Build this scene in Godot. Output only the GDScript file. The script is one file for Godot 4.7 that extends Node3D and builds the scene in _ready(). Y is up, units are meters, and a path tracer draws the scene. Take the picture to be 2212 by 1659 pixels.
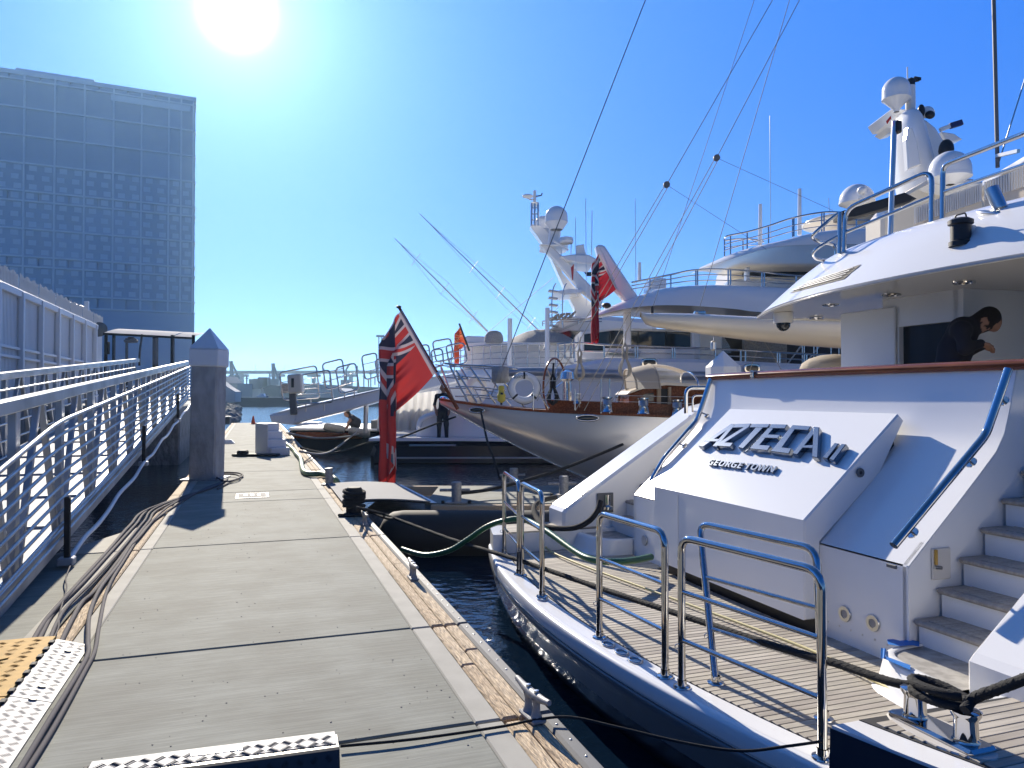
extends Node3D
# A marina dock between a gangway and moored yachts, low sun ahead. World axes: the view looks along -z; the dock has its own frame (x across, z back along it).
const FL := 1609.0
const TP := 0.01585
const EYE := 2.2
var V := Vector3(0.9451, 0, -0.3268)
var U := Vector3(-0.3268, 0, -0.9451)
var DOCK := Transform3D(Basis(Vector3(0.9451, 0, -0.3268), Vector3.UP, Vector3(0.3268, 0, 0.9451)), Vector3.ZERO)
var FR := Transform3D.IDENTITY
var bases := {}
var used := {}
var rng := RandomNumberGenerator.new()
var M := {}

class MB:
	var v := PackedVector3Array()
	var n := PackedVector3Array()
	var u := PackedVector2Array()
	var c := PackedColorArray()
	func tri(a: Vector3, b: Vector3, d: Vector3) -> void:
		var m := (d - a).cross(b - a).normalized()
		v.append(a); v.append(b); v.append(d)
		for i in 3:
			n.append(m); u.append(Vector2.ZERO)
	func quad(a: Vector3, b: Vector3, d: Vector3, e: Vector3) -> void:
		tri(a, b, d); tri(a, d, e)
	func otri(a: Vector3, b: Vector3, d: Vector3, cen: Vector3) -> void:
		if (d - a).cross(b - a).dot(a + b + d - cen * 3.0) < 0.0:
			tri(a, d, b)
		else:
			tri(a, b, d)
	func oquad(a: Vector3, b: Vector3, d: Vector3, e: Vector3, cen: Vector3) -> void:
		otri(a, b, d, cen); otri(a, d, e, cen)
	# smooth surface through rows of points; cu closes each row on itself, cv closes the rows
	func grid(P: Array, cu := false, cv := false) -> void:
		var R := P.size()
		var C: int = P[0].size()
		var N := PackedVector3Array()
		N.resize(R * C)
		for i in (R if cv else R - 1):
			var i2 := (i + 1) % R
			for j in (C if cu else C - 1):
				var j2 := (j + 1) % C
				var a: Vector3 = P[i][j]
				var b: Vector3 = P[i][j2]
				var d: Vector3 = P[i2][j2]
				var e: Vector3 = P[i2][j]
				var m := (d - a).cross(b - e)
				N[i * C + j] += m; N[i * C + j2] += m; N[i2 * C + j2] += m; N[i2 * C + j] += m
		for k in N.size():
			N[k] = N[k].normalized()
		for i in (R if cv else R - 1):
			var i2 := (i + 1) % R
			for j in (C if cu else C - 1):
				var j2 := (j + 1) % C
				for q in [[i, j, i, j], [i, j2, i, j + 1], [i2, j2, i + 1, j + 1], [i, j, i, j], [i2, j2, i + 1, j + 1], [i2, j, i + 1, j]]:
					v.append(P[q[0]][q[1]])
					n.append(N[q[0] * C + q[1]])
					u.append(Vector2(float(q[3]) / maxf(1, C if cu else C - 1), float(q[2]) / maxf(1, R if cv else R - 1)))
	func box(cn: Vector3, s: Vector3, b := Basis.IDENTITY, r := 0.0) -> void:
		var h := s * 0.5
		r = minf(r, minf(h.x, minf(h.y, h.z)) * 0.9)
		var X := func(a: float, q: float, w: float, k: int) -> Vector3:
			return cn + b * Vector3(a * (h.x - (0.0 if k == 0 else r)), q * (h.y - (0.0 if k == 1 else r)), w * (h.z - (0.0 if k == 2 else r)))
		for s1 in [-1.0, 1.0]:
			oquad(X.call(s1, -1, -1, 0), X.call(s1, 1, -1, 0), X.call(s1, 1, 1, 0), X.call(s1, -1, 1, 0), cn)
			oquad(X.call(-1, s1, -1, 1), X.call(1, s1, -1, 1), X.call(1, s1, 1, 1), X.call(-1, s1, 1, 1), cn)
			oquad(X.call(-1, -1, s1, 2), X.call(1, -1, s1, 2), X.call(1, 1, s1, 2), X.call(-1, 1, s1, 2), cn)
			if r > 0.0:
				for s2 in [-1.0, 1.0]:
					oquad(X.call(s1, s2, -1, 0), X.call(s1, s2, 1, 0), X.call(s1, s2, 1, 1), X.call(s1, s2, -1, 1), cn)
					oquad(X.call(s1, -1, s2, 0), X.call(s1, 1, s2, 0), X.call(s1, 1, s2, 2), X.call(s1, -1, s2, 2), cn)
					oquad(X.call(-1, s1, s2, 1), X.call(1, s1, s2, 1), X.call(1, s1, s2, 2), X.call(-1, s1, s2, 2), cn)
					for s3 in [-1.0, 1.0]:
						otri(X.call(s1, s2, s3, 0), X.call(s1, s2, s3, 1), X.call(s1, s2, s3, 2), cn)
	# a bar from a to b of width w (sideways) and height h
	func bar(a: Vector3, b: Vector3, w: float, h: float, r := 0.0, up := Vector3.UP) -> void:
		var z := (b - a).normalized()
		var x := up.cross(z)
		x = Vector3.RIGHT if x.length() < 0.01 else x.normalized()
		box((a + b) * 0.5, Vector3(w, h, a.distance_to(b)), Basis(x, z.cross(x), z), r)
	func tube(p: PackedVector3Array, r, sides := 8, closed := false) -> void:
		var k := p.size()
		var rows := []
		var t0 := (p[1] - p[0]).normalized()
		var x := t0.cross(Vector3.UP if absf(t0.y) < 0.9 else Vector3.RIGHT).normalized()
		for i in k:
			var a := p[(i - 1 + k) % k] if closed else p[maxi(i - 1, 0)]
			var d := p[(i + 1) % k] if closed else p[mini(i + 1, k - 1)]
			var t := (d - a).normalized()
			x = (x - t * x.dot(t)).normalized()
			var y := t.cross(x)
			var rr: float = r[i] if r is Array else r
			var row := PackedVector3Array()
			for j in sides:
				var g := TAU * j / sides
				row.append(p[i] + (x * cos(g) + y * sin(g)) * rr)
			rows.append(row)
		grid(rows, true, closed)
		if not closed:
			for e in [0, k - 1]:
				for j in range(1, sides - 1):
					otri(rows[e][0], rows[e][j], rows[e][j + 1], p[1] if e == 0 else p[k - 2])
	# profile of (radius, height) turned round the y axis of xf; corners sharper than 35 degrees stay sharp
	func lathe(pr: Array, xf: Transform3D, sides := 20) -> void:
		var run := [pr[0]]
		for i in range(1, pr.size()):
			run.append(pr[i])
			var last := i == pr.size() - 1
			if not last:
				var a: Vector2 = (pr[i] - pr[i - 1]).normalized()
				var b: Vector2 = (pr[i + 1] - pr[i]).normalized()
				last = a.dot(b) < 0.82
			if last:
				var rows := []
				for q: Vector2 in run:
					var row := PackedVector3Array()
					for j in sides:
						var g := TAU * j / sides
						row.append(xf * Vector3(cos(g) * q.x, q.y, sin(g) * q.x))
					rows.append(row)
				grid(rows, true)
				run = [pr[i]]
	# outline in the x-y plane of xf, thick along its z from 0 to d, edges cut back by r
	func prism(pl: PackedVector2Array, d: float, xf := Transform3D.IDENTITY, r := 0.0) -> void:
		var ix := Geometry2D.triangulate_polygon(pl)
		var inn := pl
		if r > 0.0:
			var off := Geometry2D.offset_polygon(pl, -r, Geometry2D.JOIN_MITER)
			if off.size() == 1 and off[0].size() == pl.size():
				inn = PackedVector2Array()
				for q in pl:
					var best: Vector2 = off[0][0]
					for w in off[0]:
						if w.distance_to(q) < best.distance_to(q):
							best = w
					inn.append(best)
				ix = Geometry2D.triangulate_polygon(inn)
			else:
				r = 0.0
		var ctr := Vector2.ZERO
		for q in pl:
			ctr += q / pl.size()
		for i in range(0, ix.size(), 3):
			for z in [0.0, d]:
				otri(xf * Vector3(inn[ix[i]].x, inn[ix[i]].y, z), xf * Vector3(inn[ix[i + 1]].x, inn[ix[i + 1]].y, z), xf * Vector3(inn[ix[i + 2]].x, inn[ix[i + 2]].y, z), xf * Vector3(ctr.x, ctr.y, d * 0.5))
		var s := signf(d)
		var cw := Geometry2D.is_polygon_clockwise(pl)
		for i in pl.size():
			var j := (i + 1) % pl.size()
			var lv := [[inn, 0.0], [pl, r * s], [pl, d - r * s], [inn, d]]
			for k in ([0, 1, 2] if r > 0.0 else [1]):
				var a: Vector3 = xf * Vector3(lv[k][0][i].x, lv[k][0][i].y, lv[k][1])
				var b: Vector3 = xf * Vector3(lv[k][0][j].x, lv[k][0][j].y, lv[k][1])
				var e: Vector3 = xf * Vector3(lv[k + 1][0][j].x, lv[k + 1][0][j].y, lv[k + 1][1])
				var f: Vector3 = xf * Vector3(lv[k + 1][0][i].x, lv[k + 1][0][i].y, lv[k + 1][1])
				if cw == (d > 0.0):
					quad(a, b, e, f)
				else:
					quad(a, f, e, b)
	func ball(cn: Vector3, r: Vector3, sides := 14, b := Basis.IDENTITY) -> void:
		var pr := []
		for i in 9:
			pr.append(Vector2(sin(PI * i / 8.0), -cos(PI * i / 8.0)))
		lathe(pr, Transform3D(b * Basis.from_scale(r), cn), sides)
	func add(o: MB, xf := Transform3D.IDENTITY) -> void:
		v.append_array(xf * o.v)
		n.append_array(Transform3D(xf.basis.orthonormalized(), Vector3.ZERO) * o.n)
		u.append_array(o.u)

# ---- points
func ray(px: float, py: float) -> Vector3:
	var yc := (829.5 - py) / FL
	var k := 1.0 - yc * TP
	return Vector3((px - 1106.0) / FL / k * sqrt(1.0 + TP * TP), (yc + TP) / k, -1.0)
func at(px: float, py: float, d: float) -> Vector3:      # the point that far ahead
	return Vector3(0, EYE, 0) + ray(px, py) * d
func gp(px: float, py: float, h: float) -> Vector3:      # the point at height h
	var r := ray(px, py)
	return Vector3(0, EYE, 0) + r * ((h - EYE) / r.y)
func fd(p: Vector3) -> Vector3:                          # world -> dock frame
	return DOCK.affine_inverse() * p
func zt(px: float, py: float, t: float) -> Vector3:      # on the dock frame's plane x = t, in that frame
	var r := fd(ray(px, py))
	return Vector3(0, EYE, 0) + r * (t / r.x)
func zs(px: float, py: float, s: float) -> Vector3:      # on the dock frame's plane z = -s, in that frame
	var r := fd(ray(px, py))
	return Vector3(0, EYE, 0) + r * (s / -r.z)
func line(p: Array, n := 6) -> PackedVector3Array:       # smooth curve through points
	var o := PackedVector3Array()
	for i in p.size() - 1:
		var a: Vector3 = p[maxi(i - 1, 0)]
		var d: Vector3 = p[mini(i + 2, p.size() - 1)]
		for k in n:
			o.append((p[i] as Vector3).cubic_interpolate(p[i + 1], a, d, float(k) / n))
	o.append(p[-1])
	return o
func bend(p: Array, r: float, closed := false, n := 5) -> PackedVector3Array:   # straight runs with rounded corners
	var o := PackedVector3Array()
	var k := p.size()
	for i in k:
		if not closed and (i == 0 or i == k - 1):
			o.append(p[i]); continue
		var a: Vector3 = p[(i - 1 + k) % k]
		var b: Vector3 = p[i]
		var d: Vector3 = p[(i + 1) % k]
		var q := minf(r, minf(a.distance_to(b), b.distance_to(d)) * 0.45)
		var s := b + (a - b).normalized() * q
		var e := b + (d - b).normalized() * q
		for m in n + 1:
			var f := float(m) / n
			o.append(s.lerp(b, f).lerp(b.lerp(e, f), f))
	return o
func rope(a: Vector3, b: Vector3, sag: float, n := 14) -> PackedVector3Array:
	var o := PackedVector3Array()
	for i in n + 1:
		var f := float(i) / n
		o.append(a.lerp(b, f) - Vector3(0, sag * 4.0 * f * (1.0 - f), 0))
	return o
func pv(a: Array) -> PackedVector2Array:
	var o := PackedVector2Array()
	for i in range(0, a.size(), 2):
		o.append(Vector2(a[i], a[i + 1]))
	return o

# ---- things
func named(s: String) -> String:
	var k: int = used.get(s, 0)
	used[s] = k + 1
	return s if k == 0 else "%s_%03d" % [s, k]
func tag(o: Node, label: String, cat := "", group := "", kind := "") -> Node:
	if label: o.set_meta("label", label)
	if cat: o.set_meta("category", cat)
	if group: o.set_meta("group", group)
	if kind: o.set_meta("kind", kind)
	return o
func thing(nm: String, base: Vector3, label: String, cat: String, group := "", kind := "") -> Node3D:
	var o := Node3D.new()
	o.name = named(nm)
	o.transform = Transform3D(FR.basis, FR * base)
	add_child(o)
	bases[o] = base
	tag(o, label, cat, group, kind)
	return o
func obj(nm: String, m: MB, mt: Material, par: Node = null) -> MeshInstance3D:
	var o := MeshInstance3D.new()
	var base := Vector3.ZERO
	if par:
		base = bases[par]
	else:
		var bb := AABB(m.v[0], Vector3.ZERO)
		for q in m.v:
			bb = bb.expand(q)
		base = bb.position + Vector3(bb.size.x * 0.5, 0, bb.size.z * 0.5)
		o.transform = Transform3D(FR.basis, FR * base)
	var ar := []
	ar.resize(Mesh.ARRAY_MAX)
	ar[Mesh.ARRAY_VERTEX] = Transform3D(Basis.IDENTITY, -base) * m.v
	ar[Mesh.ARRAY_NORMAL] = m.n
	ar[Mesh.ARRAY_TEX_UV] = m.u
	if m.c.size() == m.v.size():
		ar[Mesh.ARRAY_COLOR] = m.c
	var am := ArrayMesh.new()
	am.add_surface_from_arrays(Mesh.PRIMITIVE_TRIANGLES, ar)
	am.surface_set_material(0, mt)
	o.mesh = am
	o.name = nm if par else named(nm)
	(par if par else self).add_child(o, true)
	bases[o] = base
	return o
func pbox(nm: String, c: Vector3, s: Vector3, mt: Material, par: Node = null, r := 0.0, b := Basis.IDENTITY) -> MeshInstance3D:
	var m := MB.new()
	m.box(c, s, b, r)
	return obj(nm, m, mt, par)
func pbar(nm: String, a: Vector3, b: Vector3, w: float, h: float, mt: Material, par: Node = null, r := 0.0) -> MeshInstance3D:
	var m := MB.new()
	m.bar(a, b, w, h, r)
	return obj(nm, m, mt, par)
func ptube(nm: String, p: PackedVector3Array, r, mt: Material, par: Node = null, sides := 8, closed := false) -> MeshInstance3D:
	var m := MB.new()
	m.tube(p, r, sides, closed)
	return obj(nm, m, mt, par)
func two(a: Vector3, b: Vector3) -> PackedVector3Array:
	return PackedVector3Array([a, b])
func plathe(nm: String, pr: Array, xf: Transform3D, mt: Material, par: Node = null, sides := 20) -> MeshInstance3D:
	var m := MB.new()
	m.lathe(pr, xf, sides)
	return obj(nm, m, mt, par)
func pprism(nm: String, pl: PackedVector2Array, d: float, xf: Transform3D, mt: Material, par: Node = null, r := 0.0) -> MeshInstance3D:
	var m := MB.new()
	m.prism(pl, d, xf, r)
	return obj(nm, m, mt, par)
# a solid whose outline is given by pixels at one distance, thick away from there
func slab(nm: String, px: Array, d: float, thick: float, mt: Material, par: Node = null, r := 0.0) -> MeshInstance3D:
	var pl := PackedVector2Array()
	for i in range(0, px.size(), 2):
		var q := at(px[i], px[i + 1], d)
		pl.append(Vector2(q.x, q.y))
	return pprism(nm, pl, -thick, Transform3D(Basis.IDENTITY, Vector3(0, 0, -d)), mt, par, r)
func words(nm: String, s: String, mt: Material, xf: Transform3D, par: Node, width: float, depth := 0.02, font := "Droid Sans", bold := true) -> MeshInstance3D:
	var f := SystemFont.new()
	f.font_names = PackedStringArray([font])
	f.font_weight = 700 if bold else 400
	var t := TextMesh.new()
	t.text = s; t.font = f; t.font_size = 64; t.pixel_size = 0.01; t.depth = 0.01
	var w: float = t.get_aabb().size.x
	t.pixel_size = 0.01 * width / maxf(w, 0.001)
	t.depth = depth
	t.material = mt
	var o := MeshInstance3D.new()
	o.mesh = t
	o.name = nm
	o.transform = Transform3D(xf.basis, xf.origin - bases[par])
	par.add_child(o, true)
	bases[o] = bases[par]
	return o

# ---- materials (colours are linear)
func mat(nm: String, c: Color, rough: float, metal := 0.0) -> StandardMaterial3D:
	var m := StandardMaterial3D.new()
	m.resource_name = nm
	m.albedo_color = c.linear_to_srgb()
	m.roughness = rough
	m.metallic = metal
	m.cull_mode = BaseMaterial3D.CULL_DISABLED
	M[nm] = m
	return m
func noise(freq: float, oct: int, lo: Color, hi: Color, sd: int, size := 512, kind := FastNoiseLite.TYPE_SIMPLEX_SMOOTH, nrm := 0.0) -> NoiseTexture2D:
	var f := FastNoiseLite.new()
	f.noise_type = kind
	f.frequency = freq
	f.fractal_octaves = oct
	f.seed = sd
	var t := NoiseTexture2D.new()
	t.width = size; t.height = size
	t.seamless = true
	t.noise = f
	if nrm > 0.0:
		t.as_normal_map = true
		t.bump_strength = nrm
	else:
		var g := Gradient.new()
		g.set_color(0, lo.linear_to_srgb()); g.set_color(1, hi.linear_to_srgb())
		g.set_offset(0, 0.25); g.set_offset(1, 0.75)
		t.color_ramp = g
	return t
func grained(m: StandardMaterial3D, t: Texture2D, sc: Vector3, nt: Texture2D = null, ns := 0.5) -> StandardMaterial3D:
	m.albedo_texture = t
	m.uv1_triplanar = true
	m.uv1_scale = sc
	if nt:
		m.normal_enabled = true
		m.normal_texture = nt
		m.normal_scale = ns
	return m
func grey(a: float) -> Color:
	return Color(a, a, a)
func materials() -> void:
	var w := Color.WHITE
	grained(mat("concrete", Color(0.25, 0.26, 0.228), 0.88), noise(0.02, 5, grey(0.80), w, 3), Vector3(0.16, 0.6, 3.6), noise(0.05, 4, w, w, 5, 512, FastNoiseLite.TYPE_SIMPLEX_SMOOTH, 4.0), 0.35)
	M.concrete.detail_enabled = true
	M.concrete.detail_albedo = noise(0.009, 6, Color(0.80, 0.79, 0.77), w, 8)
	M.concrete.detail_blend_mode = BaseMaterial3D.BLEND_MODE_MUL
	M.concrete.detail_uv_layer = BaseMaterial3D.DETAIL_UV_2
	M.concrete.uv2_triplanar = true
	M.concrete.uv2_scale = Vector3(0.31, 0.31, 0.31)
	grained(mat("concrete_edge", Color(0.37, 0.36, 0.32), 0.85), noise(0.01, 4, grey(0.85), w, 4), Vector3(0.5, 0.5, 0.5))
	grained(mat("concrete_dark", Color(0.30, 0.295, 0.28), 0.85), noise(0.01, 5, grey(0.6), w, 12), Vector3(0.8, 0.35, 0.8), noise(0.06, 4, w, w, 13, 256, FastNoiseLite.TYPE_SIMPLEX_SMOOTH, 5.0), 0.5)
	grained(mat("timber", Color(0.60, 0.48, 0.33), 0.85), noise(0.02, 5, Color(0.62, 0.57, 0.52), w, 21), Vector3(11.0, 11.0, 0.5), noise(0.02, 5, w, w, 22, 512, FastNoiseLite.TYPE_SIMPLEX_SMOOTH, 9.0), 0.9)
	grained(mat("timber_red", Color(0.54, 0.42, 0.28), 0.85), noise(0.02, 5, Color(0.6, 0.54, 0.48), w, 23), Vector3(11.0, 11.0, 0.6), noise(0.02, 5, w, w, 24, 512, FastNoiseLite.TYPE_SIMPLEX_SMOOTH, 9.0), 0.9)
	for i in 4:
		grained(mat("teak%d" % i, [Color(0.46, 0.42, 0.35), Color(0.42, 0.38, 0.32), Color(0.50, 0.455, 0.385), Color(0.38, 0.34, 0.29)][i], 0.7), noise(0.014, 4, grey(0.76), w, 30 + i, 256), Vector3(0.5, 2.0, 7.0))
	mat("caulk", Color(0.03, 0.03, 0.032), 0.7)
	mat("white", Color(0.80, 0.80, 0.79), 0.16)
	M.white.normal_enabled = true
	M.white.normal_texture = noise(0.006, 2, w, w, 61, 256, FastNoiseLite.TYPE_SIMPLEX_SMOOTH, 4.0)
	M.white.normal_scale = 0.05
	M.white.uv1_triplanar = true
	M.white.uv1_scale = Vector3(0.5, 0.5, 0.5)
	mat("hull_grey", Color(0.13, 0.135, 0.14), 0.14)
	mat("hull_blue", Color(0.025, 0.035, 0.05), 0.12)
	mat("white_matt", Color(0.76, 0.76, 0.75), 0.5)
	mat("cream", Color(0.74, 0.66, 0.52), 0.22)
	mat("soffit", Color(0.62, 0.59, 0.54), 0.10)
	mat("silver_hull", Color(0.58, 0.58, 0.59), 0.24, 0.6)
	mat("navy", Color(0.012, 0.016, 0.03), 0.12)
	mat("black", Color(0.012, 0.012, 0.013), 0.5)
	mat("rubber", Color(0.02, 0.02, 0.021), 0.75)
	mat("rubber_grey", Color(0.11, 0.115, 0.12), 0.6)
	grained(mat("pile", Color(0.46, 0.455, 0.44), 0.85), noise(0.01, 5, grey(0.72), w, 14), Vector3(0.8, 0.3, 0.8), noise(0.06, 4, w, w, 13, 256, FastNoiseLite.TYPE_SIMPLEX_SMOOTH, 5.0), 0.5)
	mat("chrome", Color(0.54, 0.53, 0.52), 0.035, 1.0)
	mat("steel", Color(0.62, 0.62, 0.61), 0.28, 1.0)
	grained(mat("galvanised", Color(0.36, 0.36, 0.36), 0.6, 0.35), noise(0.05, 3, grey(0.7), w, 41, 256), Vector3(2, 2, 2))
	grained(mat("aluminium", Color(0.50, 0.51, 0.52), 0.42, 0.55), noise(0.01, 4, grey(0.72), w, 42, 256), Vector3(0.6, 0.6, 0.6))
	mat("alu_dull", Color(0.44, 0.45, 0.47), 0.5, 0.35)
	mat("letter", Color(0.25, 0.27, 0.30), 0.2, 1.0)
	mat("mahogany", Color(0.24, 0.075, 0.032), 0.25)
	M.mahogany.metallic_specular = 0.3
	grained(M.mahogany, noise(0.02, 4, grey(0.5), w, 44, 256), Vector3(4, 4, 0.4))
	mat("glass_dark", Color(0.015, 0.02, 0.025), 0.04)
	mat("canvas", Color(0.42, 0.36, 0.28), 0.9)
	grained(mat("canvas_grey", Color(0.36, 0.345, 0.32), 0.9), noise(0.02, 4, grey(0.75), w, 45, 256), Vector3(2, 2, 2))
	mat("canvas_white", Color(0.68, 0.66, 0.62), 0.9)
	M.canvas_white.backlight_enabled = true
	M.canvas_white.backlight = grey(0.7)
	M.canvas.backlight_enabled = true
	M.canvas.backlight = grey(0.5)
	mat("rope_black", Color(0.016, 0.017, 0.019), 0.9)
	M.rope_black.normal_enabled = true
	M.rope_black.normal_texture = noise(0.08, 2, w, w, 46, 256, FastNoiseLite.TYPE_CELLULAR, 10.0)
	M.rope_black.uv1_triplanar = true
	M.rope_black.uv1_scale = Vector3(14, 14, 14)
	mat("rope_beige", Color(0.42, 0.37, 0.29), 0.9)
	mat("cable_grey", Color(0.12, 0.112, 0.118), 0.85)
	M.cable_grey.metallic_specular = 0.25
	mat("hose_green", Color(0.03, 0.13, 0.055), 0.35)
	mat("hose_sage", Color(0.16, 0.24, 0.12), 0.5)
	mat("cord_yellow", Color(0.60, 0.52, 0.24), 0.6)
	grained(mat("yellow", Color(0.56, 0.33, 0.07), 0.8), noise(0.02, 4, grey(0.8), w, 47, 256), Vector3(1.5, 1.5, 1.5))
	mat("yellow_dark", Color(0.46, 0.23, 0.03), 0.75)
	mat("plate_white", Color(0.36, 0.365, 0.375), 0.65, 0.1)
	mat("plate_mark", Color(0.13, 0.13, 0.135), 0.7)
	mat("plate_grey", Color(0.15, 0.155, 0.16), 0.8)
	M.plate_grey.metallic_specular = 0.2
	mat("plate_rib", Color(0.27, 0.275, 0.28), 0.75)
	M.plate_rib.metallic_specular = 0.2
	mat("plate_dark", Color(0.03, 0.03, 0.031), 0.35, 0.1)
	mat("red", Color(0.55, 0.03, 0.025), 0.8)
	mat("orange", Color(0.75, 0.10, 0.03), 0.5)
	mat("tape_blue", Color(0.012, 0.16, 0.52), 0.55)
	mat("fence", Color(0.74, 0.74, 0.74), 0.6)
	mat("skin", Color(0.42, 0.24, 0.16), 0.6)
	mat("rock", Color(0.20, 0.19, 0.18), 0.9)
	mat("far_grey", Color(0.22, 0.23, 0.25), 0.8)
	mat("far_light", Color(0.45, 0.46, 0.48), 0.8)
	mat("far_dark", Color(0.09, 0.10, 0.115), 0.8)
	mat("tower_glass", Color(0.38, 0.50, 0.60), 0.2)  # tower tones painted paler and bluer for the haze in front of it
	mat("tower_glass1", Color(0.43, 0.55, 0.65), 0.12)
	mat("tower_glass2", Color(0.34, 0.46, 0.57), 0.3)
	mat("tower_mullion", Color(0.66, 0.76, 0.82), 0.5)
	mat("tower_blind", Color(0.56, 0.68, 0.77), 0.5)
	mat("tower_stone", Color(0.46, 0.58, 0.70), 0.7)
	var g := mat("clear", Color(0.85, 0.9, 0.92, 0.14), 0.06)
	g.albedo_color = Color(0.9, 0.93, 0.95, 0.14)
	g.transparency = BaseMaterial3D.TRANSPARENCY_ALPHA
	var pb := mat("person", Color.WHITE, 0.85)
	pb.vertex_color_use_as_albedo = true
	var wt := mat("water", Color(0.003, 0.010, 0.024), 0.035)
	wt.metallic_specular = 0.5
	wt.normal_enabled = true
	wt.normal_texture = noise(0.012, 4, w, w, 51, 1024, FastNoiseLite.TYPE_SIMPLEX_SMOOTH, 6.0)
	wt.normal_scale = 0.42
	wt.uv1_triplanar = true
	wt.uv1_world_triplanar = true
	wt.uv1_scale = Vector3(0.22, 0.22, 0.34)

func sky_image(sun: Vector3) -> ImageTexture:
	var w := 768
	var h := 384
	var im := Image.create(w, h, false, Image.FORMAT_RGBF)
	for j in h:
		var el := PI * 0.5 - PI * (j + 0.5) / h
		var y := sin(el)
		for i in w:
			var az := TAU * (i + 0.5) / w
			var d := Vector3(sin(az) * cos(el), y, -cos(az) * cos(el))
			var yy := maxf(y, 0.0)
			var c := Vector3(0.002, 0.085, 0.42).lerp(Vector3(0.004, 0.032, 0.125), smoothstep(0.43, 0.85, yy))
			c = c.lerp(Vector3(0.145, 0.36, 0.74), exp(-yy * 7.0))
			c = c.lerp(Vector3(0.22, 0.44, 0.72), exp(-yy * 14.0) * 0.6)
			var a := acos(clampf(d.dot(sun), -1.0, 1.0))
			c *= lerpf(0.46, 1.0, smoothstep(-0.7, 0.75, cos(a)))      # the air is deeper blue away from the sun
			c += Vector3(0.06, 0.13, 0.27) * exp(-a * 2.0)
			c += Vector3(0.095, 0.145, 0.20) * exp(-a * 4.0)
			c += Vector3(0.44, 0.58, 0.70) * exp(-a * 14.0)
			c += Vector3(30.0, 30.0, 29.0) * exp(-pow(a / 0.018, 2.0))
			im.set_pixel(i, j, Color(c.x, c.y, c.z))
	return ImageTexture.create_from_image(im)

func _ready() -> void:
	rng.seed = 7
	# camera, sky, sun, air
	var cam := Camera3D.new()
	cam.name = "camera"
	cam.position = Vector3(0, EYE, 0)
	cam.rotation.x = atan(TP)
	cam.fov = rad_to_deg(2.0 * atan(829.5 / FL))
	cam.far = 4000.0
	add_child(cam)
	var sun := ray(512, 22).normalized()
	var env := Environment.new()
	env.background_mode = Environment.BG_SKY
	var sm := PanoramaSkyMaterial.new()
	sm.panorama = sky_image(sun)
	var sk := Sky.new()
	sk.sky_material = sm
	env.sky = sk
	env.background_energy_multiplier = 1.0
	env.tonemap_mode = Environment.TONE_MAPPER_LINEAR
	env.tonemap_exposure = 1.95
	env.volumetric_fog_enabled = true          # thin sea haze that scatters the low sun forwards
	env.volumetric_fog_density = 0.00024
	env.volumetric_fog_anisotropy = 0.6
	env.volumetric_fog_albedo = Color(0.72, 0.88, 1.0)
	env.volumetric_fog_length = 600.0
	env.sdfgi_enabled = true
	env.ssao_enabled = true
	env.ssil_enabled = true
	var we := WorldEnvironment.new()
	we.name = "world"
	we.environment = env
	add_child(we)
	var sl := DirectionalLight3D.new()
	sl.name = "sun"
	sl.light_energy = 1.4
	sl.light_color = Color(1.0, 0.955, 0.88)
	sl.light_angular_distance = 0.5
	sl.shadow_enabled = true
	add_child(sl)
	sl.look_at_from_position(sun * 100.0, Vector3.ZERO)
	materials()
	# large structure
	setting()
	dock()
	gangway()
	shore()
	far_away()
	finger()
	motor_yacht()
	far_yachts()
	sailing_yacht()
	azteca()
	# objects on and between them
	dock_things()
	lines()
	flags()
	people()

func setting() -> void:
	var m := MB.new()
	for q in [[-700.0, 700.0, 60.0, -1500.0]]:
		m.quad(Vector3(q[0], 0, q[3]), Vector3(q[1], 0, q[3]), Vector3(q[1], 0, q[2]), Vector3(q[0], 0, q[2]))
	tag(obj("water", m, M.water), "dark blue harbour water between the dock and the yachts", "", "", "structure")

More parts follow.
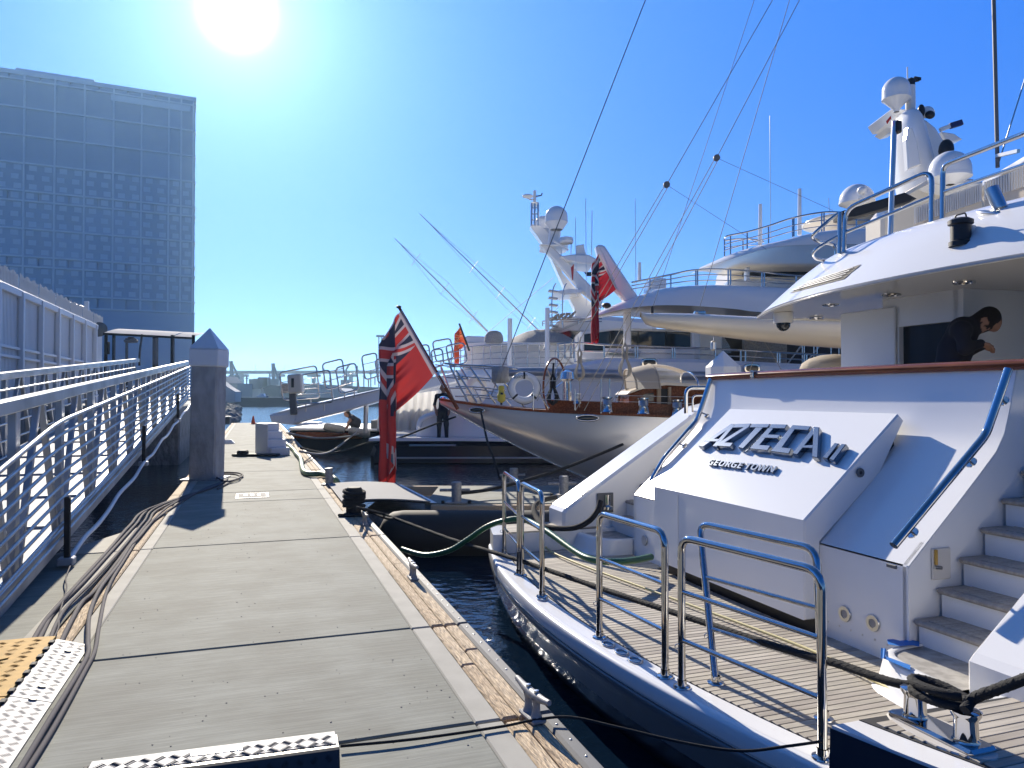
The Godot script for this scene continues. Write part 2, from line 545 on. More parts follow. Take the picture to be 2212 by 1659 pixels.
var joints := [-2.5, 1.4, 3.53, 5.10, 8.63, 12.0, 13.2, 16.7, 20.2, 22.6, 26.0, 29.5, 33.0, 36.5, 40.0, 43.5, 47.0]
func dock() -> void:
	FR = DOCK
	var o := thing("dock", Vector3(0, 0, -20), "long grey concrete floating dock with timber edges", "", "", "structure")
	for i in joints.size() - 1:
		var a: float = joints[i] + 0.012
		var b: float = joints[i + 1] - 0.012
		var zc := -(a + b) * 0.5
		var L := b - a
		pbox("slab", Vector3(0.015, 0.52, zc), Vector3(2.03, 0.16, L), M.concrete, o, 0.008)
		for e in [[-1.06, 0.12], [1.10, 0.14]]:
			pbox("edge_strip", Vector3(e[0], 0.517, zc), Vector3(e[1] - 0.006, 0.16, L), M.concrete_edge, o, 0.008)
		# timber walers, two boards on the right and one on the left
		for e in [[1.216, 0.088], [1.309, 0.088]]:
			for h in 2:
				var aa := a + L * 0.5 * h + (0.25 if e[0] > 1.25 and h == 1 else 0.0)
				var bb := (b if h == 1 else a + L * 0.5 + (0.25 if e[0] > 1.25 else 0.0)) - 0.01
				pbox("plank", Vector3(e[0], 0.508 + rng.randf_range(-0.004, 0.004), -(aa + bb) * 0.5), Vector3(e[1], 0.18, bb - aa), M.timber if rng.randf() < 0.75 else M.timber_red, o, 0.012)
		pbox("plank", Vector3(-1.20, 0.508, zc), Vector3(0.14, 0.17, L), M.timber_red if i < 5 else M.timber, o, 0.012)
		pbox("rubber_strip", Vector3(1.40, 0.50, zc), Vector3(0.085, 0.2, L + 0.01), M.rubber_grey, o, 0.015)
		if a < 15.0:
			var sc := MB.new()
			var z := a + 0.1
			while z < b:
				sc.ball(Vector3(1.40, 0.601, -z), Vector3(0.007, 0.004, 0.007), 6)
				z += 0.17
			tag(obj("screw_head", sc, M.steel, o), "", "", "", "stuff")
		pbox("float", Vector3(0.05, 0.16, zc), Vector3(2.5, 0.55, L - 0.3), M.concrete_dark, o)
	# landing float under the foot of the gangway
	var lf := MB.new()
	lf.prism(pv([-1.285, 2.5, -1.285, 8.6, -3.4, 8.6, -3.4, 2.5]), 0.15, Transform3D(Basis(Vector3.RIGHT, Vector3.FORWARD, Vector3.UP), Vector3(0, 0.44, 0)), 0.008)
	obj("landing_slab", lf, M.concrete, o)
	pbox("landing_edge", Vector3(-1.37, 0.5, 0), Vector3(0.15, 0.19, 17.2), M.concrete_edge, o, 0.008)
	var kn := MB.new()
	kn.prism(pv([-1.285, 8.64, -1.285, 10.3, -1.95, 8.64]), 0.15, Transform3D(Basis(Vector3.RIGHT, Vector3.FORWARD, Vector3.UP), Vector3(0, 0.44, 0)), 0.01)
	obj("corner_bracket", kn, M.concrete_edge, o)
	var grit := MB.new()
	for i in 420:
		var gs := 1.5 + 12.0 * pow(rng.randf(), 2.0)
		var r := rng.randf_range(0.0015, 0.0042)
		grit.box(Vector3(rng.randf_range(-0.98, 1.0), 0.6 + r * 0.3, -gs), Vector3(r * 2, r, r * 1.4), Basis(Vector3.UP, rng.randf() * 3.0))
	tag(obj("grit", grit, M.rock, o), "", "", "", "stuff")
	# utility hatch let into the slab
	var hc := fd(gp(545, 1071, 0.6))
	pbox("hatch_frame", Vector3(hc.x, 0.603, hc.z), Vector3(0.50, 0.012, 0.62), M.galvanised, o, 0.004)
	var hl := pbox("hatch_lid", Vector3(hc.x, 0.607, hc.z), Vector3(0.42, 0.012, 0.52), M.concrete_dark, o, 0.004)
	for k in 3:
		pbox("lifting_slot", Vector3(hc.x - 0.1 + 0.1 * k, 0.614, hc.z), Vector3(0.05, 0.006, 0.2), M.galvanised, hl)
	FR = Transform3D.IDENTITY

func cleat(px: float, py: float, label: String, turn := 0.0) -> void:
	FR = DOCK
	var b := fd(gp(px, py, 0.6))
	var o := thing("dock_cleat", b, label, "cleat", "galvanised cleats along the timber edge")
	o.rotate_y(turn)
	var m := MB.new()
	m.box(b + Vector3(0, 0.012, 0), Vector3(0.075, 0.022, 0.17), Basis.IDENTITY, 0.006)
	obj("base_plate", m, M.galvanised, o)
	for s in [-1, 1]:
		plathe("leg", [Vector2(0.032, 0.02), Vector2(0.02, 0.05), Vector2(0.018, 0.085), Vector2(0.026, 0.115)], Transform3D(Basis.IDENTITY, b + Vector3(0, 0, 0.045 * s)), M.galvanised, o, 10)
	ptube("horn", line([b + Vector3(0, 0.142, -0.18), b + Vector3(0, 0.128, -0.09), b + Vector3(0, 0.122, 0), b + Vector3(0, 0.128, 0.09), b + Vector3(0, 0.142, 0.18)], 4), [0.013, 0.015, 0.016, 0.018, 0.02, 0.022, 0.023, 0.024, 0.024, 0.024, 0.023, 0.022, 0.02, 0.018, 0.016, 0.015, 0.013], M.galvanised, o, 10)
	for s in [-1, 1]:
		plathe("bolt", [Vector2(0.013, 0.14), Vector2(0.013, 0.155), Vector2(0, 0.157)], Transform3D(Basis.IDENTITY, b + Vector3(0, 0, 0.045 * s)), M.steel, o, 6)
	FR = Transform3D.IDENTITY

func tread(m: MB, o: Vector3, ax: Vector3, ay: Vector3, w: float, l: float, cell: float, size: float, up: Vector3, rise := 0.16) -> void:
	# diamond plate: clusters of five raised bars, turned by turns
	var ni := int(w / cell)
	var nj := int(l / cell)
	for i in ni:
		for j in nj:
			var c := o + ax * ((i + 0.5) * w / ni) + ay * ((j + 0.5) * l / nj)
			var d := (ax + ay).normalized() if (i + j) % 2 == 0 else (ax - ay).normalized()
			var e := d.cross(up).normalized()
			for k in 5:
				var q := c + e * (k - 2) * size * 0.42
				var a := q - d * size
				var b := q + d * size
				var t := q + up * size * rise
				var s := e * size * 0.115
				m.tri(a, q + s, t); m.tri(q + s, b, t); m.tri(b, q - s, t); m.tri(q - s, a, t)

func dock_things() -> void:
	FR = DOCK
	# concrete pile that the dock rides on
	var pb := fd(gp(444, 1034, 0.6)) + Vector3(0, -0.6, 0)
	var pc := Basis(Vector3.UP, -0.33)
	var tilt := Basis(Vector3.BACK, -0.015)
	var o := thing("mooring_pile", pb, "square grey concrete pile with white pointed cap standing in the dock", "mooring pile", "mooring piles")
	pbox("shaft", pb + Vector3(0.02, 0.6, 0), Vector3(0.50, 4.4, 0.50), M.pile, o, 0.03, tilt * pc)
	pbox("cap_collar", pb + Vector3(0.055, 2.93, 0), Vector3(0.56, 0.34, 0.56), M.white_matt, o, 0.02, tilt * pc)
	var cm := MB.new()
	cm.lathe([Vector2(0.40, 0), Vector2(0.0, 0.42)], Transform3D(tilt * pc * Basis(Vector3.UP, PI / 4), pb + Vector3(0.055, 3.1, 0)), 4)
	var flat := MB.new()
	for i in range(0, cm.v.size(), 3):
		if not cm.v[i].is_equal_approx(cm.v[i + 1]) and not cm.v[i + 1].is_equal_approx(cm.v[i + 2]) and not cm.v[i].is_equal_approx(cm.v[i + 2]):
			flat.tri(cm.v[i], cm.v[i + 1], cm.v[i + 2])
	obj("cap_pyramid", flat, M.white_matt, o)
	pbox("pile_collar", Vector3(pb.x, 0.59, pb.z), Vector3(0.72, 0.06, 0.72), M.galvanised, o, 0.01, pc)
	# cleats
	cleat(788, 1134, "small galvanised cleat nearest the rope wrapped bollard on the timber edge", 0.06)
	cleat(892, 1251, "middle galvanised cleat on the timber edge of the dock")
	cleat(1150, 1552, "nearest galvanised cleat with a black line led past it", 0.1)
	FR = DOCK
	# cable protector ramps at the left edge
	var yr := thing("cable_ramp", Vector3(-1.45, 0.6, -4), "yellow moulded cable ramp lying over the power cables", "cable ramp")
	for k in 2:
		var a := 2.0 if k == 0 else 4.46
		var b := 4.45 if k == 0 else 5.47
		var pr := MB.new()
		pr.prism(pv([-1.19, 0.602, -1.19, 0.668, -1.28, 0.672, -1.70, 0.672, -2.0, 0.602]), b - a, Transform3D(Basis.IDENTITY, Vector3(0, 0, -b)), 0.004)
		var seg := obj("ramp_segment", pr, M.yellow, yr)
		var tm := MB.new()
		tread(tm, Vector3(-1.24, 0.672, -b + 0.05), Vector3(-0.5, 0, 0), Vector3(0, 0, b - a - 0.1), 1.0, 1.0, 0.135, 0.03, Vector3.UP)
		# scaled clusters laid out over the lid
		tm = MB.new()
		tread(tm, Vector3(-1.23, 0.672, -b + 0.04), Vector3.LEFT, Vector3.BACK, 0.46, b - a - 0.08, 0.077, 0.025, Vector3.UP, 0.1)
		tag(obj("tread_bar", tm, M.yellow_dark, seg), "", "", "", "stuff")
		for q in 2:
			pbox("lid_panel", Vector3(-1.47, 0.676, -b + 0.3 + q * 0.55), Vector3(0.13, 0.006, 0.3), M.yellow, seg, 0.002, Basis(Vector3.UP, 0.5 * (1 - q)))
	var wr := thing("edge_ramp", Vector3(-1.1, 0.6, -4), "white aluminium checker plate wedge beside the yellow cable ramp", "ramp plate")
	for k in 2:
		var a := 2.0 if k == 0 else 4.46
		var b := 4.45 if k == 0 else 5.40
		var pr := MB.new()
		pr.prism(pv([-0.985, 0.602, -0.985, 0.61, -1.16, 0.664, -1.175, 0.664, -1.175, 0.602]), b - a, Transform3D(Basis.IDENTITY, Vector3(0, 0, -b)))
		var seg := obj("plate", pr, M.plate_white, wr)
		var tm := MB.new()
		var sl := Vector3(0.175, -0.054, 0).normalized()
		tread(tm, Vector3(-1.155, 0.663, -b + 0.02), sl, Vector3.BACK, 0.165, b - a - 0.04, 0.055, 0.021, Vector3(0.29, 0.95, 0).normalized(), 0.07)
		tag(obj("tread_bar", tm, M.plate_mark, seg), "", "", "", "stuff")
		var nt := int((b - a) / 0.13)
		for i in nt:
			pbox("hinge_tooth", Vector3(-1.183, 0.668, -a - (i + 0.5) * (b - a) / nt), Vector3(0.03, 0.018, 0.055), M.rubber, wr, 0.004)
	for q in [[145, 1405], [89, 1486], [69, 1523]]:
		var hp := zt(q[0] + 2.0, q[1], -1.07)
		plathe("bolt_hole", [Vector2(0.0, 0.004), Vector2(0.02, 0.003), Vector2(0.021, 0.0)], Transform3D(Basis(Vector3.BACK, -0.3), Vector3(-1.07, 0.641, hp.z)), M.black, wr, 12)
	# black checker plate cover across the dock
	var bc := thing("cable_cover", Vector3(-0.13, 0.6, -3.3), "black checker plate cable cover lying across the dock in the foreground", "cable cover")
	var sk := Basis(Vector3.UP, -0.045)
	var cp := MB.new()
	cp.prism(pv([-0.13, 0.0, -0.075, 0.115, -0.06, 0.12, 0.06, 0.12, 0.075, 0.115, 0.11, 0.0]), 0.97, Transform3D(sk * Basis(Vector3.FORWARD, Vector3.UP, Vector3.RIGHT), Vector3(-0.62, 0.602, -3.33) ), 0.003)
	obj("cover", cp, M.plate_dark, bc)
	pbox("top_sheen", Vector3(-0.138, 0.7238, -3.335), Vector3(0.955, 0.003, 0.122), M.plate_white, bc, 0.001, sk)  # pale sheet paints the bright sheen on top of the black plate
	var tb := MB.new()
	tread(tb, Vector3(-0.60, 0.7257, -3.385) , sk * Vector3.RIGHT, sk * Vector3.BACK, 0.93, 0.105, 0.052, 0.021, Vector3.UP, 0.14)
	tag(obj("tread_bar", tb, M.rubber, bc), "", "", "", "stuff")  # darker bars paint the shadow marks of the treads
	var tf := MB.new()
	var fs := Vector3(0, -0.115, 0.055).normalized()
	tread(tf, Vector3(-0.60, 0.715, -3.252), sk * Vector3.RIGHT, fs, 0.93, 0.11, 0.055, 0.014, Vector3(0, 0.43, 0.9).normalized())
	tag(obj("front_tread_bar", tf, M.plate_dark, bc), "", "", "", "stuff")
	pbox("maker_plate", Vector3(-0.14, 0.7268, -3.345), Vector3(0.2, 0.003, 0.035), M.steel, bc, 0.001, sk)
	pbox("end_cap", Vector3(-0.632, 0.66, -3.32), Vector3(0.02, 0.1, 0.2), M.rubber, bc, 0.004)
	FR = Transform3D.IDENTITY
	# power cables that run beside the timber
	var cz := [
		[1030, 0, 870, 120, 740, 310, 640, 480, 590, 690, 562, 850, 505, 970, 330, 1290, 150, 1580, 20, 1780],
		[990, 5, 815, 190, 770, 235, 700, 345, 590, 490, 530, 640, 520, 800, 508, 905, 290, 1270, 105, 1580, -30, 1780],
		[950, 10, 880, 90, 780, 215, 690, 335, 560, 500, 480, 575, 405, 710, 345, 830, 250, 960],
		[935, 0, 850, 90, 720, 250, 560, 430, 400, 590, 330, 700, 275, 840, 180, 980],
		[915, 0, 800, 110, 690, 230, 500, 440, 330, 610, 250, 750, 200, 850, 100, 1000],
		[890, 10, 770, 110, 640, 260, 450, 470, 280, 660, 190, 800, 130, 880, 20, 1020]]
	var lb := ["outermost grey power cable lying nearest the middle of the dock", "grey power cable just inside the outermost one, kinked beside the white ramp", "grey power cable that runs under the white ramp edge", "grey power cable fourth in from the dock's middle", "grey power cable fifth in from the dock's middle", "grey power cable nearest the gangway, on the timber"]
	for i in cz.size():
		var p := []
		# the far end lies coiled round the foot of the pile
		for e in [[472 + i * 4, 1044 - i * 2], [440 + i * 5, 1056 - i]]:
			p.append(gp(e[0], e[1], 0.62))
		for k in range(0, cz[i].size(), 2):
			p.append(gp(cz[i][k] * 0.3647, 1094.4 + cz[i][k + 1] * 0.3647, 0.615 + 0.012 * (i % 2)))
		tag(ptube("power_cable", line(p, 6), 0.0135 + 0.0015 * (i % 3), M.cable_grey, null, 8), lb[i], "cable", "power cables along the left edge of the dock")
	var lp := []
	for q in [[470, 1056], [500, 1040], [524, 1029], [515, 1022], [480, 1021], [468, 1030], [490, 1040], [518, 1032], [508, 1025], [476, 1024]]:
		lp.append(gp(q[0], q[1], 0.62 + 0.004 * lp.size()))
	tag(ptube("cable_coil", line(lp, 6), 0.016, M.cable_grey), "loops of black cable lying beside the foot of the pile", "cable")
	var th := []
	for q in [[425, 330], [390, 420], [395, 480], [370, 570], [350, 650], [345, 720], [310, 800], [320, 825]]:
		th.append(gp(q[0] * 0.3647, 1094.4 + q[1] * 0.3647, 0.63))
	tag(ptube("trailing_string", line(th, 5), 0.006, M.cable_grey), "thin grey cord wandering over the bundle of power cables", "cord")
	# boarding steps, cone and oddments further down the dock
	var sb := gp(627, 983, 0.6)
	var back := Vector3(-0.61, 0, -0.79)
	var side := Vector3(-0.79, 0, 0.61)
	FR = Transform3D(Basis(side, Vector3.UP, -back), sb)
	var st := thing("boarding_steps", Vector3(0.25, 0, -0.5), "white four step boarding stair standing on the dock", "steps")
	for k in 4:
		var f0 := 0.27 * k
		pbox("step", Vector3(0.26, 0.105 + 0.21 * k, -(f0 + 1.2) * 0.5), Vector3(0.5, 0.206, 1.2 - f0), M.white_matt, st, 0.01)
	pbox("side_panel", Vector3(0.525, 0.42, -0.72), Vector3(0.03, 0.84, 0.98), M.white_matt, st, 0.005)
	FR = Transform3D.IDENTITY
	var mp := MB.new()
	var mc := gp(553, 985, 0.61)
	mp.box(mc + Vector3(0, 0.03, 0), Vector3(1.2, 0.06, 0.3), Basis.IDENTITY, 0.02)
	mp.box(mc + Vector3(-0.35, 0.09, 0), Vector3(0.25, 0.12, 0.25), Basis.IDENTITY, 0.03)
	tag(obj("rubber_mat", mp, M.rubber), "black rubber mat bunched at the foot of the boarding steps", "mat")
	var cb := gp(547, 916, 0.6)
	var cn := thing("traffic_cone", cb, "small orange traffic cone near the far end of the dock", "cone")
	plathe("cone", [Vector2(0.13, 0.02), Vector2(0.03, 0.46), Vector2(0, 0.46)], Transform3D(Basis.IDENTITY, cb), M.orange, cn, 14)
	pbox("foot", cb + Vector3(0, 0.012, 0), Vector3(0.34, 0.024, 0.34), M.orange, cn, 0.01)
	for q in [[492, 905, "white power pedestal at the left edge of the far dock"], [494, 930, "coil of white hose on the far dock's left edge"]]:
		if q[1] == 905:
			var b := gp(q[0], 916, 0.6)
			var pd := thing("power_pedestal", b, q[2], "pedestal")
			pbox("body", b + Vector3(0, 0.2, 0), Vector3(0.3, 0.4, 0.3), M.rubber_grey, pd, 0.03)
			pbox("lid", b + Vector3(0, 0.42, 0), Vector3(0.34, 0.05, 0.34), M.white_matt, pd, 0.015)
		else:
			var b := gp(487, 957, 0.62)
			var m := MB.new()
			for k in 4:
				var cp2 := PackedVector3Array()
				for j in 20:
					cp2.append(b + Vector3(cos(TAU * j / 20) * (0.28 - 0.03 * k), 0.03 * k, sin(TAU * j / 20) * (0.28 - 0.03 * k)))
				m.tube(cp2, 0.018, 6, true)
			tag(obj("hose_coil", m, M.white_matt), q[2], "hose")

func gh_top(s: float) -> float: return 2.156 + 0.0625 * (s - 6.34)
func gh_bot(s: float) -> float: return 0.575 + 0.093 * (s - 6.34)
func gh_rail(s: float) -> float: return 1.955 + 0.0716 * (s - 7.8) if s > 7.8 else 1.955 - 0.175 * (7.8 - s)
func gangway() -> void:
	FR = DOCK
	var o := thing("gangway", Vector3(-2.6, 0.6, -6), "aluminium truss gangway with side rails climbing from the dock to the quay", "gangway")
	var s0 := 5.0
	var s1 := 22.6
	for w in [[-1.78, s1], [-3.42, 25.6]]:
		var t: float = w[0]
		var e: float = w[1]
		pbar("top_chord", Vector3(t, gh_top(s0) - 0.055, -s0), Vector3(t, gh_top(e) - 0.055, -e), 0.09, 0.11, M.aluminium, o, 0.01)
		pbar("bottom_chord", Vector3(t, gh_bot(s0) + 0.09, -s0), Vector3(t, gh_bot(e) + 0.09, -e), 0.09, 0.18, M.aluminium, o, 0.01)
		var k := 0
		var s := s0 + 0.35
		while s < e - 0.4:
			pbar("upright", Vector3(t, gh_bot(s) + 0.17, -s), Vector3(t, gh_top(s) - 0.1, -s), 0.06, 0.115, M.aluminium, o, 0.006)
			var s2 := minf(s + 1.45, e - 0.1)
			var mid := (s + s2) * 0.5
			for q in [s + 0.12, s2 - 0.12]:
				pbar("brace", Vector3(t, gh_bot(q) + 0.17, -q), Vector3(t, gh_top(mid) - 0.1, -(mid + (-0.07 if q < mid else 0.07))), 0.05, 0.06, M.aluminium, o, 0.005)
			s += 1.45
			k += 1
	# outer rails, one tube above the other
	for i in 10:
		var f := i / 9.4
		var p := []
		for s in [5.0, 6.4, 7.55, 8.05, 12.0, 17.0, s1 - 0.15]:
			p.append(Vector3(-1.70, lerpf(gh_rail(s), gh_bot(s) + 0.10, f), -s))
		ptube("rail", bend(p, 0.3), 0.021 if i == 0 else 0.015, M.aluminium, o, 8)
	for i in 5:
		ptube("inner_rail", two(Vector3(-3.34, gh_top(s0) - 0.25 - 0.24 * i, -s0), Vector3(-3.34, gh_top(25.4) - 0.25 - 0.24 * i, -25.4)), 0.015, M.aluminium, o, 6)
	var dk := MB.new()
	dk.bar(Vector3(-2.6, gh_bot(s0) + 0.12, -s0), Vector3(-2.6, gh_bot(25.6) + 0.12, -25.6), 1.54, 0.05)
	obj("deck", dk, M.plate_white, o)
	for i in 15:
		var s := s0 + 0.6 + i * 1.4
		pbar("tread_cleat", Vector3(-3.3, gh_bot(s) + 0.155, -s), Vector3(-1.9, gh_bot(s) + 0.155, -s), 0.04, 0.02, M.alu_dull, o)
	pbox("foot_block", Vector3(-1.76, 0.68, -5.0), Vector3(0.2, 0.2, 0.5), M.aluminium, o, 0.02)
	for s in [8.0, 13.1, 18.65]:
		pbar("bracket_post", Vector3(-1.655, gh_bot(s) - 0.06, -s), Vector3(-1.655, gh_bot(s) + 0.52, -s), 0.05, 0.05, M.rubber, o, 0.006)
		pbox("bracket_foot", Vector3(-1.66, gh_bot(s) - 0.08, -s), Vector3(0.14, 0.07, 0.14), M.alu_dull, o, 0.01)
	FR = Transform3D.IDENTITY
	FR = DOCK
	var pp := []
	for i in 22:
		var s := 8.0 + i * 0.68
		pp.append(Vector3(-1.64, gh_bot(s) - 0.07 + sin(i * 1.9) * 0.025, -s))
	tag(ptube("conduit", line(pp, 4), 0.024, M.white_matt), "pale conduit slung along the lower edge of the gangway", "pipe")
	FR = Transform3D.IDENTITY

func shore() -> void:
	FR = DOCK
	# quay wall and its pavement
	var q := MB.new()
	q.box(Vector3(-60, 0.6, -60), Vector3(107.6, 2.6, 176), Basis.IDENTITY, 0.05)
	q.box(Vector3(-5, 0.6, -38), Vector3(5.5, 2.6, 24), Basis.IDENTITY, 0.05)
	tag(obj("quay", q, M.concrete_dark), "concrete quay behind the gangway", "", "", "structure")
	# dark timber piles under the quay edge
	for i in 3:
		var s := 13.0 + i * 4.1
		var b := Vector3(-3.9 + 0.12 * i, -0.3, -s)
		tag(plathe("quay_pile", [Vector2(0.2, 0.0), Vector2(0.2, 2.0), Vector2(0, 2.0)], Transform3D(Basis.IDENTITY, b), M.far_dark, null, 12), "round dark pile standing in the water under the quay, %s" % ["nearest of three", "middle of three", "farthest of three"][i], "pile", "piles under the quay")
	# tall pale fence of corrugated panels with a clear spiked top
	var t := -6.5
	var o := thing("fence", Vector3(t, 1.9, -22), "tall pale corrugated security fence with clear top panels along the quay", "fence")
	var s := 6.0
	var rib := MB.new()
	var spikes := MB.new()
	while s < 35.9:
		pbox("post", Vector3(t + 0.08, 3.55, -s), Vector3(0.13, 3.35, 0.16), M.fence, o, 0.01)
		pbar("beam", Vector3(t + 0.02, 5.17, -s), Vector3(t + 0.02, 5.17, -s - 2.13), 0.16, 0.20, M.fence, o, 0.01)
		for h in [3.30, 3.56]:
			pbar("rail", Vector3(t + 0.03, h, -s - 0.08), Vector3(t + 0.03, h, -s - 2.05), 0.09, 0.08, M.fence, o, 0.01)
		pbox("panel", Vector3(t - 0.08, 3.5, -s - 1.07), Vector3(0.03, 3.2, 2.1), M.fence, o)
		pbox("clear_panel", Vector3(t - 0.02, 5.46, -s - 1.07), Vector3(0.015, 0.4, 2.06), M.clear, o)
		var z := s + 0.12
		while z < s + 2.1:
			rib.box(Vector3(t - 0.045, 3.5, -z), Vector3(0.05, 3.2, 0.055))
			spikes.box(Vector3(t + 0.0, 5.5 + 0.04 * sin(z * 9.0), -z), Vector3(0.02, 0.5, 0.03))
			z += 0.125
		s += 2.13
	tag(obj("rib", rib, M.fence, o), "", "", "", "stuff")
	tag(obj("spike", spikes, M.canvas_white, o), "", "", "", "stuff")
	# slim white lamp post and round mirror behind the fence end
	var pb := Vector3(-6.9, 1.9, -36.5)
	var lp := thing("mirror_post", pb, "white post with a lamp arm and round mirror beyond the fence", "post")
	pbox("post", pb + Vector3(0, 2.2, 0), Vector3(0.18, 4.4, 0.18), M.white_matt, lp, 0.02)
	ptube("arm", line([pb + Vector3(0, 4.1, 0), pb + Vector3(-1.4, 4.5, 0), pb + Vector3(-3.0, 4.75, 0)], 4), 0.045, M.steel, lp)
	plathe("mirror", [Vector2(0, 0.06), Vector2(0.2, 0.03), Vector2(0.32, -0.03), Vector2(0.34, -0.05)], Transform3D(Basis(Vector3.RIGHT, 1.3), pb + Vector3(0.5, 3.2, 0.15)), M.rubber_grey, lp, 20)
	FR = Transform3D.IDENTITY
	# shelter with a barrel roof of canvas and clear curtains at the head of the gangway
	var d := 24.2
	var b0 := at(228, 790, d)
	var sh := thing("gate_shelter", Vector3(at(320, 0, d).x, 1.95, -d), "glazed gate shelter with curved cream canvas roof at the top of the gangway", "shelter")
	var rows := []
	for xx in [224.0, 290.0, 360.0, 371.0]:
		var row := PackedVector3Array()
		for j in 9:
			var f := j / 8.0
			var a := at(xx, lerpf(719.0, 729.0, (xx - 224) / 195.0), d)
			row.append(a + Vector3(0.10 * f, 0.22 * sin(f * PI * 0.62), -1.3 * f))
		rows.append(row)
	var cv := MB.new()
	cv.grid(rows)
	obj("canvas_roof", cv, M.canvas_white, sh)
	rows = []
	for xx in [375.0, 400.0, 419.0]:
		var row := PackedVector3Array()
		for j in 9:
			var f := j / 8.0
			var a := at(xx, lerpf(719.0, 729.0, (xx - 224) / 195.0), d)
			row.append(a + Vector3(0.10 * f, 0.22 * sin(f * PI * 0.62), -1.3 * f))
		rows.append(row)
	cv = MB.new()
	cv.grid(rows)
	obj("canvas_roof", cv, M.canvas_white, sh)
	for q2 in [[224, 373], [373, 419]]:
		pbar("roof_beam", at(q2[0], lerpf(721.0, 731.0, (q2[0] - 224) / 195.0), d), at(q2[1], lerpf(721.0, 731.0, (q2[1] - 224) / 195.0), d), 0.06, 0.07, M.rubber, sh)
	for q2 in [[229, 0.0, 0.08], [246, 0.0, 0.07], [320, 0.5, 0.22], [373, 0.0, 0.13], [418, 0.0, 0.08], [231, 1.25, 0.06], [418, 1.25, 0.06]]:
		var a := at(q2[0], 725, d)
		pbar("post", Vector3(a.x, 1.9, -d - q2[1]), Vector3(a.x, a.y + 0.02, -d - q2[1]), 0.08 if q2[2] < 0.2 else 0.1, q2[2], M.rubber, sh, 0.008)
	var cp := line([at(301, 790, d), at(302, 760, d), at(307, 722, d)], 4)
	ptube("bowed_post", cp, 0.035, M.rubber, sh)
	for q2 in [[247, 300], [304, 372], [375, 417]]:
		var cu := []
		for j in 7:
			var row := PackedVector3Array()
			for i in 9:
				var a := at(lerpf(q2[0], q2[1], i / 8.0), lerpf(731, 788, j / 6.0), d)
				row.append(a + Vector3(0, 0, 0.04 + 0.025 * sin(i * 2.1 + j * 0.7)))
			cu.append(row)
		var cm := MB.new()
		cm.grid(cu)
		obj("clear_curtain", cm, M.clear, sh)
	pbox("control_box", at(233, 752, d) + Vector3(0, 0, 0.05), Vector3(0.13, 0.4, 0.12), M.rubber, sh, 0.01)
	plathe("ceiling_lamp", [Vector2(0.0, 0.0), Vector2(0.2, 0.02), Vector2(0.22, 0.08), Vector2(0.08, 0.2), Vector2(0, 0.2)], Transform3D(Basis.IDENTITY, at(283, 741, d + 0.6)), M.rubber, sh, 14)
	# hotel tower
	var cx := at(418, 690, 180)
	var dir := Vector3(-2.17, 0, 1.0).normalized()
	var bas := Basis(-dir, Vector3.UP, (-dir).cross(Vector3.UP))
	FR = Transform3D(bas, Vector3(cx.x, 0, cx.z))
	var tw := thing("hotel_tower", Vector3(-28, 2, 0), "tall glass hotel tower with a pale grid of mullions beyond the fence", "tower")
	var top := 73.8
	pbox("core", Vector3(-33.0, 47.9, -14.2), Vector3(65.8, 51.4, 27.6), M.tower_stone, tw)
	pbox("podium", Vector3(-33.0, 12.0, -14), Vector3(66.4, 20.4, 28.4), M.tower_stone, tw, 0.05)
	pbox("podium_band", Vector3(-33.0, 17.0, 0.3), Vector3(66.0, 0.5, 0.3), M.tower_mullion, tw)
	pbox("parapet", Vector3(-33.0, 74.2, -14), Vector3(66.6, 1.0, 28.6), M.tower_mullion, tw, 0.05)
	pbox("roof_sign_band", Vector3(-9.5, 71.6, 0.35), Vector3(17.0, 1.5, 0.2), M.tower_mullion, tw)
	for rp in [[-14.0, 9.0, 2.2], [-30.0, 16.0, 3.4], [-47.0, 7.0, 2.0]]:
		pbox("roof_plant", Vector3(rp[0], 74.7 + rp[2] * 0.5, -12), Vector3(rp[1], rp[2], 9), M.tower_stone, tw, 0.1)
	var hs := [2.6, 6.2, 2.2, 6.2, 6.2, 2.2, 6.2, 6.2, 6.2, 6.2, 1.2]
	var xs := [-0.3, -3.0, -5.7]
	while xs[-1] > -60.0:
		xs.append(xs[-1] - 5.85)
	var y := 22.2
	var nb := 0
	for r in hs.size():
		for i in xs.size() - 1:
			var half: bool = hs[r] < 3.0
			var L: float = xs[i] - xs[i + 1]
			var n := 2 if half and L > 4.0 else 1
			for k in n:
				var xc: float = xs[i] - L * (k + 0.5) / n
				var win := pbox("window", Vector3(xc, y + hs[r] * 0.5, 0.0), Vector3(L / n - 0.35, hs[r] - 0.35, 0.4), M[["tower_glass", "tower_glass", "tower_glass1", "tower_glass2"][rng.randi_range(0, 3)]], tw)
				if r < 8 and r > 0 and nb < 290:
					var a2 := (2 if L > 4.0 else 1) if not half else 1
					for bx in a2:
						for by in (1 if half else 3):
							if nb < 290:
								nb += 1
								var bw: float = L / n / a2
								pbox("blind", Vector3(xc - L / n * 0.5 + bw * (bx + 0.5) + 0.25 * (1 if (by + r) % 2 == 0 else -1), y + (hs[r] / (1 if half else 3)) * (by + 0.55), 0.215), Vector3(bw * 0.5, (1.25 if half else 1.15), 0.06), M.tower_blind, win)
		pbox("mullion", Vector3(-30.4, y, 0.3), Vector3(60.4, 0.36, 0.5), M.tower_mullion, tw)
		y += hs[r]
	for x in xs:
		pbox("mullion", Vector3(x, 48, 0.32), Vector3(0.36, 51.6, 0.5), M.tower_mullion, tw)
	# the flank towards the harbour
	for k in 7:
		pbox("flank_window", Vector3(0.0, 48, -2.2 - k * 3.9), Vector3(0.3, 51.0, 3.3), M.tower_glass, tw)
	y = 22.2
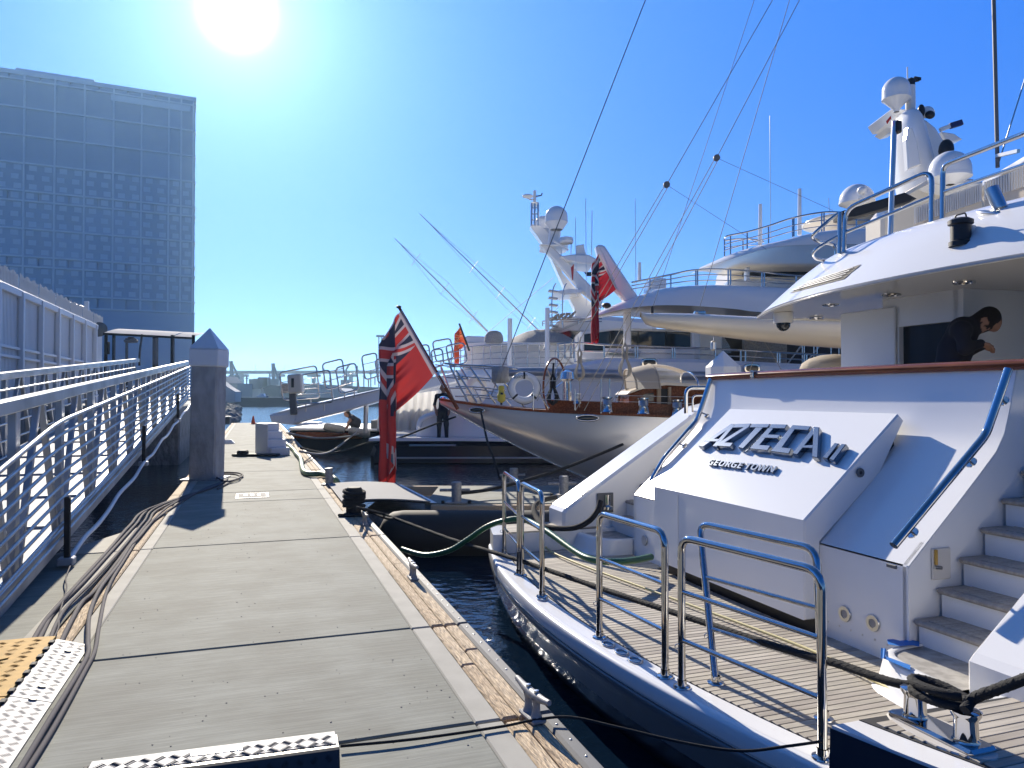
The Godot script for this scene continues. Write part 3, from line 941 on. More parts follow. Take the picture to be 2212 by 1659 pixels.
	for r in hs.size():
		pbox("flank_band", Vector3(0.15, y, -14), Vector3(0.3, 0.36, 27.6), M.tower_mullion, tw)
		y += hs[r]
	FR = Transform3D.IDENTITY

func far_away() -> void:
	# rocks heaped against the quay
	var rk := MB.new()
	for i in 260:
		var f := rng.randf()
		var d := lerpf(62.0, 150.0, f)
		var q := gp(lerpf(474, 500, f), 900, 0.0)
		var x := at(lerpf(462.0, 489.0, sqrt(f)) + rng.randf() * lerpf(42.0, 26.0, f), 855, d).x
		var xr := at(lerpf(500.0, 515.0, f), 855, d).x
		var hh := clampf((xr - x) * 0.35, 0.1, 2.2) * rng.randf_range(0.5, 1.0)
		var c := Vector3(x, hh * 0.7 - 0.1, -d)
		var s := rng.randf_range(0.5, 1.1)
		rk.box(c, Vector3(s * 1.3, s * 0.8, s), Basis.from_euler(Vector3(rng.randf() * 6, rng.randf() * 6, rng.randf() * 6)), s * 0.2)
	tag(obj("riprap", rk, M.rock), "heap of dark rocks along the foot of the quay at the far left of the basin", "rocks", "", "stuff")
	# floating breakwater across the basin
	var a := at(497, 876, 165)
	var b := at(1060, 876, 175)
	var bw := thing("breakwater", Vector3((a.x + b.x) * 0.5, 0, -170), "long dark pier with pale top edge across the far side of the basin", "pier")
	pbar("wall", Vector3(a.x, 0.75, a.z), Vector3(b.x, 0.75, b.z), 4.0, 2.0, M.far_dark, bw)
	pbar("deck_edge", Vector3(a.x, 1.85, a.z), Vector3(b.x, 1.85, b.z), 4.4, 0.2, M.far_light, bw)
	# low white building on the quay to the left
	var lbd := slab("harbour_shed", [476, 872, 476, 824, 492, 836, 508, 846, 508, 868], 140, 3, M.far_light)
	tag(lbd, "low pale shed with a sloping roof at the far end of the quay", "shed")
	var ds := slab("ramp_building", [474, 842, 474, 812, 478, 812, 492, 828, 513, 828, 513, 858, 490, 858], 260, 15, M.far_grey)
	tag(ds, "grey stepped building behind the low shed", "building")
	var sheds := [
		[[512, 858, 512, 836, 566, 838, 566, 858], 330, "far_light", "long pale warehouse under the bridge pier at left"],
		[[568, 858, 568, 838, 585, 832, 604, 833, 604, 858], 300, "far_dark", "dark shed with a pitched roof beside the leftmost rail of the passerelle"],
		[[604, 858, 604, 827, 652, 828, 690, 830, 690, 858], 320, "far_grey", "wide grey shed behind the passerelle rails"],
		[[650, 860, 665, 842, 730, 838, 745, 846, 745, 860], 240, "far_light", "pale curved roof low behind the middle passerelle rail"],
		[[690, 858, 690, 830, 760, 834, 800, 836, 860, 838, 1050, 838, 1050, 858], 340, "far_dark", "long dark ridge of roofs behind the red flag"]]
	for s in sheds:
		tag(slab("shipyard_shed", s[0], s[1], 20, M[s[2]]), s[3], "shed", "sheds of the far shipyard")
	for q in [[545, 830, 2], [556, 829, 3], [569, 826, 4], [575, 828, 2]]:
		var p := at(q[0], q[1], 330)
		tag(pbox("roof_plant", p, Vector3(q[2], 4.5, 3), M.far_grey), "small grey vent box on the pale warehouse roof, %s" % ["leftmost", "second from left", "tallest", "rightmost"][[545, 556, 569, 575].find(q[0])], "vent", "vents on the warehouse roof")
	var wb := thing("moored_launch", at(566, 858, 160) * Vector3(1, 0, 1), "tiny white launch lying at the far pier", "boat")
	slab("hull", [556, 859, 555, 855, 574, 855, 572, 859], 160, 2, M.white, wb, 0.1)
	slab("cabin", [560, 855, 562, 850, 569, 850, 571, 855], 160.4, 1.2, M.white, wb, 0.1)
	for q in [[700, 836, 796, 350], [713, 836, 812, 350], [772, 838, 790, 350], [786, 838, 806, 350], [801, 840, 800, 350], [840, 840, 780, 330], [583, 836, 806, 330], [533, 838, 812, 330]]:
		var md := thing("far_mast", at(q[0], 860, q[3]) * Vector3(1, 0, 1), "thin grey mast on the far shore, %s from the left" % {533: "first", 583: "second", 700: "third", 713: "fourth", 772: "fifth", 786: "sixth", 801: "seventh", 840: "last"}[q[0]], "mast", "masts on the far shore")
		pbar("pole", at(q[0], 858, q[3]), at(q[0], q[2], q[3]), 0.5, 0.5, M.far_grey, md)
		pbar("yard", at(q[0] - 4, lerpf(q[2], q[1], 0.2), q[3]), at(q[0] + 4, lerpf(q[2], q[1], 0.2), q[3]), 0.3, 0.3, M.far_grey, md)
	# the long bridge
	var d := 560.0
	var br := thing("bay_bridge", Vector3(at(700, 855, d).x, 0, -d), "long flat road bridge on slender piers across the whole background", "bridge")
	pbar("deck", at(380, 805, d), at(1500, 803, d), 9, 1.9, M.far_grey, br)
	pbar("parapet", at(380, 802, d - 6), at(1500, 800, d - 6), 0.4, 0.7, M.far_light, br)
	for x in [522, 601, 678, 758, 838, 918]:
		var p := at(x, 807, d)
		pbox("pier", Vector3(p.x, p.y * 0.5, p.z), Vector3(2.6, p.y, 3), M.far_light, br)
		pbox("pier_head", Vector3(p.x, p.y - 1.5, p.z), Vector3(9.3, 1.9, 4.5), M.far_light, br)
	for i in 9:
		var p := at(490 + i * 62, 797, d)
		pbox("lamp_post", p, Vector3(0.22, 5.6, 0.22), M.far_light, br)
	# cranes
	var cr := [[504, 820, 499, 780, 517, 818, "small jib crane beside the first bridge pier"], [541, 826, 668, 0, 0, 0, ""], [592, 828, 590, 785, 603, 822, "lattice crane just left of the passerelle's control box"], [568, 838, 568, 832, 584, 821, "low crane with its jib pointing right over the dark shed"], [745, 830, 747, 800, 756, 785, "thick grey crane boom between the passerelle rails"]]
	for c in cr:
		if c[6] == "": continue
		var dd := 420.0
		var k := thing("dock_crane", at(c[0], 858, dd) * Vector3(1, 0, 1), c[6], "crane", "cranes of the far shipyard")
		var p0 := at(c[0], 858, dd)
		pbar("tower", p0, at(c[2], c[3], dd), 1.6, 1.6, M.far_grey, k)
		pbar("jib", at(c[2], c[3], dd), at(c[4], c[5], dd), 0.9, 0.9, M.far_grey, k)
		pbox("cab", at(c[0], c[1], dd), Vector3(4, 5, 4), M.far_grey, k)
	var lt := thing("light_tower", at(821, 0, 300) * Vector3(1, 0, 1), "slim lattice mast with a lamp head standing far off left of the flag", "tower")
	var lx := at(821, 855, 300)
	var tp := at(821, 726, 300)
	for s in [Vector3(-0.6, 0, -0.6), Vector3(0.6, 0, -0.6), Vector3(0.6, 0, 0.6), Vector3(-0.6, 0, 0.6)]:
		pbar("leg", Vector3(lx.x, 0, -300) + s, Vector3(lx.x, tp.y, -300) + s, 0.16, 0.16, M.far_grey, lt)
	for i in 18:
		var h := i * tp.y / 18.0
		pbar("lattice_bar", Vector3(lx.x - 0.6, h, -299.4), Vector3(lx.x + 0.6, h + tp.y / 18.0, -299.4), 0.1, 0.1, M.far_grey, lt)
	pbox("lamp_head", Vector3(lx.x, tp.y, -300), Vector3(3.0, 0.7, 1.4), M.far_grey, lt)

func finger() -> void:
	var hf := 0.6
	var o := thing("finger_dock", Vector3(0, 0, -12), "grey finger dock reaching right from the main dock", "", "", "structure")
	var A := gp(709, 1049, hf)
	var B := gp(738, 1087, hf)
	var df := -A.z
	var dn := -B.z
	pbox("slab", Vector3(1.2, 0.5, -(df + dn) * 0.5), Vector3(5.0, 0.2, df - dn), M.concrete, o, 0.01)
	pbox("slab", Vector3(6.2, 0.5, -(df + dn) * 0.5), Vector3(4.96, 0.2, df - dn), M.concrete, o, 0.01)
	var e0 := gp(855, 1048, hf)
	var e1 := gp(930, 1088, hf)
	var ed := MB.new()
	ed.quad(e0 + Vector3(0, 0.012, 0), e0 + Vector3(0.1, 0.012, 0), e1 + Vector3(0.1, 0.012, 0), e1 + Vector3(0, 0.012, 0))
	obj("pale_seam", ed, M.white_matt, o)
	pbox("timber_edge", Vector3(3.6, 0.5, -dn + 0.06), Vector3(9.6, 0.17, 0.12), M.timber, o, 0.01)
	pbox("timber_edge", Vector3(3.0, 0.5, -df - 0.06), Vector3(11.0, 0.17, 0.12), M.timber, o, 0.01)
	pbox("float", Vector3(3.0, 0.12, -(df + dn) * 0.5), Vector3(10.6, 0.6, df - dn - 0.3), M.concrete_dark, o)
	# ribbed metal bridge plate, slightly arched
	var pl := thing("bridge_plate", (A + B + e0 + e1) * 0.25, "ribbed aluminium bridge plate joining the dock and the finger", "ramp plate")
	var rows := []
	for i in 9:
		var f := i / 8.0
		var row := PackedVector3Array()
		for j in 3:
			row.append(A.lerp(e0, f).lerp(B.lerp(e1, f), j / 2.0) + Vector3(0, 0.02 + 0.035 * sin(f * PI), 0))
		rows.append(row)
	var pm := MB.new()
	pm.grid(rows)
	for r in rows:
		for q in r.size():
			r[q] -= Vector3(0, 0.03, 0)
	pm.grid(rows)
	obj("plate", pm, M.plate_grey, pl)
	var rb := MB.new()
	for i in 46:
		var f := (i + 0.5) / 46.0
		var up := Vector3(0, 0.026 + 0.035 * sin(f * PI), 0)
		rb.bar(A.lerp(e0, f) + up, B.lerp(e1, f) + up, 0.03, 0.02)
	tag(obj("rib", rb, M.plate_rib, pl), "", "", "", "stuff")
	# big foam fender along the near edge
	var f0 := at(818, 1118, 10.55)
	var pr := [Vector2(0.0, 0.0), Vector2(0.14, 0.02), Vector2(0.27, 0.09), Vector2(0.34, 0.2), Vector2(0.36, 0.35), Vector2(0.36, 4.2), Vector2(0.34, 4.35), Vector2(0.2, 4.5), Vector2(0, 4.53)]
	tag(plathe("foam_fender", pr, Transform3D(Basis(Vector3.UP, Vector3.RIGHT, Vector3.BACK), Vector3(f0.x, 0.22, -10.55)), M.rubber, null, 28), "large black sausage fender lying along the near edge of the finger", "fender")
	# second pile, eight sided
	var pb := Vector3(at(1562, 800, 13.7).x, 0, -13.7)
	var p := thing("mooring_pile", pb, "eight sided pile with white pointed cap showing above the wooden cap rail", "mooring pile", "mooring piles")
	var oc := func(rl: Array) -> MB:
		var m := MB.new()
		for i in rl.size() - 1:
			for j in 8:
				var a := Vector3(cos(TAU * (j + 0.3) / 8), 0, sin(TAU * (j + 0.3) / 8))
				var b := Vector3(cos(TAU * (j + 1.3) / 8), 0, sin(TAU * (j + 1.3) / 8))
				m.quad(pb + a * rl[i].x + Vector3.UP * rl[i].y, pb + b * rl[i].x + Vector3.UP * rl[i].y, pb + b * rl[i + 1].x + Vector3.UP * rl[i + 1].y, pb + a * rl[i + 1].x + Vector3.UP * rl[i + 1].y)
		return m
	var hc := at(1562, 815, 13.7).y
	obj("shaft", oc.call([Vector2(0.29, -1), Vector2(0.29, hc + 0.02)]), M.concrete_dark, p)
	obj("cap", oc.call([Vector2(0.28, hc), Vector2(0.315, hc), Vector2(0.315, at(0, 793, 13.7).y), Vector2(0.0, at(0, 757, 13.7).y)]), M.white_matt, p)
	# bollards with a cross pin
	for q in [[986, 1086, 11.3, 1.0, "stout grey bollard with cross pin on the near edge of the finger", 1], [1110, 1049, 0, 0.85, "grey bollard on the far edge of the finger behind the chrome rails", 1], [1218, 1070, 0, 0.7, "grey bollard on the finger near the white bulwark", 1]]:
		var b := gp(q[0], q[1], hf)
		var k := thing("finger_bollard", b, q[4], "bollard", "bollards on the finger")
		plathe("post", [Vector2(0.075, 0), Vector2(0.075, 0.30), Vector2(0.07, 0.31), Vector2(0, 0.31)], Transform3D(Basis.IDENTITY, b), M.galvanised, k, 14)
		ptube("pin", two(b + Vector3(-0.25, 0.19, 0.02), b + Vector3(0.2, 0.19, -0.02)), 0.022, M.galvanised, k)
		pbox("base_plate", b + Vector3(0, 0.01, 0), Vector3(0.3, 0.02, 0.22), M.galvanised, k, 0.004)
		for s in [-0.2, 0.2]:
			plathe("nut", [Vector2(0.025, 0), Vector2(0.025, 0.04), Vector2(0, 0.04)], Transform3D(Basis.IDENTITY, b + Vector3(s, 0.0, 0.05)), M.rubber, k, 6)
	var sp := gp(712, 1047, 0.6)
	var kp := thing("dock_post", sp, "short galvanised post at the dock corner beside the bridge plate", "post")
	plathe("tube", [Vector2(0.075, 0), Vector2(0.07, 0.30), Vector2(0.0, 0.305)], Transform3D(Basis(Vector3.BACK, 0.06), sp), M.galvanised, kp, 14)
	pbox("flange", sp + Vector3(0, 0.01, 0), Vector3(0.26, 0.02, 0.2), M.galvanised, kp, 0.004)
	# rope wrapped bollard at the dock corner
	var wb := gp(765, 1112, 0.6)
	var kw := thing("wrapped_bollard", wb, "squat black bollard wrapped in turns of black mooring rope at the dock corner", "bollard")
	plathe("post", [Vector2(0.11, 0), Vector2(0.11, 0.34), Vector2(0.09, 0.37), Vector2(0, 0.375)], Transform3D(Basis.IDENTITY, wb), M.rubber, kw, 14)
	pbox("base_plate", wb + Vector3(0, 0.02, 0), Vector3(0.36, 0.04, 0.36), M.rubber, kw, 0.01)
	for i in 5:
		var cp := PackedVector3Array()
		for j in 18:
			cp.append(wb + Vector3(cos(TAU * j / 18) * 0.135, 0.12 + 0.047 * i + 0.02 * sin(TAU * j / 18 + i), sin(TAU * j / 18) * 0.135))
		ptube("rope_turn", cp, 0.024, M.rope_black, kw, 7, true)

# ---- the near white yacht; x = t across the dock, z = -s along it
const SC := 5.17
func tedge(s: float) -> float: return 2.09 + 0.050 * (s - 5.15) * (s - 5.15)
func T(t: float, h: float, s: float) -> Vector3: return Vector3(t, h, -s)
func azteca() -> void:
	FR = DOCK
	var o := thing("stern_yacht", T(5, 0, SC), "large white motor yacht backed up to the dock, teak swim platform, raised chrome lettering", "yacht")
	az_platform(o)
	az_transom(o)
	az_upper(o)
	az_top(o)
	FR = Transform3D.IDENTITY

func az_platform(o: Node3D) -> void:
	var h := 0.55
	# the rounded side of the platform and the hull under it
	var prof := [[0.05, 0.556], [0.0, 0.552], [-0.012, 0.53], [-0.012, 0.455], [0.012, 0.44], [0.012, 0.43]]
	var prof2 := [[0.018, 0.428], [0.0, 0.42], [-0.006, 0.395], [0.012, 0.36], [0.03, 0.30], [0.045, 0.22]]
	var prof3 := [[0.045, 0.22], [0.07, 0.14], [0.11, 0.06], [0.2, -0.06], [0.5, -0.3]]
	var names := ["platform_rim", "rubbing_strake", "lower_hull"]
	var pi := 0
	for pf in [prof, prof2, prof3]:
		var rows := []
		for i in 161:
			var s := lerpf(2.66, 7.95, i / 160.0)
			var row := PackedVector3Array()
			for q in pf:
				row.append(T(tedge(s) + q[0], q[1], s))
			rows.append(row)
		# far corner turns forward along the port side
		for a in [[0.35, 0.06], [1.2, 0.1], [2.2, 0.12]]:
			var row := PackedVector3Array()
			for q in pf:
				row.append(T(tedge(7.95) + a[0] + q[0] * 0.3, q[1], 7.95 + a[1] - q[0]))
			rows.append(row)
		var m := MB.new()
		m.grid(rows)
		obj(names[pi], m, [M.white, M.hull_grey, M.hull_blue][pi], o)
		pi += 1
	# white margin along the edge with the teak planks inside it
	var mg := MB.new()
	var sub := MB.new()
	var rows := []
	var rows2 := []
	for i in 49:
		var s := lerpf(2.66, 7.95, i / 48.0)
		rows.append(PackedVector3Array([T(tedge(s) + 0.04, h + 0.006, s), T(tedge(s) + 0.17, h + 0.006, s)]))
		rows2.append(PackedVector3Array([T(tedge(s) + 0.1, h - 0.004, s), T(4.2, h - 0.004, s)]))
	mg.grid(rows)
	sub.grid(rows2)
	obj("margin", mg, M.white, o)
	obj("deck_caulk", sub, M.caulk, o)
	var s := 2.74
	var k := 0
	while s < 7.36:
		var t0 := tedge(s + 0.024) + 0.185
		var t1 := 3.64 if s > 4.15 and s < 6.26 else 3.72
		var mt: Material = M["teak%d" % rng.randi_range(0, 3)]
		var b := MB.new()
		b.box(T((t0 + t1) * 0.5, h + 0.0015, s + 0.024), Vector3(t1 - t0, 0.012, 0.0465), Basis.IDENTITY, 0.002)
		obj("plank", b, mt, o)
		s += 0.0525
		k += 1
	# raised wings of the platform on both sides
	for e in [[2.05, 2.66, 0], [7.42, 7.95, 1]]:
		var hh := 0.75
		var pl := PackedVector2Array()
		var inn := PackedVector2Array()
		for i in 9:
			var ss := lerpf(e[0], e[1], i / 8.0)
			pl.append(Vector2(tedge(ss) + 0.01, ss))
			inn.append(Vector2(tedge(ss) + 0.16, ss))
		pl.append(Vector2(4.6, e[1])); pl.append(Vector2(4.6, e[0]))
		inn.append(Vector2(3.6, e[1] - 0.04)); inn.append(Vector2(3.6, e[0]))
		var xf := Transform3D(Basis(Vector3.RIGHT, Vector3.FORWARD, Vector3.UP), Vector3(0, 0.45, 0))
		var wing := pprism("platform_wing", pl, hh - 0.45, xf, M.white, o, 0.012)
		pprism("wing_caulk", inn, 0.004, Transform3D(xf.basis, Vector3(0, hh, 0)), M.caulk, wing)
		var z: float = e[0] + 0.03
		while z < e[1] - 0.06:
			pbox("plank", T((tedge(z) + 0.17 + 3.6) * 0.5, hh + 0.006, z + 0.024), Vector3(3.6 - tedge(z) - 0.17, 0.01, 0.0465), M["teak%d" % rng.randi_range(0, 3)], wing, 0.002)
			z += 0.0525
	# hull face under the near wing, its shade put into a dark colour
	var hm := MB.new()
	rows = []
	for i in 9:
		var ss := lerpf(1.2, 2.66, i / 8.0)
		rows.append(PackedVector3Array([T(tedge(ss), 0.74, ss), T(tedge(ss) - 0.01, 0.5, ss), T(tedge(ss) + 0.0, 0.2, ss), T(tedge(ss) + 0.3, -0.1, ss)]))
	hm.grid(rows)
	obj("quarter_hull_shade", hm, M.hull_blue, o)
	# chrome safety rails: frames of two legs, a top and two bars
	var F := [[1089, 1197, 1121, 1242, 0.55], [1127, 1244, 1171, 1290, 0.55], [1295, 1379, 1437, 1464, 0.55], [1473, 1487, 1777, 1640, 0.55]]
	for f in F:
		var a := fd(gp(f[0], f[1], h))
		var b := fd(gp(f[2], f[3], h))
		rail_frame(o, a, b, a + Vector3(0, 0.85, 0), b + Vector3(0, 0.85, 0))
	var e0 := fd(gp(1546, 1478, h))
	var e1 := fd(gp(1779, 1556, h))
	rail_frame(o, e0, e1, fd(at(1511, 1130, 4.80)), fd(at(1764, 1186, 4.02)))
	# fairlead eyes and hatch plates on the margin
	for q in [[1190, 1295], [1288, 1399], [1390, 1428], [1305, 1418]]:
		var c := fd(gp(q[0], q[1], h))
		var ring := PackedVector3Array()
		for j in 14:
			ring.append(T(tedge(-c.z) + 0.1 + cos(TAU * j / 14) * 0.035, h + 0.012, -c.z + sin(TAU * j / 14) * 0.055))
		ptube("fairlead_ring", ring, 0.008, M.chrome, o, 6, true)
	# twin mooring bitts on the near wing
	var bc := fd(gp(2030, 1588, 0.75))
	var bt := pbox("bitt_base", bc + Vector3(0, 0.018, 0), Vector3(0.15, 0.03, 0.42), M.chrome, o, 0.012)
	var pad := MB.new()
	pad.lathe([Vector2(0.0, 0.012), Vector2(0.27, 0.012), Vector2(0.28, 0.0)], Transform3D(Basis.from_scale(Vector3(0.45, 1, 0.92)), bc), 32)
	obj("bitt_pad", pad, M.soffit, o)
	for sg in [-1, 1]:
		plathe("bitt_post", [Vector2(0.055, 0.03), Vector2(0.047, 0.045), Vector2(0.045, 0.12), Vector2(0.058, 0.14), Vector2(0.06, 0.155), Vector2(0.045, 0.162), Vector2(0, 0.164)], Transform3D(Basis.IDENTITY, bc + Vector3(0, 0, 0.125 * sg)), M.chrome, bt, 20)

func rail_frame(o: Node3D, a: Vector3, b: Vector3, ta: Vector3, tb: Vector3) -> void:
	var f := ptube("safety_rail", bend([a, ta, tb, b], 0.09), 0.0215, M.chrome, o, 12)
	for k in [0.36, 0.68]:
		ptube("rail_bar", two(ta.lerp(a, k), tb.lerp(b, k)), 0.0135, M.chrome, f, 10)
	for q in [a, b]:
		plathe("foot_flange", [Vector2(0.05, 0.008), Vector2(0.048, 0.014), Vector2(0.028, 0.02), Vector2(0.026, 0.05)], Transform3D(Basis.IDENTITY, q), M.chrome, f, 16)
	var p := a.lerp(ta, 0.28)
	var ring := PackedVector3Array()
	for j in 10:
		ring.append(p + Vector3(-0.03, 0.0, 0) + Vector3(cos(TAU * j / 10) * 0.014, sin(TAU * j / 10) * 0.014, 0))
	ptube("pull_ring", ring, 0.003, M.chrome, f, 5, true)

func az_transom(o: Node3D) -> void:
	# curved transom between the stairs: profile in (t, h) carried along s
	var pf := [[3.71, 0.48], [3.71, 0.8], [3.71, 1.17], [3.715, 1.18], [3.85, 1.305], [4.1, 1.53], [4.30, 1.715], [4.44, 1.85], [4.51, 1.96], [4.555, 2.10], [4.60, 2.27], [4.63, 2.385]]
	var L := 3.46
	var R := 6.88
	var parts := [[0, 2], [3, pf.size() - 1]]
	for e in parts:
		var rows := []
		for i in 25:
			var s := lerpf(L, R, i / 24.0)
			var bow := 0.05 * (1.0 - pow((s - SC) / 1.75, 2.0))
			var row := PackedVector3Array()
			for k in range(e[0], e[1] + 1):
				row.append(T(pf[k][0] - bow * 0.4 * clampf((pf[k][1] - 1.5), 0, 1), pf[k][1], s))
			rows.append(row)
		var m := MB.new()
		m.grid(rows)
		obj("transom_lower" if e[0] == 0 else "transom", m, M.white, o)
	# the two inner stair walls that close the transom, seen from the stairs
	for s in [L, R]:
		var pl := PackedVector2Array([Vector2(3.71, 0.48)])
		for q in pf.slice(2):
			pl.append(Vector2(q[0], q[1]))
		pl.append(Vector2(6.2, 2.385)); pl.append(Vector2(6.2, 0.48))
		var nm := "stair_wall"
		pprism(nm, pl, 0.05, Transform3D(Basis(Vector3.RIGHT, Vector3.UP, Vector3.BACK), T(0, 0, s + (0.003 + 0.05 if s == L else -0.003))), M.white, o, 0.012)
	# wooden cap rail
	var cp := [T(4.63, 2.40, 2.2), T(4.64, 2.40, 3.3), T(4.62, 2.405, SC), T(4.64, 2.40, 6.7), T(4.72, 2.40, 6.93), T(5.0, 2.40, 7.0)]
	var rows := []
	for q in line(cp, 5):
		var row := PackedVector3Array()
		for j in 12:
			var g := TAU * j / 12
			row.append(q + Vector3(cos(g) * 0.075, sin(g) * 0.036, 0))
		rows.append(row)
	var cm := MB.new()
	cm.grid(rows, true)
	var cap := obj("cap_rail", cm, M.mahogany, o)
	pbox("cap_rail_band", T(4.625, 2.404, 6.05), Vector3(0.165, 0.078, 0.05), M.chrome, cap, 0.004)
	# garage hatch standing a little open
	var hs0 := 4.19
	var hs1 := 6.23
	var hp := pv([3.57, 0.66, 3.57, 1.345, 4.415, 2.07, 4.47, 2.02, 4.24, 1.64, 3.71, 1.19, 3.69, 0.66])
	var hatch := pprism("garage_hatch", hp, hs1 - hs0, Transform3D(Basis(Vector3.RIGHT, Vector3.UP, Vector3.BACK), T(0, 0, hs1)), M.white, o, 0.012)
	pbox("hatch_shadow_gap", T(3.69, 0.59, SC + 0.04), Vector3(0.06, 0.14, 2.02), M.black, o)  # black boxes here and below stand in for shade in the hatch gaps
	var un := pbox("hatch_gap_shade", T(4.33, 1.78, hs0 + 0.06), Vector3(0.14, 0.26, 0.02), M.black, o)
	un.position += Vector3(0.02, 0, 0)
	# lens on the side of the hatch
	var lc := zs(1858, 1021, hs0 - 0.012)
	var ls := plathe("side_lamp", [Vector2(0.0, 0.004), Vector2(0.013, 0.004), Vector2(0.014, 0.008), Vector2(0.032, 0.008), Vector2(0.034, 0.0)], Transform3D(Basis(Vector3.RIGHT, PI / 2), lc), M.rubber_grey, hatch, 20)
	plathe("lens", [Vector2(0.0, 0.006), Vector2(0.0125, 0.005)], Transform3D(Basis(Vector3.RIGHT, PI / 2), lc + Vector3(0, 0, 0.003)), M.black, hatch, 16)
	# raised letters on the sloping face of the hatch
	var e_up := Vector3(4.415 - 3.57, 2.07 - 1.345, 0).normalized()
	var e_r := Vector3(0, 0, 1)
	var nrm := e_r.cross(e_up).normalized()
	if nrm.x > 0: nrm = -nrm
	var org := T(3.57, 1.345, hs1)
	var HP := func(zx: float, zy: float) -> Vector2:
		var r := fd(ray(1440.0 + zx * 0.2083, 864.0 + zy * 0.2083))
		var c := Vector3(0, EYE, 0)
		var p: Vector3 = c + r * ((org - c).dot(nrm) / r.dot(nrm))
		return Vector2((p - org).dot(e_r), (p - org).dot(e_up))
	var hx := Transform3D(Basis(e_r, e_up, nrm), org + nrm * 0.003)
	var glyphs := [
		[[358, 515, 404, 525, 748, 290, 700, 285], [505, 520, 550, 528, 742, 300, 700, 300], [462, 440, 590, 445, 560, 475, 420, 470]],
		[[722, 288, 906, 284, 882, 325, 700, 330], [838, 320, 888, 322, 622, 492, 560, 490], [555, 478, 722, 486, 692, 530, 518, 516]],
		[[915, 288, 1106, 290, 1078, 330, 888, 327], [958, 326, 1035, 328, 824, 548, 772, 532]],
		[[1120, 291, 1284, 297, 1256, 341, 1088, 335], [1086, 333, 1142, 336, 962, 556, 894, 545], [1050, 400, 1216, 408, 1184, 446, 1016, 437], [938, 508, 1112, 520, 1080, 572, 895, 551]],
		[[1340, 302, 1530, 317, 1500, 362, 1302, 346], [1306, 338, 1366, 348, 1200, 582, 1122, 570], [1160, 530, 1332, 550, 1300, 606, 1112, 580]],
		[[1336, 602, 1388, 614, 1604, 345, 1556, 327], [1542, 640, 1602, 650, 1616, 328, 1556, 322], [1452, 520, 1560, 515, 1555, 552, 1432, 545]],
		[[1652, 645, 1698, 660, 1822, 500, 1778, 492]], [[1718, 665, 1768, 680, 1897, 508, 1850, 502]]]
	for g in glyphs:
		var m := MB.new()
		for st in g:
			var pl := PackedVector2Array()
			for i in range(0, st.size(), 2):
				pl.append(HP.call(st[i], st[i + 1]))
			m.prism(pl, 0.046 + 0.0011 * g.find(st), hx, 0.004)
		obj("letter", m, M.letter, hatch)
	var b0: Vector2 = HP.call(432, 688)
	var b1: Vector2 = HP.call(1118, 772)
	var u0: Vector2 = HP.call(478, 628)
	var bx := (b1 - b0)
	var vx := (e_r * bx.x + e_up * bx.y)
	var uy := (e_r * (u0 - b0).x + e_up * (u0 - b0).y)
	var gw := vx.length()
	var txt := words("home_port_lettering", "GEORGE TOWN", M.letter, Transform3D.IDENTITY, hatch, gw, 0.022)
	var ta := (txt.mesh as TextMesh).get_aabb()
	var cap_h := ta.size.y
	var bs := Basis(vx.normalized(), uy / cap_h * 0.92, nrm)
	txt.transform = Transform3D(bs, org + nrm * 0.014 + e_r * b0.x + e_up * b0.y + vx * 0.5 + uy * 0.46 - bs * (ta.get_center()) * Vector3.ONE - bases[hatch])
	# round lights on the lower transom
	for q in [[1825, 1326], [1886, 1346]]:
		var c := zt(q[0], q[1], 3.705)
		plathe("round_light", [Vector2(0.0, 0.004), Vector2(0.028, 0.004), Vector2(0.029, 0.008), Vector2(0.05, 0.008), Vector2(0.053, 0.0)], Transform3D(Basis(Vector3.BACK, PI / 2), c), M.steel, o, 22)
		plathe("light_lens", [Vector2(0.0, 0.002), Vector2(0.026, 0.0)], Transform3D(Basis(Vector3.BACK, PI / 2), c + Vector3(-0.006, 0, 0)), M.canvas_grey, o, 18)
	for q in [[1392, 1167]]:
		var c := zt(q[0], q[1], 3.70)
		plathe("round_light", [Vector2(0.0, 0.004), Vector2(0.05, 0.006), Vector2(0.053, 0.0)], Transform3D(Basis(Vector3.BACK, PI / 2), c), M.steel, o, 18)
	var vc := zt(1926, 1223, 3.705)
	pbox("latch", vc, Vector3(0.012, 0.022, 0.075), M.rubber_grey, o, 0.003)
	# stairs on both sides
	for sd in [0, 1]:
		var sa := 2.86 if sd == 0 else 6.93
		var sb := 3.44 if sd == 0 else 7.49
		for k in 7:
			var th := 0.86 + 0.172 * k
			var tt := 3.74 + 0.18 * k
			pbox("riser", T(tt + 1.0 - 0.09 * k, th - 0.10, (sa + sb) * 0.5), Vector3(2.0 - 0.18 * k - 0.06, 0.17, sb - sa), M.white, o)
			var tr := pbox("tread", T(tt + 0.13, th - 0.012, (sa + sb) * 0.5 + (0.02 if sd == 0 else -0.02)), Vector3(0.28, 0.035, sb - sa - 0.02), M.teak3, o, 0.012)
			for j in 4:
				pbox("tread_batten", T(tt + 0.06 + 0.055 * j, th + 0.007, (sa + sb) * 0.5), Vector3(0.048, 0.006, sb - sa - 0.12), M.teak1, tr, 0.001)
		# lowest white landing and its sill
		var lr := []
		var lt := PackedVector3Array()
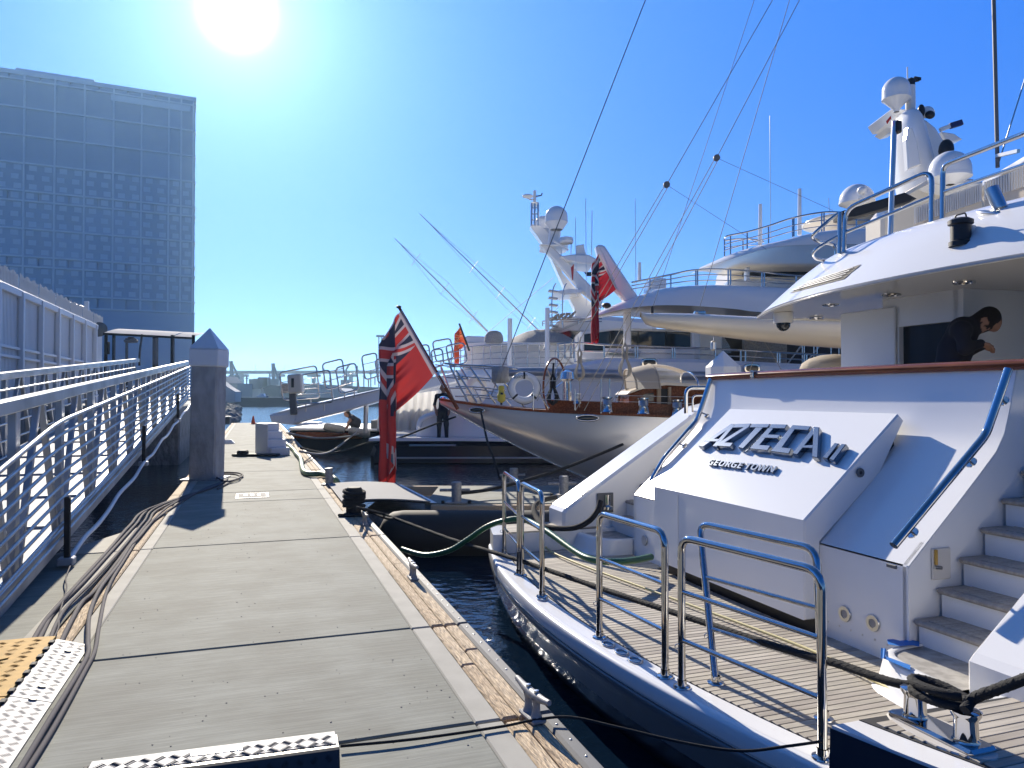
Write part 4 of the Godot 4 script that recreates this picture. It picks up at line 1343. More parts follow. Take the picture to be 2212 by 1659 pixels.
		for q in line([Vector3(3.74, 0.578, 0), Vector3(3.55, 0.565, 0), Vector3(3.42, 0.50, 0), Vector3(3.35, 0.32, 0), Vector3(3.31, 0.0, 0)], 4):
			var ss: float = sa + q.y if sd == 0 else sb - q.y
			var sg := 1.0 if sd == 0 else -1.0
			var ox := 0.10 * clampf((3.76 - q.x) * 3.0, 0.0, 1.0)
			lr.append(PackedVector3Array([T(q.x - ox, 0.556, ss), T(q.x - ox * 0.45, 0.60, ss), T(q.x - 0.008, 0.70, ss), T(q.x + 0.012, 0.722, ss), T(q.x + 0.05, 0.722, ss - 0.02 * sg), T(q.x + 0.055, 0.71, ss - 0.022 * sg)]))
			lt.append(lr[-1][5])
		var lm := MB.new()
		lm.grid(lr)
		var ld := obj("landing", lm, M.white, o)
		lm = MB.new()
		for i in lt.size() - 1:
			lm.quad(lt[i], lt[i + 1], Vector3(4.0, 0.71, lt[i + 1].z), Vector3(4.0, 0.71, lt[i].z))
		obj("non_slip_pad", lm, M.canvas_grey, ld)
		# outer bulwark with a sloping top
		var s0 := 2.36 if sd == 0 else 7.5
		var s1 := 2.85 if sd == 0 else 7.93
		var tp := [3.42, 0.50, 3.42, 0.86, 3.46, 0.90, 5.0, 2.08, 5.4, 2.18, 7.5, 2.3, 7.5, 0.3, 3.6, 0.3] if sd == 0 else [3.18, 0.50, 3.18, 0.93, 3.22, 0.97, 4.95, 2.06, 5.4, 2.15, 7.5, 2.3, 7.5, -0.2, 3.6, -0.2]
		pprism("side_bulwark", pv(tp), s1 - s0, Transform3D(Basis(Vector3.RIGHT, Vector3.UP, Vector3.BACK), T(0, 0, s1)), M.white, o, 0.03)
	# chock opening with its roller in the far bulwark
	var ch := zs(1307, 1086, 7.49)
	var ck := pbox("chock_recess", ch + Vector3(0, 0, 0.004), Vector3(0.20, 0.22, 0.012), M.rubber_grey, o, 0.02)
	plathe("roller", [Vector2(0.0, 0.0), Vector2(0.06, 0.0), Vector2(0.06, 0.03), Vector2(0.035, 0.05), Vector2(0.035, 0.16), Vector2(0, 0.16)], Transform3D(Basis.IDENTITY, ch + Vector3(0.02, -0.07, 0.02)), M.chrome, ck, 16)
	var pa := zs(1253, 1072, 7.49)
	var pb := zs(1296, 1036, 7.49)
	pbar("bulwark_strip", pa + Vector3(0, 0, 0.008), pb + Vector3(0, 0, 0.008), 0.016, 0.016, M.steel, o)
	# recess with a valve in the near stair wall
	var rc := zs(2031, 1217, 3.46)
	var rcs := pbox("valve_recess", rc + Vector3(0, 0, 0.006), Vector3(0.15, 0.19, 0.012), M.soffit, o, 0.02)
	ptube("valve_pipe", two(rc + Vector3(-0.055, 0.09, 0.02), rc + Vector3(-0.055, 0.0, 0.02)), 0.01, M.yellow, rcs)
	ptube("valve", two(rc + Vector3(-0.07, -0.015, 0.02), rc + Vector3(-0.02, -0.02, 0.025)), 0.012, M.chrome, rcs)
	# handrails with stand-off brackets
	for e in [[[2186, 797, 3.40], [2137, 940, 3.42], [1939, 1178, 3.42]], [[1541, 818, 6.80], [1511, 908, 6.84], [1440, 990, 6.84], [1396, 1066, 6.84]]]:
		var p := []
		for q in e:
			p.append(zs(q[0], q[1], q[2]) + Vector3(-0.03, 0, 0))
		var hr := ptube("handrail", bend(p, 0.05), 0.026, M.chrome, o, 14)
		var near: bool = e.size() == 3
		for f in ([[0, 0.42], [1, 0.22], [1, 0.86]] if near else [[0, 0.8], [1, 0.6]]):
			var a: Vector3 = p[f[0]]
			var q: Vector3 = a.lerp(p[f[0] + 1], f[1])
			var w := q + (Vector3(0.075, -0.03, -0.03) if near else Vector3(0.05, -0.03, 0.06))
			ptube("bracket", two(q, w), 0.009, M.chrome, hr, 8)
			plathe("bracket_disc", [Vector2(0.0, 0.008), Vector2(0.036, 0.006), Vector2(0.038, 0.0)], Transform3D(Basis(Vector3.BACK, 0.95), w), M.chrome, hr, 16)
	# small gate hoop at the head of the far stairs
	var ga := zs(1482, 893, 7.6)
	var gb := zs(1538, 838, 7.6)
	ptube("gate_hoop", bend([ga, Vector3(ga.x, gb.y, ga.z), gb + Vector3(0.3, 0, 0)], 0.09), 0.024, M.chrome, o, 12)
	ptube("gate_hoop", bend([ga + Vector3(0.09, 0, 0), Vector3(ga.x + 0.09, gb.y - 0.09, ga.z), gb + Vector3(0.3, -0.09, 0)], 0.06), 0.012, M.chrome, o, 10)
	# blue masking tape by the foot of the near stairs
	for q in [[1916, 1381, 1986, 1384, 1986, 1396, 1918, 1393], [1903, 1400, 1914, 1401, 1912, 1422, 1902, 1422], [1903, 1420, 1913, 1417, 1967, 1436, 1966, 1449]]:
		var m := MB.new()
		var c := []
		for i in 4:
			c.append(fd(gp(q[i * 2], q[i * 2 + 1], 0.729 + 0.002 * i)))
		var rows2 := []
		for i in 6:
			var f := i / 5.0
			rows2.append(PackedVector3Array([(c[0] as Vector3).lerp(c[1], f) + Vector3(0, 0.004 * sin(i * 2.2), 0), (c[3] as Vector3).lerp(c[2], f) + Vector3(0, 0.004 * cos(i * 1.7), 0)]))
		m.grid(rows2)
		tag(obj("masking_tape", m, M.tape_blue, o), "strip of blue masking tape")
	# seams and small fastenings in the gelcoat
	for q in [[5.80, 0.7, 1.32]]:
		pbox("panel_seam", T(3.5685, (q[1] + q[2]) * 0.5, q[0]), Vector3(0.003, q[2] - q[1], 0.004), M.soffit, hatch)
	for k in 7:
		plathe("screw", [Vector2(0.0, 0.003), Vector2(0.006, 0.002), Vector2(0.007, 0.0)], Transform3D(Basis(Vector3.BACK, PI / 2), T(3.709, 0.66, 3.52 + 0.1 * k)), M.steel, o, 8)

# plan of the overhanging boat deck: aft edge in t for every s
func ov_t(s: float) -> float: return 5.85 + 1.15 * pow(absf(s - 5.2) / 4.0, 2.2)
func az_upper(o: Node3D) -> void:
	var hs := 3.33
	# soffit
	var rows := []
	for i in 33:
		var s := lerpf(9.2, 1.2, i / 32.0)
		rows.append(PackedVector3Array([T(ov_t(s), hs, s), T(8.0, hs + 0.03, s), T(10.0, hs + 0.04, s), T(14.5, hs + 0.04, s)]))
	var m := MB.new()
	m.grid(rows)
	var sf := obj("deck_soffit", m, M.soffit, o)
	# rolled fascia
	rows = []
	for i in 65:
		var s := lerpf(9.2, 1.2, i / 64.0)
		var f := smoothstep(0.0, 1.0, clampf((9.25 - s) / 1.9, 0.0, 1.0))
		var t := ov_t(s)
		var row := PackedVector3Array([T(t + 0.03, hs - 0.004, s), T(t, hs + 0.03, s)])
		for k in 9:
			var g := k / 8.0
			row.append(T(t + (0.0 + 1.0 * g) * (0.12 + 0.88 * f), hs + 0.03 + 0.74 * f * sin(g * PI * 0.5 * 0.98) * (1.0 - 0.06 * g), s))
		row.append(T(14.5, hs + 0.03 + 0.70 * f, s))
		rows.append(row)
	m = MB.new()
	m.grid(rows)
	obj("deck_fascia", m, M.white, o)
	# port side edge
	m = MB.new()
	m.quad(T(ov_t(9.2), hs, 9.2), T(14.5, hs + 0.04, 9.2), T(14.5, hs + 0.12, 9.2), T(ov_t(9.2) + 0.1, hs + 0.05, 9.2))
	obj("deck_side_edge", m, M.white, o)
	# louvre let into the fascia: a dark slot with blades
	var fas := func(px: float, py: float) -> Vector3:     # meet the rolled fascia
		var r := fd(ray(px, py))
		var c := Vector3(0, EYE, 0)
		var best := c + r * 8.0
		var d := 5.0
		while d < 13.0:
			var p := c + r * d
			var s := -p.z
			var f := smoothstep(0.0, 1.0, clampf((9.25 - s) / 1.9, 0.0, 1.0))
			var g := clampf((p.x - ov_t(s)) / (0.12 + 0.88 * f), 0.0, 1.0)
			var hh := hs + 0.03 + 0.74 * f * sin(g * PI * 0.49) * (1.0 - 0.06 * g)
			if p.x >= ov_t(s) and p.y < hh:
				best = p
				break
			d += 0.01
		return best
	var A: Vector3 = fas.call(1706, 634)
	var B: Vector3 = fas.call(1757, 606)
	var C: Vector3 = fas.call(1862, 571)
	var D: Vector3 = fas.call(1824, 603)
	var out := (B - A).cross(D - A).normalized()
	if out.x > 0: out = -out
	var lg := []
	for j in 6:
		var row := PackedVector3Array()
		for i in 15:
			var f := i / 14.0
			var e0 := Vector2(1706, 634).lerp(Vector2(1757, 606), j / 5.0)
			var e1 := Vector2(1824, 603).lerp(Vector2(1862, 571), j / 5.0)
			var e := e0.lerp(e1, f)
			row.append(fas.call(e.x, e.y) + out * 0.008)
		lg.append(row)
	var lm := MB.new()
	lm.grid(lg)
	var lv := obj("louvre", lm, M.caulk, o)
	for k in range(1, 5):
		var p := PackedVector3Array()
		for i in range(0, 14):
			p.append((lg[k][i] as Vector3) + out * 0.012)
		ptube("louvre_blade", p, 0.006, M.alu_dull, lv, 6)
	# lantern, flag socket
	var lc: Vector3 = fas.call(2072, 527)
	var ln := plathe("stern_lantern", [Vector2(0.0, -0.02), Vector2(0.10, -0.02), Vector2(0.10, 0.02), Vector2(0.085, 0.03), Vector2(0.085, 0.17), Vector2(0.105, 0.18), Vector2(0.105, 0.215), Vector2(0.07, 0.235), Vector2(0, 0.24)], Transform3D(Basis.IDENTITY, lc + Vector3(0.02, 0, 0)), M.black, o, 22)
	ptube("lantern_handle", bend([lc + Vector3(0.02, 0.22, -0.06), lc + Vector3(0.02, 0.275, -0.05), lc + Vector3(0.02, 0.275, 0.05), lc + Vector3(0.02, 0.22, 0.06)], 0.02), 0.008, M.black, ln, 6)
	pbox("lantern_bracket", lc + Vector3(0.13, 0.09, 0), Vector3(0.06, 0.17, 0.1), M.white_matt, ln, 0.01)
	var sc: Vector3 = fas.call(2140, 465)
	var sb := Basis(Vector3(0, 0, 1), -0.0) * Basis(Vector3.RIGHT, 0.5)
	var so := plathe("flag_socket", [Vector2(0.055, 0.0), Vector2(0.06, 0.02), Vector2(0.06, 0.22), Vector2(0.052, 0.22), Vector2(0.05, 0.06)], Transform3D(Basis(Vector3(0, 0, 1), 0.12) * Basis(Vector3.RIGHT, -0.32), sc + Vector3(0.1, 0.06, 0.02)), M.steel, o, 20)
	var ft := MB.new()
	ft.ball(sc + Vector3(0.06, 0.02, 0.0), Vector3(0.07, 0.03, 0.20), 16, Basis(Vector3.RIGHT, 0.3))
	obj("socket_foot", ft, M.steel, so)
	# downlights, dome camera
	for q in [[2082, 610], [1925, 637], [1794, 659], [1763, 687], [2150, 640]]:
		var c := fd(gp(q[0], q[1], hs + 0.01))
		plathe("downlight", [Vector2(0.0, 0.0), Vector2(0.075, -0.002), Vector2(0.08, -0.012), Vector2(0.10, -0.012), Vector2(0.105, 0.0)], Transform3D(Basis.IDENTITY, c), M.chrome, sf, 22)
	var dc := fd(gp(1692, 676, hs))
	var dm := plathe("dome_camera", [Vector2(0.13, 0.0), Vector2(0.13, -0.12), Vector2(0.12, -0.14), Vector2(0.0, -0.14)], Transform3D(Basis.IDENTITY, dc), M.soffit, o, 20)
	var gl := MB.new()
	gl.ball(dc + Vector3(0, -0.15, 0), Vector3(0.095, 0.10, 0.095), 18)
	obj("dome_glass", gl, M.glass_dark, dm)
	# aft deck inside
	pbox("deck_floor", T(9.3, 1.43, 5.2), Vector3(9.2, 0.1, 5.6), M.teak1, o)
	pbox("hull_body", T(10.3, 0.7, 5.2), Vector3(8.6, 1.36, 5.6), M.white, o)
	var bw := [[6.10, 6.98]]
	pbox("bulkhead", T(7.2, 2.44, 6.9), Vector3(0.1, 1.88, 0.24), M.white, o, 0.01)
	pbox("bulkhead", T(7.2, 3.19, 6.36), Vector3(0.1, 0.36, 0.86), M.white, o)
	pbox("bulkhead", T(7.2, 2.44, 6.02), Vector3(0.1, 1.88, 0.12), M.white, o, 0.03)
	# dark doorway with a pale green drum showing behind it
	pbox("door_glass", T(7.24, 2.24, 6.43), Vector3(0.03, 1.55, 0.72), M.glass_dark, o)
	pbox("inner_locker", T(7.20, 1.98, 6.22), Vector3(0.02, 0.98, 0.30), mat("locker_green", Color(0.035, 0.075, 0.07), 0.4), o, 0.006)
	# protective sheet fixed over the port wing
	var pg := MB.new()
	pg.box(T(7.12, 2.44, 7.22), Vector3(0.03, 1.62, 0.86), Basis.IDENTITY, 0.01)
	obj("cover_sheet", pg, M.white_matt, o)
	pbox("alcove_wall", T(9.0, 2.44, 4.4), Vector3(0.1, 1.9, 4.0), M.white, o)
	pbox("alcove_side", T(8.1, 2.44, 5.99), Vector3(1.7, 1.9, 0.08), M.white, o)
	pbox("locker_front", T(7.9, 2.44, 4.75), Vector3(0.05, 1.8, 0.8), M.white, o, 0.01)
	for q in [[2.0, 0.0]]:
		pbox("white_bin", T(7.55, 2.1, 5.16), Vector3(0.2, 1.0, 0.16), M.white_matt, o, 0.04)
	# dark cover of a folded table beyond the cap rail
	var tcv := MB.new()
	tcv.ball(fd(at(1800, 797, 11.0)), Vector3(0.45, 0.22, 0.5), 18)
	obj("table_cover", tcv, M.canvas, o)

func az_top(o: Node3D) -> void:
	# rails on the boat deck
	var P := func(px: float, py: float, d: float) -> Vector3: return fd(at(px, py, d))
	var r0 := 0.027
	var ra := ptube("deck_rail", bend([P.call(1823, 545, 8.9), P.call(1826, 452, 8.9), P.call(2013, 367, 8.1), P.call(2012, 480, 8.1)], 0.14), r0, M.chrome, o, 12)
	ptube("rail_bar", two(P.call(1827, 502, 8.9), P.call(2011, 425, 8.1)), 0.019, M.chrome, ra, 10)
	var rb := ptube("deck_rail", bend([P.call(2035, 475, 8.0), P.call(2037, 357, 8.0), P.call(2212, 289, 7.0), P.call(2330, 245, 6.3)], 0.1), r0, M.chrome, o, 12)
	ptube("rail_bar", two(P.call(2037, 415, 8.0), P.call(2330, 316, 6.4)), 0.019, M.chrome, rb, 10)
	ptube("deck_rail", two(P.call(1813, 548, 8.95), P.call(1814, 458, 8.95)), r0, M.chrome, o, 12)
	var c1 := [P.call(1814, 459, 8.95), P.call(1790, 477, 9.0), P.call(1764, 500, 9.0), P.call(1755, 512, 9.1), P.call(1770, 522, 9.4), P.call(1795, 527, 9.5), P.call(1804, 534, 9.5), P.call(1806, 552, 9.5)]
	ptube("curved_rail", line(c1, 5), 0.022, M.chrome, o, 12)
	var c2 := [P.call(1814, 508, 8.95), P.call(1788, 522, 9.0), P.call(1765, 537, 9.0), P.call(1756, 550, 9.1), P.call(1764, 560, 9.4), P.call(1785, 562, 9.5)]
	ptube("curved_rail", line(c2, 5), 0.018, M.chrome, o, 12)
	var js := ptube("jack_staff", two(P.call(1923, 512, 9.4), P.call(1932, 262, 9.4)), 0.033, M.steel, o, 12)
	pbox("staff_lamp", P.call(1938, 275, 9.4), Vector3(0.09, 0.16, 0.1), M.black, js, 0.02)
	# canvas screens laced behind the rail
	for q in [[1975, 450, 2120, 398, 9.0, 8.4], [2126, 396, 2300, 330, 8.35, 7.2]]:
		var m := MB.new()
		var rows := []
		for i in 13:
			var f := i / 12.0
			var a: Vector3 = P.call(lerpf(q[0], q[2], f), lerpf(q[1], q[3], f), lerpf(q[4], q[5], f))
			rows.append(PackedVector3Array([a, a - Vector3(0, 0.22, 0), a - Vector3(0, 0.62, 0)]))
		m.grid(rows)
		var cv := obj("canvas_screen", m, M.canvas, o)
		var lace := MB.new()
		for i in 30:
			var f := (i + 0.5) / 30.0
			var a: Vector3 = P.call(lerpf(q[0], q[2], f), lerpf(q[1], q[3], f), lerpf(q[4], q[5], f) - 0.02)
			lace.box(a - Vector3(0, 0.09, 0), Vector3(0.018, 0.20, 0.018))
		tag(obj("lacing", lace, M.canvas_white, cv), "", "", "", "stuff")
	# hard top wedge at the right
	var ht := MB.new()
	var w := []
	for i in 7:
		var f := i / 6.0
		var a: Vector3 = P.call(lerpf(2122, 2330, f), lerpf(392, 268, f), lerpf(9.6, 8.2, f))
		w.append(PackedVector3Array([a + Vector3(0.0, -0.06, 0), a, a + Vector3(0.5, 0.10 * f + 0.03, -0.3), a + Vector3(2.5, 0.2, -1.6)]))
	ht.grid(w)
	obj("hard_top", ht, M.white, o)
	w = []
	for i in 7:
		var f := i / 6.0
		var a: Vector3 = P.call(lerpf(2118, 2330, f), lerpf(398, 290, f), lerpf(9.65, 8.3, f))
		w.append(PackedVector3Array([a, a + Vector3(0, -0.17, 0), a + Vector3(2.5, -0.12, -1.6)]))
	ht = MB.new()
	ht.grid(w)
	obj("hard_top_lining", ht, M.cream, o)
	# superstructure under the mast
	var body := [1905, 560, 1905, 470, 1930, 440, 1954, 418, 2007, 387, 2030, 384, 2124, 392, 2200, 392, 2200, 560]
	var toD := func(poly: Array, d: float, thick: float, mt: Material, nm: String, r := 0.03) -> MeshInstance3D:
		var m := MB.new()
		var pl := PackedVector2Array()
		for i in range(0, poly.size(), 2):
			var q := at(poly[i], poly[i + 1], d)
			pl.append(Vector2(q.x, q.y))
		m.prism(pl, -thick, DOCK.affine_inverse() * Transform3D(Basis.IDENTITY, Vector3(0, 0, -d)), r)
		return obj(nm, m, mt, o)
	toD.call(body, 12.0, 0.6, M.cream, "upper_house", 0.05)
	toD.call([1812, 458, 1830, 452, 1956, 415, 1982, 428, 1968, 436, 1850, 470, 1815, 474], 11.0, 0.25, M.black, "sun_awning", 0.02)
	# radar mast, leaning aft with a broad curved fin
	var mast := MB.new()
	var sec := [[425, 1955, 2012, 0.5], [380, 1947, 2005, 0.5], [342, 1941, 1997, 0.48], [306, 1937, 1990, 0.44], [280, 1937, 1985, 0.4], [262, 1940, 1980, 0.36], [250, 1943, 1974, 0.3], [244, 1950, 1968, 0.2]]
	var rows := []
	for q in sec:
		var row := PackedVector3Array()
		for j in 20:
			var g := TAU * j / 20
			var cx: float = (q[1] + q[2]) * 0.5
			var hw: float = (q[2] - q[1]) * 0.5
			var e := at(cx + hw * signf(cos(g)) * pow(absf(cos(g)), 0.75), q[0], 13.0)
			row.append(fd(e + Vector3(0, 0, sin(g) * q[3])))
		rows.append(row)
	mast.grid(rows, true)
	obj("radar_mast", mast, M.white, o)
	toD.call([1972, 249, 2004, 258, 2024, 274, 2044, 306, 2056, 330, 2060, 410, 2004, 425, 1992, 350, 1982, 300, 1970, 266], 13.0, 0.4, M.white, "mast_fin", 0.05)
	toD.call([1962, 366, 1958, 300, 1962, 274, 1972, 276, 1983, 310, 1990, 355], 12.42, 0.14, M.white, "mast_panel", 0.02)
	toD.call([1924, 238, 1930, 232, 1975, 236, 1990, 246, 1968, 253, 1935, 254], 13.3, 0.9, M.white, "mast_platform", 0.04)
	toD.call([1918, 274, 1934, 272, 1946, 277, 1930, 281], 13.2, 0.5, M.white, "lamp_shelf", 0.01)
	toD.call([2035, 284, 2062, 288, 2080, 300, 2060, 307, 2046, 304], 13.2, 0.8, M.white, "radar_shelf", 0.02)
	var dome := func(px: float, top: float, bot: float, w_: float, d: float, stem: float) -> MeshInstance3D:
		var c := at(px, bot, d)
		var r := w_ * 0.5 / FL * d
		var hh := (bot - top) / FL * d
		var pr := [Vector2(r * 0.2, -stem), Vector2(r * 0.25, -minf(r * 0.75, stem)), Vector2(r * 0.92, -r * 0.05), Vector2(r * 1.02, 0.0), Vector2(r * 1.02, r * 0.12), Vector2(r, r * 0.14), Vector2(r, hh - r)]
		for k in 9:
			var g := PI * 0.5 * k / 8.0
			pr.append(Vector2(r * cos(g), hh - r * 0.98 + r * 0.98 * sin(g)))
		var m := MB.new()
		m.lathe(pr, Transform3D(Basis.IDENTITY, fd(c)), 28)
		return obj("radome", m, M.white, o)
	dome.call(1936, 167, 215, 57, 13.0, 0.22)
	dome.call(2052, 327, 385, 84, 11.3, 0.1)
	toD.call([2030, 386, 2040, 382, 2100, 385, 2126, 392, 2124, 402, 2080, 400, 2040, 392], 11.4, 1.2, M.white, "dome_shelf", 0.03)
	dome.call(1851, 398, 440, 72, 12.6, 0.1)
	var cd := dome.call(2001, 230, 247, 33, 13.0, 0.06) as MeshInstance3D
	var sp := MB.new()
	sp.ball(fd(at(1990, 240, 12.85)), Vector3(0.06, 0.12, 0.06), 12)
	sp.ball(fd(at(2009, 248, 12.85)), Vector3(0.09, 0.07, 0.07), 12)
	obj("search_camera", sp, M.black, o)
	var cam := MB.new()
	cam.box(fd(at(1863, 418, 12.1)), Vector3(0.12, 0.22, 0.14), Basis.IDENTITY, 0.03)
	cam.ball(fd(at(1861, 411, 12.0)), Vector3(0.06, 0.06, 0.08), 12)
	obj("deck_camera", cam, M.white_matt, o)
	pbar("radar_scanner", fd(at(2030, 281, 13)), fd(at(2052, 272.5, 13)), 0.06, 0.07, M.white, o, 0.01)
	pbar("radar_scanner", fd(at(2052, 272.5, 13)), fd(at(2078, 264.5, 13)), 0.08, 0.10, mat("radar_blue", Color(0.02, 0.03, 0.11), 0.4), o, 0.01)
	ptube("mast_pole", two(fd(at(1967, 244, 13.1)), fd(at(1966, 186, 13.1))), 0.085, M.white, o, 12)
	ptube("whip_aerial", two(fd(at(1961, 186, 13.1)), fd(at(1960, 145, 13.1))), 0.012, M.white, o, 6)
	pbox("anemometer", fd(at(1968, 181, 13.1)), Vector3(0.12, 0.2, 0.12), M.black, o, 0.03)
	ptube("wind_vane", bend([fd(at(1969, 177, 13.1)), fd(at(1985, 174, 13.1)), fd(at(1985, 170, 13.1))], 0.03), 0.018, M.black, o, 6)
	pbox("vane_blade", fd(at(1982, 169.5, 13.1)), Vector3(0.14, 0.05, 0.03), M.black, o)
	var hn := MB.new()
	hn.ball(fd(at(2044, 324, 12.4)), Vector3(0.12, 0.18, 0.12), 12)
	obj("loudspeaker", hn, M.black, o)
	# tall whip aerials with stays at the right
	for q in [[2155, 362, 2145, -60, 0.035], [2158, 350, 2230, 120, 0.014]]:
		ptube("whip_aerial", two(P.call(q[0], q[1], 11.0), P.call(q[2], q[3], 11.0)), q[4] * 0.8, M.steel if q[4] < 0.03 else M.rubber_grey, o, 8)
	pbar("aerial_bracket", P.call(2153, 337, 11.0), P.call(2200, 326, 10.6), 0.05, 0.05, M.steel, o)

# ---- the yachts further off, moored side by side along the view's x axis
# deck with a rounded aft edge: outline in pixels of its upper and lower lip at distance d, carried back by depth
func lip(nm: String, up: Array, lo: Array, d: float, depth: float, mt: Material, par: Node, soff: Material = null) -> void:
	var n := 25
	var rows := []
	var srows := []
	var pu := []
	var pl := []
	for i in range(0, up.size(), 2): pu.append(Vector3(up[i], up[i + 1], 0))
	for i in range(0, lo.size(), 2): pl.append(Vector3(lo[i], lo[i + 1], 0))
	var cu := line(pu, 8)
	var cl := line(pl, 8)
	var xl0 := cl[0].x
	var xl1 := cl[-1].x
	for i in n + 1:
		var x := lerpf(xl0, xl1, float(i) / n)
		var yl := _yat(cl, x)
		var yu := _yat(cu, maxf(x, cu[0].x))
		var f := float(i) / n
		var dd := d + depth * 0.42 * pow(1.0 - minf(f * 2.2, 1.0), 2.0)     # the tip curves away
		var a := at(x, yl, dd)
		var b := at(x, minf(yu, yl - 0.5), dd + 0.5)
		var row := PackedVector3Array([a + Vector3(0, 0, -0.25), a])
		for k in 7:
			var g := k / 6.0
			row.append(Vector3(lerpf(a.x, b.x, g), lerpf(a.y, b.y, sin(g * PI * 0.5)), lerpf(a.z, b.z, g * g)) + Vector3(0, 0, 0))
		row.append(b + Vector3(0, 0.02, -depth * (0.25 + 0.75 * minf(f * 3.0, 1.0))))
		rows.append(row)
		var back := -depth * (0.05 + 0.95 * minf(f * 2.5, 1.0))
		srows.append(PackedVector3Array([a + Vector3(0, -0.005, -0.02), a + Vector3(0.0, -0.03, back * 0.5), a + Vector3(0, -0.03, back)]))
	var m := MB.new()
	m.grid(rows)
	obj(nm, m, mt, par)
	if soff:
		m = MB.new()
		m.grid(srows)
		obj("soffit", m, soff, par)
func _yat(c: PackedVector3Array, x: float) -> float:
	for i in c.size() - 1:
		if x <= c[i + 1].x or i == c.size() - 2:
			var w := c[i + 1].x - c[i].x
			return lerpf(c[i].y, c[i + 1].y, clampf((x - c[i].x) / (w if absf(w) > 0.01 else 1.0), 0.0, 1.0))
	return c[0].y
func deck_rail(nm: String, top: Array, dy: Array, d: float, posts: Array, foot: Array, par: Node, r := 0.03, dcurve := 0.0) -> void:
	var c := []
	for i in range(0, top.size(), 2):
		var f := float(i) / (top.size() - 2)
		c.append(Vector3(top[i], top[i + 1], d + dcurve * pow(1.0 - f, 2.0)))
	var cc := line(c, 6)
	var fp := []
	for i in range(0, foot.size(), 2): fp.append(Vector3(foot[i], foot[i + 1], 0))
	var fc := line(fp, 6)
	var k := 0
	for y in dy:
		var p := PackedVector3Array()
		for q in cc:
			p.append(at(q.x, lerpf(q.y, _yat(fc, q.x), y), q.z))
		ptube(nm if k == 0 else "rail_bar", p, r if k == 0 else r * 0.62, M.chrome, par, 8)
		k += 1
	for x in posts:
		var dd := d
		for i in cc.size() - 1:
			if x <= cc[i + 1].x:
				dd = cc[i].z
				break
		ptube("rail_post", two(at(x, _yat(cc, x), dd), at(x, _yat(fc, x), dd)), r * 0.9, M.chrome, par, 8)

